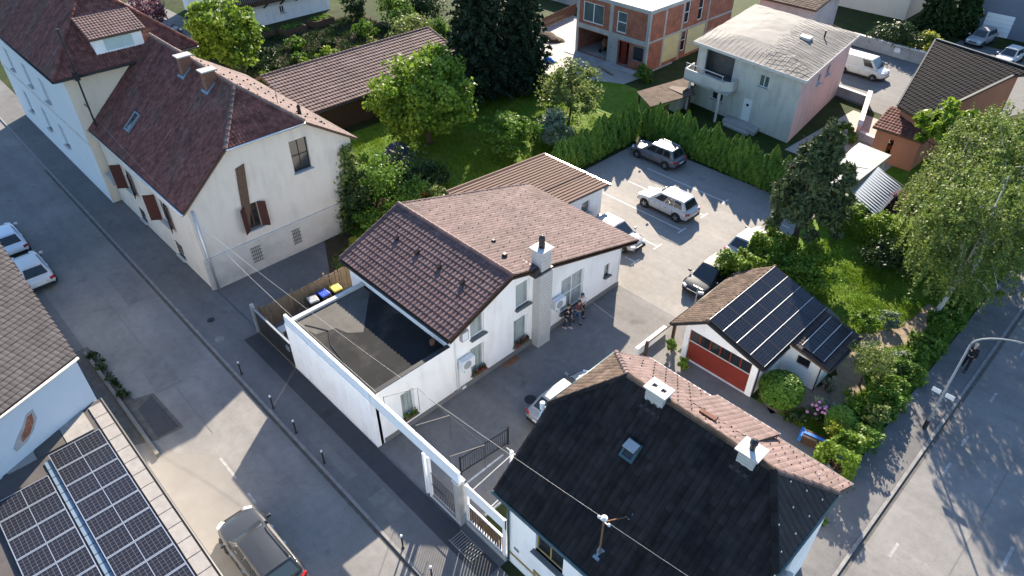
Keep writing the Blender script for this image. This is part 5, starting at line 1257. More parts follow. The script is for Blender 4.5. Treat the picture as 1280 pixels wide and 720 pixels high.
gh2 = simple_house('far_slate_house', 'slate blue house with white garage door at the upper right corner', -21.5, -6, 94.3, 106, 6.2, 'slate_render', 'tile_slate', {'y': [(4.6, 6.0, 3.6, 5.0), (9.5, 11, 3.6, 5.0)]})
m = MB(); m.box(-20.4, -17.6, 94.24, 94.30, .02, 2.3); gdo = m.build('garage_door', 'frame_white', gh2)
m = MB()
for k in range(4): m.box(-20.38, -17.62, 94.228, 94.238, .5 + k * .45, .52 + k * .45)
m.build('panel_joints', 'metal_grey', gdo, kind='stuff')
simple_house('far_brown_house', 'brown-walled outbuilding with sheet roof behind the grey house', -39.5, -33, 78, 84, 3.4, 'pink_render', 'tile_mossy', {'y': [(2, 3, 1, 2)]}, pitch=.2)
m = MB(); m.box(-66, -58, 68.4, 68.7, 0, 2.2); setp(m.build('site_wall', 'concrete'), 'tall pale concrete wall at the top edge behind the board fence', 'wall')

# ------------------------------------------------------------------ vegetation
def fast_mesh(name, verts, quads, mat):
    me = bpy.data.meshes.new(name)
    nv, nq = len(verts), len(quads); k = quads.shape[1]
    me.vertices.add(nv); me.vertices.foreach_set("co", np.asarray(verts, dtype=np.float32).ravel())
    me.loops.add(nq * k); me.loops.foreach_set("vertex_index", np.asarray(quads, dtype=np.int32).ravel())
    me.polygons.add(nq); me.polygons.foreach_set("loop_start", np.arange(0, nq * k, k, dtype=np.int32))
    me.update(calc_edges=True)
    me.materials.append(MATS[mat])
    return me

def leaf_quads(c, size, outward=None, ob=.5, elong=1.5, droop=0.0):
    """one bent-free diamond leaf per centre; normals lean outwards/upwards"""
    n = len(c)
    nr = rng.normal(size=(n, 3)); nr /= np.linalg.norm(nr, axis=1)[:, None]
    if outward is not None: nr = nr + outward * ob * 2
    nr[:, 2] += .35
    nr /= np.linalg.norm(nr, axis=1)[:, None]
    t = rng.normal(size=(n, 3)); t[:, 2] -= droop * 3
    t -= nr * np.sum(t * nr, axis=1)[:, None]; t /= np.linalg.norm(t, axis=1)[:, None]
    b = np.cross(nr, t)
    s = (size * rng.uniform(.45, 1.6, n))[:, None]
    v = np.empty((n, 4, 3))
    v[:, 0] = c - t * s * elong * .5; v[:, 1] = c + b * s * .5; v[:, 2] = c + t * s * elong * .5; v[:, 3] = c - b * s * .5
    return v.reshape(-1, 3), np.arange(n * 4).reshape(-1, 4)

def lump(d, ph):
    return 1 + .19 * np.sin(3 * d[:, 0] + ph[0]) + .19 * np.sin(4 * d[:, 1] + ph[1]) + .15 * np.sin(3.5 * d[:, 2] + ph[2]) + .10 * np.sin(9 * d[:, 0] + 7 * d[:, 1] + ph[3])

def crown_points(rx, ry, rz, ncl, per, cr, fill=.55, ph=None, hollow=True):
    """leaf centres gathered in clumps through an uneven ellipsoid"""
    ph = ph if ph is not None else rng.uniform(0, 6.28, 4)
    d = rng.normal(size=(ncl, 3)); d /= np.linalg.norm(d, axis=1)[:, None]
    r = rng.uniform(0, 1, ncl) ** (1 / (3 + 2 * (1 - fill))) * lump(d, ph)
    keep = d[:, 2] > -.75
    d, r = d[keep], r[keep]
    cc = d * r[:, None] * np.array([rx, ry, rz]) * .88
    k = len(cc)
    csz = cr * rng.uniform(.4, 1.5, k)
    off = rng.normal(size=(k, per, 3)); off /= np.linalg.norm(off, axis=2)[:, :, None]
    off *= (rng.uniform(0, 1, (k, per)) ** .5)[:, :, None] * csz[:, None, None]
    off[:, :, 2] *= .62
    p = (cc[:, None, :] + off).reshape(-1, 3)
    outw = (off / np.maximum(csz[:, None, None], 1e-3)).reshape(-1, 3) * .8 + np.repeat(d, per, axis=0) * .6
    return p, outw, cc

def limbs(mb, base, top, trunk_r, targets, n=8, z_from=.3):
    """tapered trunk with limbs reaching out to the clumps"""
    base = Vector(base); top = Vector(top)
    bend = V(random.uniform(-.12, .12), random.uniform(-.12, .12), 0) * (top - base).length * .35
    pts = [base.lerp(top, t) + bend * math.sin(t * 3.1) for t in (0, .08, .25, .5, .75, 1)]
    mb.tube(pts, [trunk_r * 1.35, trunk_r, trunk_r * .85, trunk_r * .62, trunk_r * .4, trunk_r * .16], n)
    for tg in targets:
        tg = Vector(tg); t = random.uniform(z_from, .85)
        s = base.lerp(top, t) + bend * math.sin(t * 3.1)
        if (tg - s).length < .3: continue
        mid = s.lerp(tg, .5) + V(0, 0, .12 * (tg - s).length)
        r0 = trunk_r * (.55 - .35 * t)
        mb.tube([s, mid, tg], [r0, r0 * .6, r0 * .2], 6)

def tree(name, label, loc, crown, cz, leaf, mat_leaf, ncl=150, per=110, cr=.7, lsize=.16, trunk_r=.16, bark='bark', group='garden trees', fill=.6, droop=0, cat='tree', elong=1.5, nl=10, loose=0):
    t = thing(name, label, cat, loc, group=group, local=True)
    rx, ry, rz = crown
    p, ow, cc = crown_points(rx, ry, rz, ncl, per, cr, fill)
    if loose:
        d = rng.normal(size=(loose, 3)); d /= np.linalg.norm(d, axis=1)[:, None]
        q = d * (rng.uniform(.75, 1.18, loose))[:, None] * np.array([rx, ry, rz]); p = np.vstack([p, q]); ow = np.vstack([ow, d])
    p[:, 2] += cz
    p = p[p[:, 2] > .05] if True else p
    ow = ow[:len(p)]
    v, q = leaf_quads(p, lsize, ow, .35, elong, droop)
    me = fast_mesh('crown', v, q, mat_leaf)
    link('crown', me, None, t)
    mb = MB(); cc = cc + np.array([0, 0, cz])
    cc = cc[cc[:, 2] > cz - rz * .6]
    idx = rng.choice(len(cc), min(nl, len(cc)), replace=False)
    limbs(mb, (0, 0, -.05), (0, 0, cz + rz * .55), trunk_r, [tuple(cc[i]) for i in idx])
    mb.build('trunk', bark, t, smooth=True)
    return t

def spruce(name, label, loc, h, r, mat='needle_dark', whorls=26, group='dark conifers', dens=1.0, lsize=.2):
    t = thing(name, label, 'tree', loc, group=group, local=True)
    P_, O_ = [], []
    mb = MB(); mb.tube([(0, 0, -.05), (0, 0, h * .5), (0, 0, h * .98)], [.28, .16, .03], 8)
    for w in range(whorls):
        f = w / whorls; z = h * (.08 + .9 * f); rr = r * (1 - f) ** .85 * random.uniform(.85, 1.1) + .15
        nb = int(6 + 6 * (1 - f)); a0 = random.uniform(0, 6.28)
        for b in range(nb):
            a = a0 + 6.283 * b / nb + random.uniform(-.2, .2); L = rr * random.uniform(.7, 1.12)
            k = int((28 + 60 * (1 - f)) * dens)
            s = rng.uniform(.12, 1, k) ** .8
            x = s * L; side = rng.normal(0, .16, k) * L * (1.05 - s) + rng.normal(0, .05, k)
            zz = z - .30 * L * s ** 1.3 + .1 * L * s ** 3 + rng.normal(0, .07, k) - np.abs(side) * .35
            px = x * math.cos(a) - side * math.sin(a); py = x * math.sin(a) + side * math.cos(a)
            P_.append(np.stack([px, py, zz], 1)); O_.append(np.tile([math.cos(a) * .5, math.sin(a) * .5, .5], (k, 1)))
            if b % 3 == 0: mb.tube([(0, 0, z), (L * .6 * math.cos(a), L * .6 * math.sin(a), z - .12 * L)], [.04 * (1 - f) + .012, .01], 5)
    p = np.vstack(P_); o = np.vstack(O_)
    v, q = leaf_quads(p, lsize, o, .3, 2.0, .2)
    link('crown', fast_mesh('crown', v, q, mat), None, t)
    mb.build('trunk', 'bark', t, smooth=True)
    return t

# --- bright garden trees behind the white house
tree('maple_tree', 'large bright green broad tree in the garden beside the long shed', (-42.6, 31.9, 0), (4.2, 4.2, 3.1), 4.0, None, 'leaf_bright', ncl=260, per=125, cr=.85, lsize=.19, trunk_r=.22)
tree('maple_tree', 'bright green tree at the top left between the cream house and white house', (-67.0, 26.8, 0), (3.5, 3.5, 3.0), 4.4, None, 'leaf_bright', ncl=170, per=110, cr=.85, lsize=.22, trunk_r=.2)
tree('fruit_tree', 'small round light green tree in the garden before the dark conifers', (-36.4, 35.0, 0), (2.2, 2.2, 1.9), 2.3, None, 'leaf_mid', ncl=130, per=110, cr=.5, lsize=.13, trunk_r=.1)
tree('fruit_tree', 'loose yellowish green tree near the building site', (-37.0, 42.8, 0), (2.7, 2.7, 2.3), 3.0, None, 'leaf_olive', ncl=130, per=95, cr=.55, lsize=.14, trunk_r=.11, loose=900)
tree('olive_bush', 'silvery grey-green bush below the loose yellowish tree', (-35.0, 38.8, 0), (1.6, 1.6, 1.5), 1.7, None, 'leaf_silver', ncl=80, per=90, cr=.45, lsize=.12, trunk_r=.07)
spruce('spruce_tree', 'tall dark spruce with broad skirt behind the bright garden tree', (-47.0, 41.6, 0), 16.5, 4.3, whorls=34, dens=1.3)
spruce('spruce_tree', 'dark spruce nearest the building site', (-45.2, 45.2, 0), 13.0, 3.3, whorls=28, dens=1.2)
spruce('spruce_tree', 'dark spruce at the top edge behind the other conifers', (-50.8, 46.4, 0), 16.0, 4.4, whorls=32, dens=1.2)
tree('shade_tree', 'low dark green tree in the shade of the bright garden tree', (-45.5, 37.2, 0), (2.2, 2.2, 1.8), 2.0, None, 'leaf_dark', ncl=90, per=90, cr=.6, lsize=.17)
# --- climbing plants and shrubs by the beige house
def shrub(name, label, loc, r, mat, n=900, lsize=.10, group='shrubs', ncl=None, cr=None, squash=.8, cat='shrub', stems=True, fill=.5):
    t = thing(name, label, cat, loc, group=group, local=True)
    rx, ry, rz = r if isinstance(r, tuple) else (r, r, r * squash)
    ncl = ncl or max(10, int(n / 45))
    p, ow, cc = crown_points(rx, ry, rz, ncl, max(8, n // ncl), cr or rx * .35, fill)
    p[:, 2] += rz * .9; k = p[:, 2] > .02; p, ow = p[k], ow[k]
    v, q = leaf_quads(p, lsize, ow, .35)
    link('foliage', fast_mesh('foliage', v, q, mat), None, t)
    if stems:
        mb = MB()
        for i in range(5):
            a = 6.28 * i / 5; mb.tube([(0, 0, 0), (rx * .3 * math.cos(a), ry * .3 * math.sin(a), rz), (rx * .55 * math.cos(a), ry * .55 * math.sin(a), rz * 1.4)], [.03, .02, .008], 5)
        mb.build('stem', 'bark', t)
    return t
for i, (x, y, r, mt, lb) in enumerate((
        (-35.9, 20.6, (1.2, 1.1, 2.3), 'leaf_dark', 'tall dark climber against the corner of the beige house'),
        (-36.0, 22.2, (1.7, 1.5, 2.5), 'leaf_mid', 'tall leafy shrub behind the corner of the beige house'),
        (-34.6, 23.4, (1.9, 1.8, 1.8), 'leaf_mid', 'broad green shrub left of the brown roof'),
        (-34.0, 20.7, (1.4, 1.4, 1.2), 'leaf_mid', 'bright green shrub near the brown roof corner'),
        (-34.6, 25.4, (1.4, 1.3, 1.1), 'leaf_olive', 'olive green shrub between the beige house and annex'),
        (-33.6, 18.6, (.7, .7, .6), 'leaf_yellow', 'small yellow-green shrub at the brown roof corner'),
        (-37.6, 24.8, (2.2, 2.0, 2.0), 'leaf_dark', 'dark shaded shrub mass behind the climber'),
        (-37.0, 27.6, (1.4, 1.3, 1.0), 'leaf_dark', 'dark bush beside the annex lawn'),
        (-32.8, 26.6, (.9, .9, .8), 'leaf_mid', 'low green shrub against the annex wall'),
        (-46.9, 24.2, (1.3, 1.2, 1.5), 'leaf_bright', 'bright green bush between the beige house and long shed'),
        (-44.6, 23.2, (1.0, 1.0, .8), 'leaf_mid', 'green bush at the foot of the red roof'),
        (-41.4, 23.6, (1.6, 1.5, 1.2), 'leaf_mid', 'green bush behind the red roof near the dome'))):
    shrub('shrub', lb, (x, y, 0), r, mt, n=int(1300 * r[0] * r[2]) + 400, lsize=.12, group='shrubs by the beige house')
for i, (x, y) in enumerate(((-34.6, 21.4), (-34.2, 24.4), (-35.6, 25.2))):
    m = MB()
    for _ in range(26):
        p = V(x + random.gauss(0, .3), y + random.gauss(0, .3), 2.0 - .35 * i + random.gauss(0, .25)); q = Vector((random.gauss(0, 1), random.gauss(0, 1), random.gauss(0, 1))).normalized(); r = q.orthogonal().normalized()
        m.poly([p - q * .1, p + r * .07, p + q * .1, p - r * .07])
    m.build('blossom', 'petal_red' if i else 'rust', None, kind='stuff', label=('rusty dry leaves on the shrub by the beige house', 'red blossoms on the shrub left of the brown roof', 'red blossoms deeper in the shrubs')[i], cat='blossom')
t = thing('garden_dome', 'dark blue garden tent among the shrubs behind the beige house', 'tent', (-41.6, 27.9, 0))
m = MB(); m.lathe([(1.25, 0), (1.2, .9), (.75, 1.5), (.12, 1.8)], (-41.6, 27.9, 0), 8); m.build('cover', 'cloth_navy', t)
m = MB()
for k in range(8): a = 6.283 * k / 8; m.tube([(-41.6 + 1.27 * math.cos(a), 27.9 + 1.27 * math.sin(a), 0), (-41.6 + 1.22 * math.cos(a), 27.9 + 1.22 * math.sin(a), .9), (-41.6 + .14 * math.cos(a), 27.9 + .14 * math.sin(a), 1.82)], .02, 5)
m.build('poles', 'metal_grey', t, kind='stuff')

t = thing('climbing_ivy', 'ivy climbing the right corner of the beige gable wall', 'ivy', (-36.4, 20.4, 0), local=True)
n_ = 3600; zz_ = rng.uniform(0, 1, n_) ** 1.15 * 6.0; yy_ = .62 - rng.uniform(0, 1, n_) ** 1.4 * (1.9 - .22 * zz_) + .12 * np.sin(zz_ * 3)
p = np.stack([rng.uniform(0, .28, n_) * (1 - zz_ / 9), yy_, zz_], 1); v, q = leaf_quads(p, .12, np.tile([1, 0, .3], (n_, 1)), .4); link('foliage', fast_mesh('foliage', v, q, 'leaf_dark'), None, t)
p = p[::2] + rng.normal(0, .16, (len(p[::2]), 3)) + np.array([.16, -.25, .1]); p = p[p[:, 2] > 0]; p[:, 0] = np.maximum(p[:, 0], .03); v, q = leaf_quads(p, .12, np.tile([1, 0, .3], (len(p), 1)), .4); link('young_foliage', fast_mesh('young_foliage', v, q, 'leaf_olive'), None, t)
m = MB(); m.tube([(.03, .2, 0), (.04, 0, 2), (.03, .25, 4.5)], [.04, .03, .01], 5); m.build('stem', 'bark', t)
# --- conifer hedges: every plant its own
def thuja_mesh(h, r, n, name):
    f = rng.uniform(0, 1, n) ** .9; z = f * h
    prof = np.minimum(1, .55 + 1.6 * f) * np.clip((1 - f) / .42, 0, 1) ** .7
    rr = r * prof * (1 - .45 * rng.uniform(0, 1, n) ** 2.2); a = rng.uniform(0, 6.283, n)
    rr *= 1 + .18 * np.sin(a * 5 + z * 3.1) + .1 * np.sin(a * 9 - z * 6)
    c = np.stack([rr * np.cos(a), rr * np.sin(a), z], 1)
    ow = np.stack([np.cos(a), np.sin(a), np.full(n, .35)], 1)
    v, q = leaf_quads(c, .10, ow, .8, 1.9, -.7)
    return fast_mesh(name, v, q, 'leaf_thuja')
th_me = [thuja_mesh(3.2, .50, 3800, 'thuja_foliage') for _ in range(4)]
stem_me = MB().tube([(0, 0, 0), (0, 0, 2.7)], [.07, .02], 6).mesh('thuja_stem', 'bark')
def thuja(x, y, s, label, group, k):
    t = thing('thuja', label, 'thuja', (x, y, 0), random.uniform(0, 6.28), group, local=True)
    t.scale = (random.uniform(.9, 1.15), random.uniform(.9, 1.15), s)
    link('foliage', th_me[k % 4], None, t); link('stem', stem_me, None, t)
ORDS = 'first second third fourth fifth sixth seventh eighth ninth tenth eleventh twelfth thirteenth fourteenth fifteenth sixteenth seventeenth eighteenth nineteenth twentieth twenty-first twenty-second twenty-third twenty-fourth twenty-fifth twenty-sixth twenty-seventh'.split()
def ordn(k): return ORDS[k]
n1 = 15
for k in range(n1):
    thuja(-31.3 + random.uniform(-.1, .1), 35.2 + k * .66, random.uniform(.78, 1.12), ordn(k) + ' upright thuja from the annex end of the short hedge row', 'thujas in the short hedge row', k)
n2 = 27
for k in range(n2):
    thuja(-31.0 + k * .56, 45.9 + random.uniform(-.12, .12) - k * .035, random.uniform(.74, 1.12), ordn(k) + ' upright thuja from the grey car end of the long hedge row', 'thujas in the long hedge row', k)

# --- pine and birches on the right
def pine(label, loc, h, r):
    t = thing('pine_tree', label, 'tree', loc, group='large trees on the right', local=True)
    p, ow, cc = crown_points(r, r, h * .46, 210, 110, .55, .6)
    k = np.clip(1.2 - (p[:, 2] + h * .4) / (h * .86), .28, 1.05); p[:, 0] *= k; p[:, 1] *= k
    p[:, 2] += h * .53
    v, q = leaf_quads(p, .15, ow, .2, 2.6, .1)
    link('crown', fast_mesh('crown', v, q, 'needle_pine'), None, t)
    mb = MB(); c2 = cc.copy(); c2[:, 2] += h * .56
    limbs(mb, (0, 0, -.05), (0, 0, h * .92), .2, [tuple(c2[i]) for i in rng.choice(len(c2), 22, replace=False)])
    mb.build('trunk', 'bark', t, smooth=True)
pine('dark grey-green pine beside the parking lot and clipped hedge', (-13.4, 38.3, 0), 9.8, 2.9)

def birch(label, loc, h, rx, ry, n_hang=420, mat='leaf_birch', per=70, lsize=.10, dens=90):
    t = thing('birch_tree', label, 'tree', loc, group='large trees on the right', local=True)
    p, ow, cc = crown_points(rx, ry, h * .36, dens, 110, .6, .5)
    p[:, 2] += h * .62
    P_ = [p]; O_ = [ow]
    cz = h * .62
    for i in range(n_hang):        # hanging twigs
        d = rng.normal(size=3); d /= np.linalg.norm(d)
        s = d * np.array([rx, ry, h * .36]) * rng.uniform(.55, 1.05); s[2] += cz
        L = rng.uniform(.6, 2.2); u = np.linspace(0, 1, 30)
        q = s + np.stack([d[0] * .35 * u, d[1] * .35 * u, -L * u], 1) + rng.normal(0, .06, (30, 3))
        P_.append(q); O_.append(np.tile(d * .6, (30, 1)))
    p = np.vstack(P_); o = np.vstack(O_); k = p[:, 2] > .3; p, o = p[k], o[k]
    v, q = leaf_quads(p, lsize, o, .3, 1.4, .3)
    link('crown', fast_mesh('crown', v, q, mat), None, t)
    mb = MB(); c2 = cc + np.array([0, 0, cz])
    limbs(mb, (0, 0, -.05), (.2, .1, h * .93), .15, [tuple(c2[i]) for i in rng.choice(len(c2), 24, replace=False)], z_from=.22)
    mb.build('trunk', 'birch_bark', t, smooth=True)
birch('large hanging birch over the garden beside the right street', (-4.9, 38.8, 0), 10.4, 3.1, 3.1, n_hang=560, dens=85)
birch('slender birch behind the large birch at the right edge', (-4.9, 45.0, 0), 11.2, 2.6, 2.6, n_hang=400, dens=80)
birch('hanging birch at the far right edge over the pavement', (-4.2, 50.0, 0), 11.5, 2.8, 2.8, n_hang=380, dens=90)
birch('sunlit greener birch leaning towards the steel shelter', (-7.8, 44.0, 0), 8.0, 2.2, 2.2, n_hang=300, mat='leaf_olive', dens=60)
birch('tall birch at the right edge at the upper right behind the others', (-4.4, 55.5, 0), 12.0, 2.8, 2.8, n_hang=380, dens=85)
birch('birch between the leaning birch and the orange house', (-7.9, 49.2, 0), 9.6, 2.4, 2.4, n_hang=330, dens=75)
tree('walnut_tree', 'bright leaved tree in front of the orange house', (-10.8, 54.0, 0), (2.9, 2.6, 1.7), 4.6, None, 'leaf_bright', ncl=60, per=70, cr=.6, lsize=.26, trunk_r=.18, group='large trees on the right', elong=1.8)
spruce('spruce_tree', 'dark spruce at the right edge below the navy roof', (-6.6, 57.0, 0), 9.5, 2.6, whorls=22, lsize=.22, group='large trees on the right')
tree('plum_tree', 'small purplish tree between the shelter and birch', (-10.6, 47.6, 0), (.9, .9, .8), 1.5, None, 'leaf_purple', ncl=40, per=60, cr=.35, lsize=.12, trunk_r=.05, nl=5)

# --- hedges on the right
def hedge(name, label, p0, p1, w, h, mat, n, lsize=.11, bump=.12, cat='hedge'):
    """clipped hedge: leaves over a solid woody core"""
    p0 = np.array(p0, float); p1 = np.array(p1, float); L = np.linalg.norm(p1 - p0); d = (p1 - p0) / L; s = np.array([-d[1], d[0]])
    t = thing(name, label, cat, (p0[0], p0[1], 0), group='hedges', local=True)
    a = rng.uniform(0, L, n); face = rng.uniform(0, 1, n); tt = rng.uniform(-1, 1, n); dep = 1 - .5 * rng.uniform(0, 1, n) ** 2
    per = 2 * h + w; onside = face < 2 * h / per
    y = np.where(onside, np.sign(tt) * w / 2 * dep, tt * w / 2); z = np.where(onside, np.abs(rng.uniform(0, 1, n)) * h, h * (1 - .25 * rng.uniform(0, 1, n) ** 2))
    w_ = 1 + bump * np.sin(a * 2.1 + z) + bump * .8 * np.sin(a * 5.3 + 2 * y)
    y *= w_; z *= 1 + bump * .7 * np.sin(a * 1.7 + 1) + bump * .8 * np.sin(a * 4.1) + rng.normal(0, .04, n)
    c = np.stack([a * d[0] + y * s[0], a * d[1] + y * s[1], z], 1)
    ow = np.stack([np.where(onside, np.sign(tt), 0) * s[0], np.where(onside, np.sign(tt), 0) * s[1], np.where(onside, .3, 1)], 1)
    v, q = leaf_quads(c, lsize, ow, .45)
    link('foliage', fast_mesh('foliage', v, q, mat), None, t)
    mb = MB(); k = max(2, int(L / .9))
    for i in range(k):
        q_ = d * L * (i + .5) / k; mb.tube([(q_[0], q_[1], 0), (q_[0] + random.uniform(-.1, .1), q_[1] + random.uniform(-.1, .1), h * .8)], [.05, .02], 5)
    mb.build('stems', 'bark', t, kind='stuff')
    return t
hedge('clipped_hedge', 'long clipped hedge running past the pine to the birch', (-14.2, 44.6), (-7.2, 43.2), 1.3, 1.9, 'leaf_bright', 11000)
hedge('clipped_hedge', 'bright hedge between the parked cars and the garage', (-14.5, 32.0), (-14.0, 37.2), 1.7, 2.1, 'leaf_bright', 14000, lsize=.12, bump=.22)
hedge('garden_hedge', 'wild hedge along the right pavement between the garden and street', (-3.95, 26.3), (-4.3, 42.0), 1.1, .78, 'leaf_mid', 9500, lsize=.12, bump=.48)
hedge('garden_hedge', 'dense green hedge at the corner by the blue sacks', (-3.9, 23.6), (-4.1, 26.4), 1.3, 1.5, 'leaf_bright', 5200, lsize=.11, bump=.2)
for i, (x, y, r, mt, lb, n) in enumerate((
        (-12.3, 34.6, (2.0, 1.8, 1.5), 'leaf_mid', 'large leafy bush behind the garage roof', 5200),
        (-11.6, 36.9, (1.6, 1.5, 1.5), 'leaf_bright', 'bright bush below the pine tree', 3600),
        (-13.6, 36.2, (1.1, 1.1, 1.2), 'leaf_bright', 'leafy bush between the hedge and the pine trunk', 2200),
        (-9.9, 33.6, (.6, .6, .45), 'leaf_dark', 'small dark bush beside the stone heap', 500),
        (-7.3, 35.0, (.75, .7, .85), 'leaf_mid', 'upright dark shrub on the sunny lawn', 1500),
        (-6.5, 36.3, (.6, .6, .6), 'leaf_silver', 'pale flowering shrub on the sunny lawn', 1100),
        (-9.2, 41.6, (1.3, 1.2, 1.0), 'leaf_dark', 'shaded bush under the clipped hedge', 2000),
        (-7.6, 41.6, (.9, .8, .8), 'leaf_olive', 'olive shrub below the leaning birch', 1100),
        (-6.6, 29.0, (.35, .35, .5), 'leaf_silver', 'grey-leaved shrub at the lean-to corner', 400),
        (-7.9, 32.9, (.5, .5, .5), 'leaf_olive', 'pale shrub behind the lean-to roof', 500),
        (-5.9, 27.3, (.75, .7, .55), 'leaf_silver', 'grey-green perennial clump by the garden path', 1100),
        (-4.9, 28.4, (.8, .9, .55), 'leaf_bright', 'bright low perennials beside the round topiary', 1600),
        (-4.9, 31.6, (.7, .7, .45), 'leaf_olive', 'loose perennials under the small garden tree', 1500),
        (-4.7, 33.4, (.7, 1.0, .45), 'leaf_silver', 'white-flowering perennials by the path bend', 1700),
        (-3.9, 30.6, (.7, 1.0, .8), 'leaf_mid', 'green shrub where the hedge widens by the lamp', 1700),
        (-3.85, 28.2, (.6, .8, .9), 'leaf_olive', 'white-blooming shrub in the street hedge', 1500),
        (-4.4, 26.0, (.7, .7, .8), 'leaf_yellow', 'yellow-green shrub at the street corner of the hedge', 1400),
        (-6.6, 25.9, (.5, .45, .4), 'leaf_dark', 'dark foliage clump under the pink blossoms', 700),
        (-3.2, 21.4, (.3, .6, .25), 'leaf_mid', 'weeds beside the corner house wall', 350),
        (-12.6, 24.9, (.35, .6, .45), 'leaf_bright', 'leafy weeds beside the garage wall', 600),
        (-13.8, 25.6, (.35, .4, .5), 'leaf_mid', 'climbing weeds at the garage corner post', 500))):
    shrub('shrub', lb, (x, y, 0), r, mt, n=n, lsize=.115 if r[0] > 1 else .09, group='shrubs in the right garden')
def topiary(label, loc, r, h):
    t = thing('topiary', label, 'topiary', loc, group='round topiaries', local=True)
    n = 5200; d = rng.normal(size=(n, 3)); d /= np.linalg.norm(d, axis=1)[:, None]
    c = d * np.array([r, r, h / 2]) * (1 - .18 * rng.uniform(0, 1, n) ** 2)[:, None]; c[:, 2] += h / 2
    v, q = leaf_quads(c, .085, d, .7); link('foliage', fast_mesh('foliage', v, q, 'leaf_box'), None, t)
    MB().tube([(0, 0, 0), (0, 0, h * .6)], [.06, .04], 6).build('stem', 'bark', t)
topiary('large round clipped bush in front of the lean-to', (-7.9, 26.5, 0), 1.08, 1.8); topiary('smaller round clipped bush near the blue sacks', (-4.95, 26.75, 0), .68, 1.6)
tree('garden_tree', 'small feathery olive-green tree in the right garden', (-5.5, 30.6, 0), (1.15, 1.15, .95), 1.9, None, 'leaf_olive', ncl=70, per=45, cr=.32, lsize=.07, trunk_r=.06, loose=400, group='large trees on the right', nl=14)
t = thing('peony_bush', 'pink-blossomed peony bush beside the garden path', 'flowers', (-5.85, 26.7, 0), local=True)
m = MB()
for _ in range(14): m.lathe([(.03, -.05), (.085, 0), (.07, .06), (.02, .08)], (random.gauss(0, .28), random.gauss(0, .28), .72 + random.uniform(-.1, .15)), 8)
m.build('blossom', 'petal_pink', t, kind='stuff')
p, ow, cc = crown_points(.5, .5, .35, 22, 28, .2); p[:, 2] += .4; p = p[p[:, 2] > .02]; v, q = leaf_quads(p, .09, ow[:len(p)], .3); link('foliage', fast_mesh('foliage', v, q, 'leaf_dark'), None, t)
for i, (x, y) in enumerate(((-35.4, 2.75), (-34.2, 2.8), (-32.8, 2.8), (-31.4, 2.85))):
    shrub('weed_clump', ('weeds at the corner of the pale house', 'weeds along the kerb beside the pale house', 'low weeds in the dark bed by the street', 'weeds nearest the dark pit by the street')[i], (x, y, 0), (.45, .25, .28), 'leaf_dark', n=260, lsize=.08, group='weeds beside the pale house', cat='weeds')
# planting in the garden beds by the shed and round the far houses
for i, (x, y, r, mt, lb) in enumerate((
        (-63.5, 33.0, (.8, .8, .8), 'leaf_bright', 'bright vegetable row plant nearest the shed ridge'), (-64.2, 36.0, (1.0, .9, .9), 'leaf_bright', 'leafy vegetable clump in the garden bed'),
        (-65.5, 30.0, (1.3, 1.2, .7), 'leaf_dark', 'dark flower clump left of the garden path'), (-61.5, 44.5, (2.2, 2.0, 2.0), 'leaf_olive', 'round olive bush behind the shed ridge'),
        (-64.8, 46.5, (1.8, 1.7, 2.2), 'leaf_mid', 'tall green bush at the top edge behind the shed'), (-60.0, 47.6, (1.5, 1.4, 1.6), 'leaf_mid', 'green bush beside the dark conifers'),
        (-66.5, 33.8, (.8, .8, .6), 'leaf_mid', 'low leafy clump beside the raised beds'), (-70.4, 24.2, (1.4, 1.2, 1.2), 'leaf_silver', 'pale shrub beside the cream house roof'),
        (-88.0, 27.5, (2.4, 2.2, 2.2), 'leaf_purple', 'purple-leaved bush behind the cream house roof'), (-74.0, 46.0, (1.6, 1.5, 1.6), 'leaf_dark', 'dark bush right of the white house'),
        (-38.6, 55.3, (.9, .9, .8), 'leaf_mid', 'green bush at the corner of the brick house'), (-24.5, 80.8, (2.6, 1.5, 1.6), 'leaf_dark', 'dark bush above the concrete wall'),
        (-21.6, 81.5, (1.7, 1.4, 1.5), 'leaf_yellow', 'yellow-green bush above the concrete wall'), (-12.0, 89.4, (1.2, 1.2, 1.1), 'leaf_mid', 'round bush at the upper right edge'),
        (-9.6, 84.0, (1.3, 1.3, 1.0), 'leaf_yellow', 'yellow bush at the right edge by the parked cars'), (-15.6, 56.8, (.6, .6, .5), 'leaf_dark', 'dark potted shrub by the orange wall'),
        (-18.9, 57.3, (1.0, .8, .8), 'leaf_mid', 'shrub at the top of the terrace wall'))):
    shrub('shrub', lb, (x, y, 0), r, mt, n=int(900 * r[0] * r[2]) + 350, lsize=.15, group='shrubs round the back gardens')
for i, (x, y, h, r) in enumerate(((-24.2, 90.0, 8.0, 2.2), (-21.8, 92.0, 7.0, 1.9))):
    spruce('cypress_tree', ('broad dark cypress at the top edge beside the cream house', 'dark cypress at the top edge beside the slate house')[i], (x, y, 0), h, r, mat='leaf_dark', whorls=22, group='cypresses at the top edge')
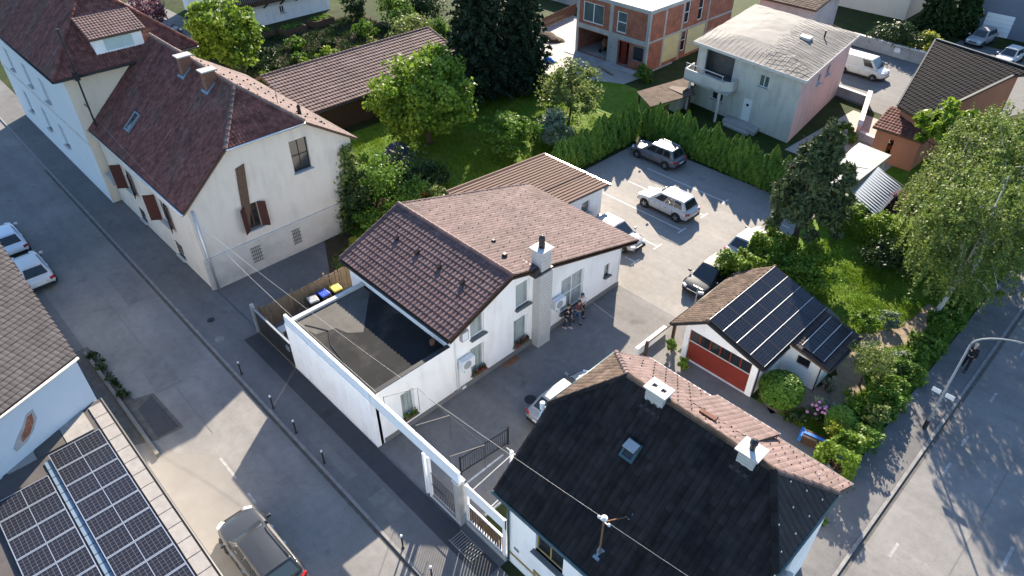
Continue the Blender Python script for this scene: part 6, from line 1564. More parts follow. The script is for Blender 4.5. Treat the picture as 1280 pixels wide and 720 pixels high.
# raised beds
for i, (x, y, a) in enumerate(((-75.8, 34.6, .1), (-74.8, 38.0, .1), (-75.2, 42.0, .12))):
    t = thing('raised_bed', ('raised timber planting bed nearest the bright tree', 'middle raised timber planting bed before the white house', 'raised timber planting bed farthest right before the white house')[i], 'planter', (x, y, 0), a, 'raised beds before the white house', local=True)
    for s in (-1, 1):
        m = MB(); m.box(-.7, .7, s * 1.35 - .04, s * 1.35 + .04, 0, .75); m.build('side_board', 'wood_brown', t); m = MB(); m.box(s * .7 - .04, s * .7 + .04, -1.31, 1.31, 0, .75); m.build('side_board', 'wood_brown', t)
    m = MB(); m.box(-.66, .66, -1.31, 1.31, 0, .66); m.build('soil_fill', 'soil', t)
    p = rng.uniform([-.6, -1.25, .68], [.6, 1.25, .95], (220, 3)); v, q = leaf_quads(p, .13); link('plants', fast_mesh('plants', v, q, 'leaf_mid'), None, t, kind='stuff')

# more trees and hedges beyond the shed, at the top edge
for i, (x, y, r, mt, lb) in enumerate((
        (-66.5, 50.5, (2.6, 2.4, 2.4), 'leaf_dark', 'dark broad bush at the top edge beyond the shed'), (-70.5, 49.5, (2.0, 1.9, 2.0), 'leaf_mid', 'mid green bush at the top edge right of the white house'),
        (-59.0, 52.5, (2.2, 2.0, 2.2), 'leaf_dark', 'dark bush between the shed and the site fence'), (-56.5, 49.0, (1.6, 1.6, 1.6), 'leaf_mid', 'green bush at the far end of the shed'),
        (-68.5, 43.5, (1.4, 1.3, 1.0), 'leaf_mid', 'leafy clump behind the vegetable bed'), (-62.8, 38.6, (.9, .9, .7), 'leaf_bright', 'bright leafy clump along the garden path'),
        (-63.4, 41.0, (1.0, .9, .8), 'leaf_olive', 'olive clump along the garden path'), (-67.4, 38.2, (1.2, 1.1, .7), 'leaf_dark', 'dark clump in the middle of the vegetable bed'),
        (-70.0, 35.6, (1.2, 1.1, .7), 'leaf_mid', 'green clump before the raised beds'), (-68.8, 31.2, (1.5, 1.4, .9), 'leaf_dark', 'dark clump at the foot of the top left tree'),
        (-63.0, 28.6, (1.1, 1.0, .7), 'leaf_mid', 'green clump at the near end of the garden path'), (-72.5, 29.6, (1.6, 1.5, 1.1), 'leaf_dark', 'dark shrub beside the top left tree'))):
    shrub('shrub', lb, (x, y, 0), r, mt, n=int(900 * r[0] * r[2]) + 350, lsize=.15, group='shrubs round the back gardens')
# --- grass blades
def grass(name, label, poly, n, mat, h=.11, avoid=None):
    xs = [p[0] for p in poly]; ys = [p[1] for p in poly]
    x = rng.uniform(min(xs), max(xs), n * 2); y = rng.uniform(min(ys), max(ys), n * 2)
    ins = np.zeros(len(x), bool); j = len(poly) - 1
    for i in range(len(poly)):
        (xi, yi), (xj, yj) = poly[i], poly[j]
        c = ((yi > y) != (yj > y)) & (x < (xj - xi) * (y - yi) / (yj - yi + 1e-9) + xi); ins ^= c; j = i
    if avoid is not None: ins &= ~avoid(x, y)
    x, y = x[ins][:n], y[ins][:n]; k = len(x)
    tuft = .55 + .9 * (np.sin(x * 1.7 + 1.3 * np.sin(y * 1.1)) * np.sin(y * 1.9 + x * .4) > .1) * rng.uniform(.4, 1, k) + .3 * np.sin(x * .9) * np.cos(y * .7)
    hh = h * np.clip(tuft, .35, 2) * rng.uniform(.6, 1.4, k); a = rng.uniform(0, 6.283, k); w = rng.uniform(.012, .03, k) * (1 if h < .25 else 3)
    lean = rng.normal(0, .45, (k, 2)) * hh[:, None]
    v = np.empty((k, 3, 3)); v[:, 0] = np.stack([x - w * np.cos(a), y - w * np.sin(a), np.full(k, .0)], 1); v[:, 1] = np.stack([x + w * np.cos(a), y + w * np.sin(a), np.full(k, .0)], 1)
    v[:, 2] = np.stack([x + lean[:, 0], y + lean[:, 1], hh], 1)
    o = link(name, fast_mesh(name, v.reshape(-1, 3), np.arange(k * 3).reshape(-1, 3), mat)); setp(o, label, 'grass', kind='stuff'); return o
def near_path(x, y):
    r = np.zeros(len(x), bool)
    for i in range(len(pth) - 1):
        a = np.array(pth[i]); b = np.array(pth[i + 1]); d = b - a; t_ = np.clip(((x - a[0]) * d[0] + (y - a[1]) * d[1]) / (d @ d), 0, 1)
        r |= (x - a[0] - t_ * d[0]) ** 2 + (y - a[1] - t_ * d[1]) ** 2 < .62 ** 2
    return r
grass('grass', 'sunlit and shaded grass of the right garden', [(-12.2, 32.2), (-6.3, 32.2), (-6.3, 28.2), (-8.7, 28.2), (-8.7, 25.9), (-3.6, 25.9), (-3.9, 48), (-12, 48), (-14, 37)], 60000, 'grass_blade', .13, near_path)
grass('vegetable_cover', 'low vegetable and weed cover in the beds beyond the shed', [(-75.5, 27.5), (-61.8, 27.5), (-61.8, 46), (-75.5, 47.5)], 13000, 'leaf_dark', .30)
grass('grass', 'grass verge beyond the shed ridge', [(-59.8, 25), (-57.6, 25), (-57.6, 44), (-59.8, 44)], 9000, 'grass_blade', .14)
grass('grass', 'grass of the garden behind the white house', [(-34.5, 17.2), (-31.2, 15.6), (-31.2, 46.5), (-47, 46.5), (-47, 27), (-36, 22)], 60000, 'grass_blade', .16)

# ------------------------------------------------------------------ cars
def car(label, loc, rz, paint, L=4.45, W=1.82, H=1.6, kind='suv', group='parked cars', name='parked_car', trim='car_plastic'):
    """x forward. body, roofed cabin, panes, wheels, lamps, mirrors as parts"""
    t = thing(name, label, 'car' if kind != 'van' else 'van', loc, rz, group, local=True)
    k = L / 4.45; hw = W / 2; belt = .60 * H if kind != 'van' else .56 * H; hood = (.56 if kind == 'suv' else .53) * H
    if kind == 'van': hood = .52 * H
    st = [(-2.22, .80, .46, belt - .22), (-2.16, .92, .30, belt - .06), (-1.9, .98, .24, belt), (-1.2, 1.0, .22, belt), (0, 1.0, .21, belt - .01), (.75, 1.0, .22, belt - .03),
          (1.15, .99, .23, hood + .02), (1.6, .96, .25, hood - .03), (1.95, .89, .28, hood - .12), (2.14, .78, .34, hood - .26), (2.22, .62, .42, hood - .40)]
    vs, fs = [], []; ring = None
    for x, f, zb_, zt_ in st:
        w = hw * f; zm = (zb_ + zt_) / 2
        half = [(0, zb_), (w * .8, zb_), (w * .97, zb_ + .10), (w, zm), (w * .985, zt_ - .14), (w * .93, zt_ - .035), (w * .80, zt_), (0, zt_ + .035)]
        pts = [(y, z) for y, z in half] + [(-y, z) for y, z in half[-2:0:-1]]
        ring = len(pts)
        vs += [(x * k, y, z) for y, z in pts]
    for i in range(len(st) - 1):
        for j in range(ring):
            j2 = (j + 1) % ring; fs.append((i * ring + j, (i + 1) * ring + j, (i + 1) * ring + j2, i * ring + j2))
    fs.append(tuple(range(ring))); fs.append(tuple((len(st) - 1) * ring + j for j in range(ring - 1, -1, -1)))
    m = MB(); m.add(vs, fs); body = m.build('body', 'paint_' + paint, t, smooth=True, fix=True)
    ss = body.modifiers.new('subsurf', 'SUBSURF'); ss.levels = 1; ss.render_levels = 2
    # cabin: frustum with panes set into it
    if kind == 'van': xr0, xr1, xf1, xf0, rw = -2.12, -2.05, .85, 1.55, .86
    elif kind == 'suv': xr0, xr1, xf1, xf0, rw = -2.02, -1.62, .30, 1.12, .70
    else: xr0, xr1, xf1, xf0, rw = -1.95, -1.30, .22, 1.10, .68
    zb2, zt2 = belt - .06, H - .05; bw = hw * .90; tw_ = hw * rw
    B = [V(xr0 * k, -bw, zb2), V(xf0 * k, -bw * .93, zb2 - .03), V(xf0 * k, bw * .93, zb2 - .03), V(xr0 * k, bw, zb2)]
    T = [V(xr1 * k, -tw_, zt2), V(xf1 * k, -tw_ * .96, zt2), V(xf1 * k, tw_ * .96, zt2), V(xr1 * k, tw_, zt2)]
    m = MB(); m.add(B + T, [(0, 1, 5, 4), (1, 2, 6, 5), (2, 3, 7, 6), (3, 0, 4, 7), (4, 5, 6, 7), (3, 2, 1, 0)]); m.build('cabin', 'paint_' + paint, t, bevel=.07, seg=3, smooth=True)
    m = MB(); xm0, xm1 = xr1 * k + .02, xf1 * k - .02
    g = []; NX, NY = 6, 5
    for i in range(NX + 1):
        for j in range(NY + 1):
            u = i / NX; v = j / NY * 2 - 1; x = xm0 + (xm1 - xm0) * u
            g.append((x, tw_ * .93 * v, zt2 + .055 * (1 - v * v * .9) * (1 - (2 * u - 1) ** 2 * .5) - .012))
    m.add(g, [(i * (NY + 1) + j, (i + 1) * (NY + 1) + j, (i + 1) * (NY + 1) + j + 1, i * (NY + 1) + j + 1) for i in range(NX) for j in range(NY)])
    roof = m.build('roof', 'paint_' + paint, t, smooth=True)
    def pane(nm, a, b, c, d, u0, u1, v0, v1, mat='car_glass'):
        def bl(u, v): return (a.lerp(b, u)).lerp(d.lerp(c, u), v)
        n = (b - a).cross(d - a).normalized(); q = MB()
        q.poly([bl(u0, v0) + n * .012, bl(u1, v0) + n * .012, bl(u1, v1) + n * .012, bl(u0, v1) + n * .012])
        o = q.build(nm, mat, t); return o
    pane('windscreen', B[1], B[2], T[2], T[1], .05, .95, .12, .93)
    pane('rear_window', B[3], B[0], T[0], T[3], .09, .91, .22, .90) if kind != 'van' else None
    sp = ((.10, .34), (.365, .60), (.625, .90)) if kind == 'suv' else (((.20, .50), (.53, .88)) if kind != 'van' else ((.70, .93),))
    for u0, u1 in sp:
        pane('side_window', B[0], B[1], T[1], T[0], u0, u1, .20, .88); pane('side_window', B[2], B[3], T[3], T[2], 1 - u1, 1 - u0, .20, .88)
    # sills, bumpers, roof rails
    m = MB(); m.box(-1.3 * k, 1.3 * k, -hw * .985, hw * .985, .19, .30); m.build('sill', trim, t)
    m = MB(); m.box(-2.235 * k, -2.05 * k, -hw * .78, hw * .78, .30, .50); m.build('rear_bumper', trim, t, bevel=.03); m = MB(); m.box(2.05 * k, 2.225 * k, -hw * .66, hw * .66, .28, .46); m.build('front_bumper', trim, t, bevel=.03)
    m = MB(); m.box(2.12 * k, 2.2 * k, -hw * .42, hw * .42, hood - .36, hood - .24); m.build('grille', trim, t)
    if kind == 'suv':
        for s in (-1, 1):
            m = MB(); m.tube([(xr1 * k + .1, s * tw_ * .93, zt2 + .03), (0, s * tw_ * .95, zt2 + .075), (xf1 * k - .1, s * tw_ * .91, zt2 + .03)], .02, 6); m.build('roof_rail', 'chrome' if paint not in ('black', 'ink') else trim, t)
    for s in (-1, 1):
        m = MB(); m.obox((2.02 * k, s * hw * .66, hood - .19), V(.8, s * .45, 0).normalized(), V(-s * .45, .8, 0).normalized(), V(0, 0, 1), .16, .34, .14); m.build('headlight', 'lamp_lens', t, bevel=.03)
        m = MB(); m.obox((-2.11 * k, s * hw * .78, belt - .16), V(.85, -s * .4, 0).normalized(), V(s * .4, .85, 0).normalized(), V(0, 0, 1), .14, .32, .17); m.build('tail_light', 'tail_red', t, bevel=.03)
        m = MB(); m.obox((.92 * k, s * (hw + .08), belt + .06), V(1, 0, 0), V(0, 1, 0), V(0, 0, 1), .12, .2, .14); m.build('wing_mirror', 'paint_' + paint, t, bevel=.03)
        for xd in (-.42, .55) if kind != 'van' else (.4,):
            m = MB(); m.box(xd * k - .09, xd * k + .09, s * hw * 1.0 - .012, s * hw * 1.0 + .012, belt - .2, belt - .17); m.build('door_handle', 'chrome', t)
        m = MB()
        for xd in (-.95, .05, 1.0): m.obox((xd * k, s * hw * .997, .62), V(1, 0, 0), V(0, 1, 0), V(0, 0, 1), .012, .012, .55)
        m.build('door_gaps', trim, t, kind='stuff')
    m = MB(); m.box(-2.25 * k, -2.22 * k, -.26, .26, .56, .67); m.build('number_plate', 'plate', t)
    wr = .34 if kind == 'suv' else .315
    for xw in (-1.34, 1.36):
        for s in (-1, 1):
            m = MB(); m.lathe([(wr + .055, -.02), (wr + .055, .02), (wr + .02, .03)], (xw * k, s * (hw * .975), wr + .01), 20, 'y'); m.build('wheel_arch', trim, t)
            m = MB(); m.lathe([(wr * .62, -.1), (wr * .94, -.1), (wr, -.06), (wr, .06), (wr * .94, .1), (wr * .62, .1)], (xw * k, s * (hw - .06), wr), 20, 'y'); w = m.build('wheel', 'rubber', t)
            m = MB(); yy = s * (hw + .035); m.lathe([(wr * .66, -.015), (wr * .66, .015)], (xw * k, yy - s * .02, wr), 18, 'y')
            for q in range(5):
                a = 6.283 * q / 5; m.bar((xw * k, yy, wr), (xw * k + wr * .6 * math.cos(a), yy, wr + wr * .6 * math.sin(a)), .06, .03, V(0, 1, 0))
            m.build('rim', 'rim_alloy', w)
    return t
car('white SUV standing alone in the middle of the parking lot', (-22.72, 37.5, 0), math.pi, 'pearl')
car('dark grey SUV in the shade of the conifer hedge', (-27.7, 43.1, 0), math.pi, 'grey', H=1.58)
car('pale hatchback half hidden under the brown roof edge', (-22.9, 31.9, 0), 0, 'silver', L=4.2, W=1.74, H=1.45, kind='hatch')
car('dark hatchback facing the garage beside the bright hedge', (-15.85, 32.4, 0), -math.pi / 2, 'ink', L=4.2, W=1.76, H=1.48, kind='hatch')
car('white car behind the bright hedge with its red rear lamp showing', (-15.95, 37.3, 0), math.pi / 2, 'silver', L=4.2, W=1.74, H=1.5, kind='hatch')
car('silver car half hidden behind the corner house roof', (-15.12, 18.6, 0), math.pi / 2, 'silver', L=4.5, W=1.8, H=1.5, kind='hatch')
car('dark silver car with glossy roof at the bottom edge on the pale forecourt', (-18.2, 3.45, 0), math.pi, 'black', L=4.7, W=1.86, H=1.62)
car('white car parked nearest the tiled roof on the left', (-45.6, 2.7, 0), math.pi, 'white', L=4.2, W=1.76, H=1.5, kind='hatch')
car('pale blue-white car cut by the left edge', (-50.4, 2.55, 0), math.pi, 'blue_white', L=4.2, W=1.76, H=1.48, kind='hatch')
car('white delivery van parked behind the grey house', (-24.3, 72.3, 0), -.02, 'white', L=4.9, W=1.95, H=1.95, kind='van')
car('silver car before the slate house garage', (-19.2, 90.4, 0), -math.pi / 2 - .1, 'silver', L=4.4)
car('white car behind the navy roof at the upper right', (-15.2, 86.5, 0), -math.pi / 2 - .1, 'white', L=4.2, W=1.75, H=1.5, kind='hatch')
car('dark car in the far yard behind the cream house', (-84.5, 27.3, 0), .5, 'ink', L=4.2, W=1.75, H=1.5, kind='hatch')

# ------------------------------------------------------------------ people
def skin_mesh(name, pts, edges, mat, parent, levels=1, root=0):
    me = bpy.data.meshes.new(name); me.from_pydata([p[0] for p in pts], edges, [])
    o = bpy.data.objects.new(name, me); COL.objects.link(o)
    md = o.modifiers.new('skin', 'SKIN'); md.use_smooth_shade = True
    for i, p in enumerate(pts):
        r = p[1]; sv = me.skin_vertices[0].data[i]
        sv.radius = r if isinstance(r, tuple) else (r, r); sv.use_root = (i == root)
    sb = o.modifiers.new('sub', 'SUBSURF'); sb.levels = levels; sb.render_levels = levels
    dg = bpy.context.evaluated_depsgraph_get()
    nm = bpy.data.meshes.new_from_object(o.evaluated_get(dg)); nm.name = name
    nm.materials.clear(); nm.materials.append(MATS[mat]); nm.polygons.foreach_set("use_smooth", [True] * len(nm.polygons))
    COL.objects.unlink(o); bpy.data.objects.remove(o)
    q = bpy.data.objects.new(name, nm); COL.objects.link(q); q.parent = parent; return q

def person(label, loc, rz, top, legs, shoes='cloth_black', hair='hair_dark', lean=0.0, arms='down', long_hair=False, stride=.08, sit=0.0, hs=1.0, short=True):
    """x forward, feet on the ground at z=0; 1.72 m tall"""
    t = thing('person', label, 'person', loc, rz, 'people', local=True); t.scale = (hs, hs, hs)
    pz = .92 - sit; lx = lean
    hip = V(-sit * .5, 0, pz); chest = hip + V(.30 * math.sin(lx), 0, .34 * math.cos(lx)); neck = hip + V(.52 * math.sin(lx), 0, .54 * math.cos(lx)); head = neck + V(.06 + .1 * math.sin(lx), 0, .19)
    P_, E_ = [], []
    def add(p, r, par=None):
        P_.append((tuple(p), r)); i = len(P_) - 1
        if par is not None: E_.append((par, i))
        return i
    def leg(s, off):
        kn = V(.04 + off + sit * .75, s * .10, .48); an = V(-.02 + off * (2.0 if off < 0 else 1.6) + sit * .65, s * .10, .085)
        return [hip + V(0, s * .09, -.05), kn, an, an + V(.17, s * .02, -.045)]
    def arm(s):
        sh_ = neck + V(-.01, s * .17, -.06)
        if arms == 'phone': return [sh_, sh_ + V(.02, s * .06, -.27), sh_ + V(.24, -s * .03, -.23), sh_ + V(.31, -s * .06, -.19)]
        if arms == 'cross': return [sh_, sh_ + V(.05, s * .07, -.27), sh_ + V(.24, -s * .10, -.28), sh_ + V(.25, -s * .20, -.26)]
        return [sh_, sh_ + V(-.01 + .05 * s, s * .07, -.28), sh_ + V(.07 + .05 * s, s * .06, -.53), sh_ + V(.10 + .05 * s, s * .05, -.61)]
    L1, L2, A1, A2 = leg(1, stride), leg(-1, -stride), arm(1), arm(-1)
    h = add(hip, (.125, .095)); c = add(chest, (.14, .10), h); n_ = add(neck, .055, c); hd = add(head - V(.01, 0, .06), (.075, .08), n_); add(head + V(0, 0, .07), (.085, .078), hd)
    add(head + V(.095, 0, -.02), .018, hd)                                         # nose
    for s in (1, -1): add(head + V(-.005, s * .088, -.01), .016, hd)                # ears
    for Lg in (L1, L2):
        p = h
        for q, r in zip(Lg, (.085, .058, .04, .035)): p = add(q, r, p)
    for Ar in (A1, A2):
        p = c
        for q, r in zip(Ar, (.055, .042, .032, .028)): p = add(q, r, p)
        d = (Ar[3] - Ar[2]).normalized(); sd = d.cross(V(0, 0, 1) if abs(d.z) < .9 else V(1, 0, 0)).normalized()
        palm = add(Ar[3] + d * .04, (.03, .018), p)
        for fi, (o_f, ln) in enumerate(((-.028, .066), (-.010, .075), (.010, .07), (.027, .055))):
            k1 = add(Ar[3] + d * .075 + sd * o_f, .0085, palm); k2 = add(Ar[3] + d * (.075 + ln * .6) + sd * o_f + V(0, 0, -.006), .008, k1); add(Ar[3] + d * (.075 + ln) + sd * o_f - V(0, 0, .02), .007, k2)
        tb = add(Ar[3] + d * .03 - sd * .045, .0095, palm); add(Ar[3] + d * .075 - sd * .06, .008, tb)
    skin_mesh('body', P_, E_, 'skin', t)
    def chain(name, lists, mat):
        Q, EE = [], []
        for par, pts in lists:
            prev = par
            for p, r in pts:
                Q.append((tuple(p), r)); i = len(Q) - 1
                if prev is not None: EE.append((prev, i))
                prev = i
        return skin_mesh(name, Q, EE, mat, t)
    cut = 2 if short else 3
    chain('jacket', [(None, [(hip + V(0, 0, -.02), (.15, .12)), (chest, (.172, .13)), (neck - V(.01, 0, .05), (.10, .085))]),
                     (1, [(q, r) for q, r in zip(A1[:cut], (.082, .062, .046))]), (1, [(q, r) for q, r in zip(A2[:cut], (.082, .062, .046))])], top)
    chain('trousers', [(None, [(hip, (.148, .115))]), (0, [(q, r) for q, r in zip(L1[:3], (.105, .082, .062))]), (0, [(q, r) for q, r in zip(L2[:3], (.105, .082, .062))])], legs)
    for Lg in (L1, L2):
        m = MB(); a = Lg[2]; m.obox(a + V(.075, 0, -.045), V(1, 0, 0), V(0, 1, 0), V(0, 0, 1), .28, .1, .08); m.build('shoe', shoes, t, bevel=.03)
    m = MB(); rows, seg = 6, 12; vs, fs = [], []
    for i in range(rows + 1):
        ph = math.pi * .60 * i / rows
        for k in range(seg):
            a = 2 * math.pi * k / seg; back = 1.0 if math.cos(a) < .35 else .72
            q = ph * (back if i else 1); vs.append(head + V(-.012 + .112 * math.sin(q) * math.cos(a), .103 * math.sin(q) * math.sin(a), .035 + .118 * math.cos(q) - (.16 if long_hair and i == rows and math.cos(a) < .2 else 0)))
    for i in range(rows):
        for k in range(seg): fs.append((i * seg + k, (i + 1) * seg + k, (i + 1) * seg + (k + 1) % seg, i * seg + (k + 1) % seg))
    m.add(vs, fs); m.build('hair', hair, t, smooth=True)
    for s in (-1, 1):
        m = MB(); m.lathe([(.004, -.006), (.011, 0), (.004, .006)], head + V(.083, s * .034, .012), 8, 'x'); m.build('eye', 'hair_dark', t)
    m = MB(); m.obox(head + V(.083, 0, -.068), V(1, 0, 0), V(0, 1, 0), V(0, 0, 1), .01, .045, .009); m.build('mouth', 'cloth_maroon', t)
    return t
person('person in a dark jacket and navy trousers standing left by the white wall', (-19.15, 23.0, 0), rad(10), 'cloth_black', 'cloth_navy', hair='hair_brown', arms='down', shoes='cloth_pale', short=False)
person('person in a dark red top and blue jeans leaning by the window', (-19.1, 23.75, 0), rad(-15), 'cloth_maroon', 'cloth_denim', hair='hair_brown', arms='phone', lean=.22, stride=.12)
person('person with long dark hair in a pale top and black trousers by the window', (-19.25, 24.3, 0), rad(-25), 'cloth_pale', 'cloth_black', hair='hair_dark', arms='cross', long_hair=True, stride=.05, short=False)
person('blond person in black clothes walking on the right pavement', (-2.15, 35.7, PAVE), rad(95), 'cloth_black', 'cloth_black', hair='hair_blond', arms='down', stride=.16, short=False, lean=.05)

# ------------------------------------------------------------------ street furniture
def bollard(x, y, label):
    t = thing('bollard', label, 'bollard', (x, y, PAVE), group='bollards along the kerb')
    m = MB(); m.lathe([(.07, 0), (.07, .04), (.038, .05), (.038, .82)], (x, y, PAVE), 10); m.build('post', 'metal_dark', t)
    m = MB(); m.lathe([(.045, .82), (.055, .86), (.05, .91), (.02, .94)], (x, y, PAVE), 10); m.build('cap', 'plastic_white', t)
for x, lb in ((-28.6, 'dark bollard with white cap nearest the beige house'), (-25.3, 'dark bollard beside the sunlit patch of road'), (-23.1, 'dark bollard between the sunlit patch and the white wall corner'), (-20.6, 'dark bollard opposite the corner of the white wall'),
              (-14.6, 'dark bollard opposite the wooden gate'), (-12.7, 'dark bollard at the bottom edge near the drain grate')):
    bollard(x, KY + .27, lb)
lp = thing('street_lamp', 'grey curved street lamp with two small signs on the right pavement', 'street lamp', (-2.02, 30.0, PAVE))
m = MB(); m.tube([(-2.02, 30.0, PAVE), (-2.02, 30.0, 1.2), (-2.02, 30.0, 5.6)], [.065, .055, .045], 10); pts = [(-2.02 + 1.75 * (1 - math.cos(a)) * 1.0, 30.0 + .55 * (1 - math.cos(a)), 5.6 + .85 * math.sin(a)) for a in [i * math.pi / 2 / 8 for i in range(9)]]; m.tube(pts, [.045 - .002 * i for i in range(9)], 10); m.build('pole', 'lamp_grey', lp, smooth=True)
m = MB(); m.obox((.05, 30.7, 6.44), V(.95, .3, 0).normalized(), V(-.3, .95, 0).normalized(), V(0, 0, 1), .8, .24, .12); hd = m.build('lamp_head', 'plastic_grey', lp, bevel=.04); m = MB(); m.obox((.05, 30.7, 6.374), V(.95, .3, 0).normalized(), V(-.3, .95, 0).normalized(), V(0, 0, 1), .6, .18, .02); m.build('lens', 'lamp_lens', hd)
for s in (-1, 1):
    m = MB(); m.obox((-2.02 + s * .30, 29.93, 2.55), V(1, 0, 0), V(0, 1, 0), V(0, 0, 1), .38, .02, .24); m.build('sign_plate', 'plastic_white', lp)
m = MB(); m.bar((-2.5, 29.95, 2.55), (-1.55, 29.95, 2.55), .03, .03); m.build('sign_arm', 'metal_grey', lp)
m = MB(); m.lathe([(.11, 0), (.1, .5), (.085, .55)], (-2.02, 30.0, PAVE), 10); m.build('base_sleeve', 'metal_dark', lp)
# bins
def wheelie_bin(x, y, rz, lid, label):
    t = thing('wheelie_bin', label, 'bin', (x, y, .004), rz, 'bins beside the board fence', local=True)
    vs = []
    for z, sx, sy in ((.08, .22, .20), (.95, .29, .28)): vs += [(-sx, -sy, z), (sx, -sy, z), (sx, sy, z), (-sx, sy, z)]
    m = MB(); m.add(vs, [(3, 2, 1, 0), (4, 5, 6, 7), (0, 1, 5, 4), (1, 2, 6, 5), (2, 3, 7, 6), (3, 0, 4, 7)]); m.build('body', 'plastic_black', t, bevel=.03)
    m = MB(); m.add([(-.32, -.30, .95), (.34, -.30, .95), (.34, .30, .95), (-.32, .30, .95), (-.30, -.28, 1.06), (.26, -.27, 1.02), (.26, .27, 1.02), (-.30, .28, 1.06)], [(3, 2, 1, 0), (4, 5, 6, 7), (0, 1, 5, 4), (1, 2, 6, 5), (2, 3, 7, 6), (3, 0, 4, 7)]); m.build('lid', lid, t, bevel=.03)
    m = MB(); m.box(.285, .292, -.07, .07, .55, .72); m.build('sticker', 'plastic_white', t)
    m = MB(); m.tube([(-.34, -.25, 1.0), (-.34, .25, 1.0)], .02, 6); m.build('handle', 'plastic_black', t)
    for s in (-1, 1):
        m = MB(); m.lathe([(.1, -.03), (.1, .03)], (-.22, s * .24, .1), 12, 'y'); m.build('wheel', 'rubber', t)
wheelie_bin(-30.35, 13.45, rad(-8), 'plastic_grey', 'black wheelie bin with grey lid by the board fence'); wheelie_bin(-30.4, 14.2, rad(4), 'plastic_blue', 'black wheelie bin with blue lid by the board fence'); wheelie_bin(-30.35, 15.0, rad(-4), 'plastic_yellow', 'black wheelie bin with yellow lid by the board fence')
t = thing('garden_bench', 'small white bench beside the flat roof parapet', 'bench', (-29.9, 11.4, 0))
m = MB(); m.box(-30.15, -29.65, 10.9, 12.0, .42, .48); m.build('seat', 'plastic_white', t)
for x in (-30.1, -29.7):
    for y in (10.98, 11.92):
        m = MB(); m.box(x - .03, x + .03, y - .03, y + .03, 0, .42); m.build('leg', 'plastic_white', t)
t = thing('pushbike', 'grey bicycle leaning at the end of the board fence', 'bicycle', (-29.6, 16.3, 0))
for y in (15.8, 16.8):
    m = MB(); n_ = 20; pr = [(-29.7, y + .32 * math.cos(6.283 * k / n_), .33 + .32 * math.sin(6.283 * k / n_)) for k in range(n_ + 1)]; m.tube(pr, .02, 6, caps=False); m.build('wheel', 'rubber', t)
m = MB()
for a, b in (((15.8, .33), (16.05, .85)), ((16.05, .85), (16.6, .8)), ((16.6, .8), (16.8, .33)), ((16.05, .85), (16.3, .3)), ((16.3, .3), (16.6, .8)), ((15.8, .33), (16.3, .3)), ((16.6, .8), (16.58, 1.05))): m.tube([(-29.7, a[0], a[1]), (-29.7, b[0], b[1])], .018, 6)
m.build('frame', 'metal_grey', t); m = MB(); m.box(-29.78, -29.62, 15.92, 16.15, .9, .95); m.build('saddle', 'plastic_black', t); m = MB(); m.tube([(-29.95, 16.55, 1.06), (-29.45, 16.55, 1.06)], .015, 6); m.build('handlebar', 'metal_dark', t)
# picket fence, panel fence
fc = thing('board_fence', 'weathered upright board fence beside the bins', 'fence', (-31.1, 13.6, 0))
pk = MB().box(-.012, .012, -.055, .055, 0, 1.55).mesh('picket', 'wood_fence')
for k in range(48): link('picket', pk, None, fc, (-31.1 + random.uniform(-.012, .012), 10.65 + k * .128, random.uniform(-.05, .03)), (random.uniform(-.02, .02), 0, random.uniform(-.05, .05)))
for z in (.35, 1.2):
    m = MB(); m.bar((-31.14, 10.6, z), (-31.14, 16.8, z), .04, .08); m.build('rail', 'wood_fence', fc)
for y in (10.6, 12.7, 14.8, 16.8):
    m = MB(); m.box(-31.24, -31.16, y - .05, y + .05, 0, 1.7); m.build('post', 'wood_fence', fc)
pf = thing('panel_fence', 'dark panel fence closing the bin yard to the pavement', 'fence', (-28.8, 10.25, 0))
for k in range(3):
    m = MB(); m.box(-30.9 + k * 1.28, -29.66 + k * 1.28, 10.22, 10.27, .12, 1.72); m.build('panel', 'metal_dark', pf)
m = MB(); m.box(-31.0, -27.08, 10.19, 10.30, 1.74, 1.79); m.build('top_rail', 'metal_grey', pf); m = MB(); m.box(-31.0, -27.08, 10.19, 10.32, .07, .12); m.build('base_kerb', 'wood_fence', pf); m = MB(); m.box(-31.2, -31.02, 10.15, 10.34, 0, 2.0); m.build('post', 'galvanised', pf)
m = MB(); m.box(-27.55, -27.25, 10.16, 10.215, 1.1, 1.42); m.build('letter_box', 'metal_grey', pf)
# gate of the courtyard: posts, mesh panel, folded gate leaf, stone post
gt = thing('mesh_gate', 'dark bar gate panel between white posts under the white beam', 'gate', (-14.8, 10.4, 0))
for x in (-16.0, -15.72):
    m = MB(); m.box(x - .06, x + .06, 10.28, 10.42, .07, 2.82); m.build('post', 'frame_white', gt)
bar_me = MB().box(-.009, .009, -.009, .009, 0, 1.0).mesh('bar', 'metal_dark')
for k in range(15): link('bar', bar_me, None, gt, (-15.58 + k * .118, 10.36, .22), None, (1, 1, 1.55))
for z in (.2, 1.0, 1.78):
    m = MB(); m.bar((-15.66, 10.36, z), (-13.95, 10.36, z), .025, .035); m.build('rail', 'metal_dark', gt)
m = MB(); m.box(-15.7, -13.95, 10.30, 10.46, .0, .16); m.build('base', 'pale_stone', gt)
m = MB(); m.prism([(-14.02, 10.28), (-13.70, 10.28), (-13.70, 10.62), (-14.02, 10.62)], 0, 2.9); sp_ = m.build('gate_pillar', 'concrete'); setp(sp_, 'rough concrete gate pillar at the end of the white beam', 'pillar')
m = MB(); m.box(-14.06, -13.66, 10.24, 10.66, 2.9, 2.98); m.build('cap', 'pale_stone', sp_)
g2 = thing('swing_gate', 'dark barred gate leaf standing open inside the courtyard', 'gate', (-15.2, 13.4, 0))
for k in range(22): link('bar', bar_me, None, g2, (-15.75 + k * .012, 12.1 + k * .125, .12), None, (1, 1, 1.0))
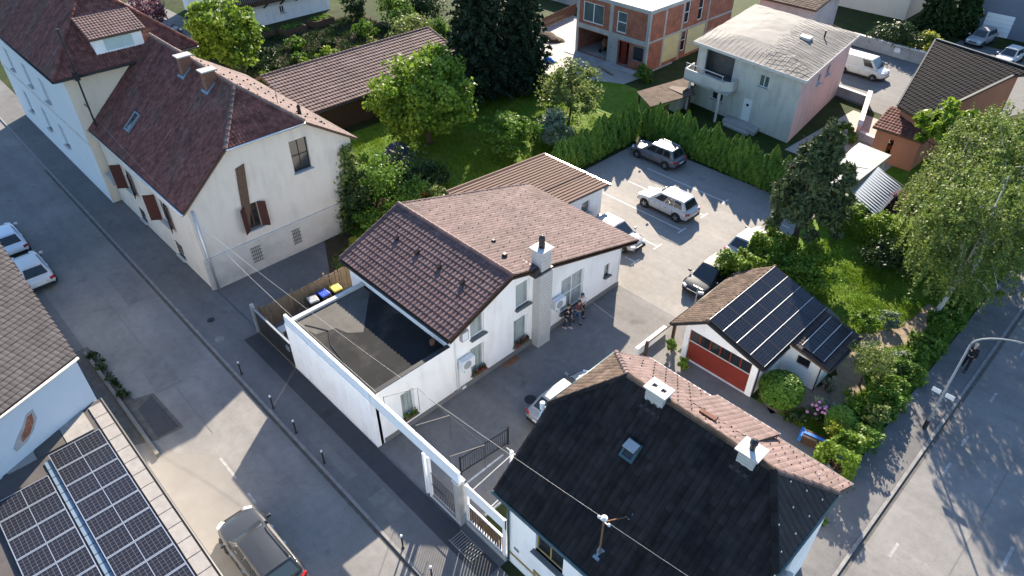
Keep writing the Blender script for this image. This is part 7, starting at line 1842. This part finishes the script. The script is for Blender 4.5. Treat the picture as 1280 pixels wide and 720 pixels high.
for z in (.12, 1.12):
    m = MB(); m.bar((-15.75, 12.05, z), (-15.48, 14.8, z), .035, .045); m.build('rail', 'metal_dark', g2)
for p in ((-15.75, 12.05), (-15.48, 14.8)):
    m = MB(); m.box(p[0] - .03, p[0] + .03, p[1] - .03, p[1] + .03, 0, 1.25); m.build('post', 'metal_dark', g2)
fr_ = thing('awning_frame', 'slim metal canopy frame over the courtyard gate', 'frame', (-16.5, 11.6, 0))
for x in (-18.6, -16.4, -14.2):
    m = MB(); m.tube([(x, 10.36, 3.75), (x, 10.36, 4.25)], .016, 6); m.tube([(x, 10.36, 4.2), (x + .35, 11.9, 3.9)], .014, 6); m.tube([(x + .35, 11.9, 3.9), (x + .35, 11.9, 2.4)], .012, 6); m.build('strut', 'metal_dark', fr_)
m = MB(); m.tube([(-18.25, 11.9, 3.9), (-13.85, 11.9, 3.9)], .012, 6); m.build('cross_wire', 'metal_dark', fr_)
# wooden gate beside the corner house
wg = thing('wooden_gate', 'white framed gate with brown pickets beside the corner house', 'gate', (-12.4, 10.6, 0))
pk2 = MB().box(-.045, .045, -.012, .012, 0, 1.0).mesh('picket', 'wood_brown')
for k in range(14): link('picket', pk2, None, wg, (-13.42 + k * .152, 10.62, .42))
for z, h in ((.34, .08), (1.42, .08)):
    m = MB(); m.box(-13.55, -11.3, 10.58, 10.66, z, z + h); m.build('rail', 'frame_white', wg)
for x in (-13.56, -11.34):
    m = MB(); m.box(x - .06, x + .06, 10.56, 10.68, .05, 2.75); m.build('post', 'frame_white', wg)
m = MB(); m.box(-13.56, -11.28, 10.585, 10.655, 2.12, 2.76); m.build('name_board', 'frame_white', wg)
m = MB(); m.box(-13.6, -11.2, 10.52, 10.72, 0, .33); m.build('base', 'concrete', wg)
for x in (-13.4, -12.3):
    m = MB(); m.bar((x, 10.66, 2.4), (x - .1, 13.2, 2.55), .03, .03); m.build('brace', 'plastic_grey', wg)
m = MB(); m.bar((-13.9, 13.2, 2.55), (-11.3, 13.2, 2.55), .04, .04); m.build('brace', 'plastic_grey', wg)
for x in (-13.6,):
    m = MB(); m.box(x - .06, x + .06, 13.14, 13.26, 0, 2.6); m.build('post', 'frame_white', wg)
sheet('front_lawn', rect(-13.3, -11.3, 10.8, 12.4), .012, 'rough_ground'); sheet('stone_path', rect(-12.1, -11.3, 10.8, 12.4), .016, 'pale_stone')
# rail and post by the garage
rl = thing('yard_rail', 'white rail with wooden posts between the courtyard and garage', 'fence', (-14.6, 25.2, 0))
m = MB(); m.box(-15.1, -14.9, 24.0, 26.6, 0, .55); m.build('low_wall', 'white_render', rl)
for y in (24.1, 26.7):
    m = MB(); m.box(-14.55, -14.4, y - .07, y + .07, 0, 1.35); m.build('post', 'wood_dark', rl)
m = MB(); m.bar((-14.47, 24.1, 1.2), (-14.47, 26.7, 1.2), .05, .07); m.build('rail', 'wood_dark', rl)
cr_ = thing('clothes_post', 'short white cross-shaped post beside the garage roof', 'post', (-14.7, 28.9, 0))
m = MB(); m.tube([(-14.7, 28.9, 0), (-14.7, 28.9, 2.3)], .04, 8); m.build('pole', 'lamp_grey', cr_); m = MB(); m.bar((-15.0, 28.9, 2.2), (-14.4, 28.9, 2.2), .05, .05); m.build('crossbar', 'galvanised', cr_)
# sacks and rubble behind the corner house
for i, (x, y, a, mt, lb, cat) in enumerate(((-5.3, 25.3, .2, 'wood_dark', 'dark brown covered stack strapped with blue sacks', 'stack'), (-4.2, 25.0, -.3, 'wood_dark', 'smaller dark covered stack beside the hedge', 'stack'))):
    t = thing('covered_stack', lb, cat, (x, y, 0), a, 'stacks behind the corner house', local=True)
    m = MB(); m.box(-.75 + .25 * i, .75 - .25 * i, -.3, .3, 0, .45); m.build('cover', mt, t, bevel=.06)
    m = MB(); m.box(-.6 + .25 * i, .6 - .25 * i, -.08, .1, .452, .49); m.box(-.76 + .25 * i, -.6 + .25 * i, -.31, .31, .05, .47); m.build('blue_strap', 'tarp_blue', t, bevel=.02)
heap('rubble_heap', 'small heap of pale rubble beside the covered stacks', 'heap', -4.3, 24.3, .5, .4, .3, 'pale_stone', 14); heap('stone_heap', 'dark stone heap on the lawn behind the garage', 'heap', -9.3, 34.6, .8, .6, .5, 'dark_concrete', 14)
t = thing('water_butt', 'dark barrel at the corner of the lean-to roof', 'barrel', (-6.3, 32.4, 0)); m = MB(); m.lathe([(.26, 0), (.3, .3), (.3, .6), (.27, .9)], (-6.3, 32.4, 0), 14); m.build('barrel', 'metal_grey', t); m = MB(); m.lathe([(.28, .9), (.28, .93)], (-6.3, 32.4, 0), 14); m.build('lid', 'plastic_black', t)
for i, (x, y) in enumerate(((-4.9, 36.0),)):
    t = thing('flower_pot', 'brown pot standing by the garden path', 'pot', (x, y, 0)); m = MB(); m.lathe([(.16, 0), (.24, .3), (.26, .34), (.21, .34), (.19, .28)], (x, y, 0), 14); m.build('pot', 'rust', t); m = MB(); m.lathe([(.2, .26), (.19, .28)], (x, y, 0), 12); m.build('soil_fill', 'soil', t)
for i, x in enumerate((-31.85, -31.35, -30.9)):
    t = thing('rubbish_bin', ('far dark bin left of three beside the cypress', 'far dark bin in the middle of three', 'far dark bin right of three')[i], 'bin', (x + 8.0, 94.6 + .1 * i, 0), 0, 'bins by the far house'); m = MB(); m.box(x + 7.78, x + 8.22, 94.4, 94.85, 0, .95); m.build('body', 'plastic_black', t, bevel=.04); m = MB(); m.box(x + 7.75, x + 8.25, 94.37, 94.88, .95, 1.03); m.build('lid', 'plastic_grey', t)
# overhead wires
def wire(pts_, label, r=.005, sag=.35):
    a, b = V(*pts_[0]), V(*pts_[1]); m = MB()
    m.tube([a.lerp(b, k / 24) - V(0, 0, sag * 4 * (k / 24) * (1 - k / 24)) for k in range(25)], r, 5); setp(m.build('overhead_wire', 'plastic_grey'), label, 'wire', 'overhead wires')
wire(((-36.2, 9.9, 5.75), (-7.15, 10.75, 7.44)), 'overhead wire from the beige house corner to the black roof mast', sag=.5)
wire(((-6.75, 10.75, 7.44), (14, 13.6, 7.6)), 'overhead wire leaving the black roof mast to the bottom edge', sag=.3)
wire(((-50.2, 10.05, 7.4), (-36.2, 9.95, 5.7)), 'overhead wire between the cream house mast and the beige house', sag=.2)
wire(((-36.2, 10.0, 5.55), (-19.6, 10.6, 3.6)), 'thin wire from the beige house to the white street wall', r=.006, sag=.3)
wire(((-19.55, 22.9, 3.4), (-14.4, 24.1, 1.35)), 'thin wire from the white house wall to the yard rail post', r=.005, sag=.15)
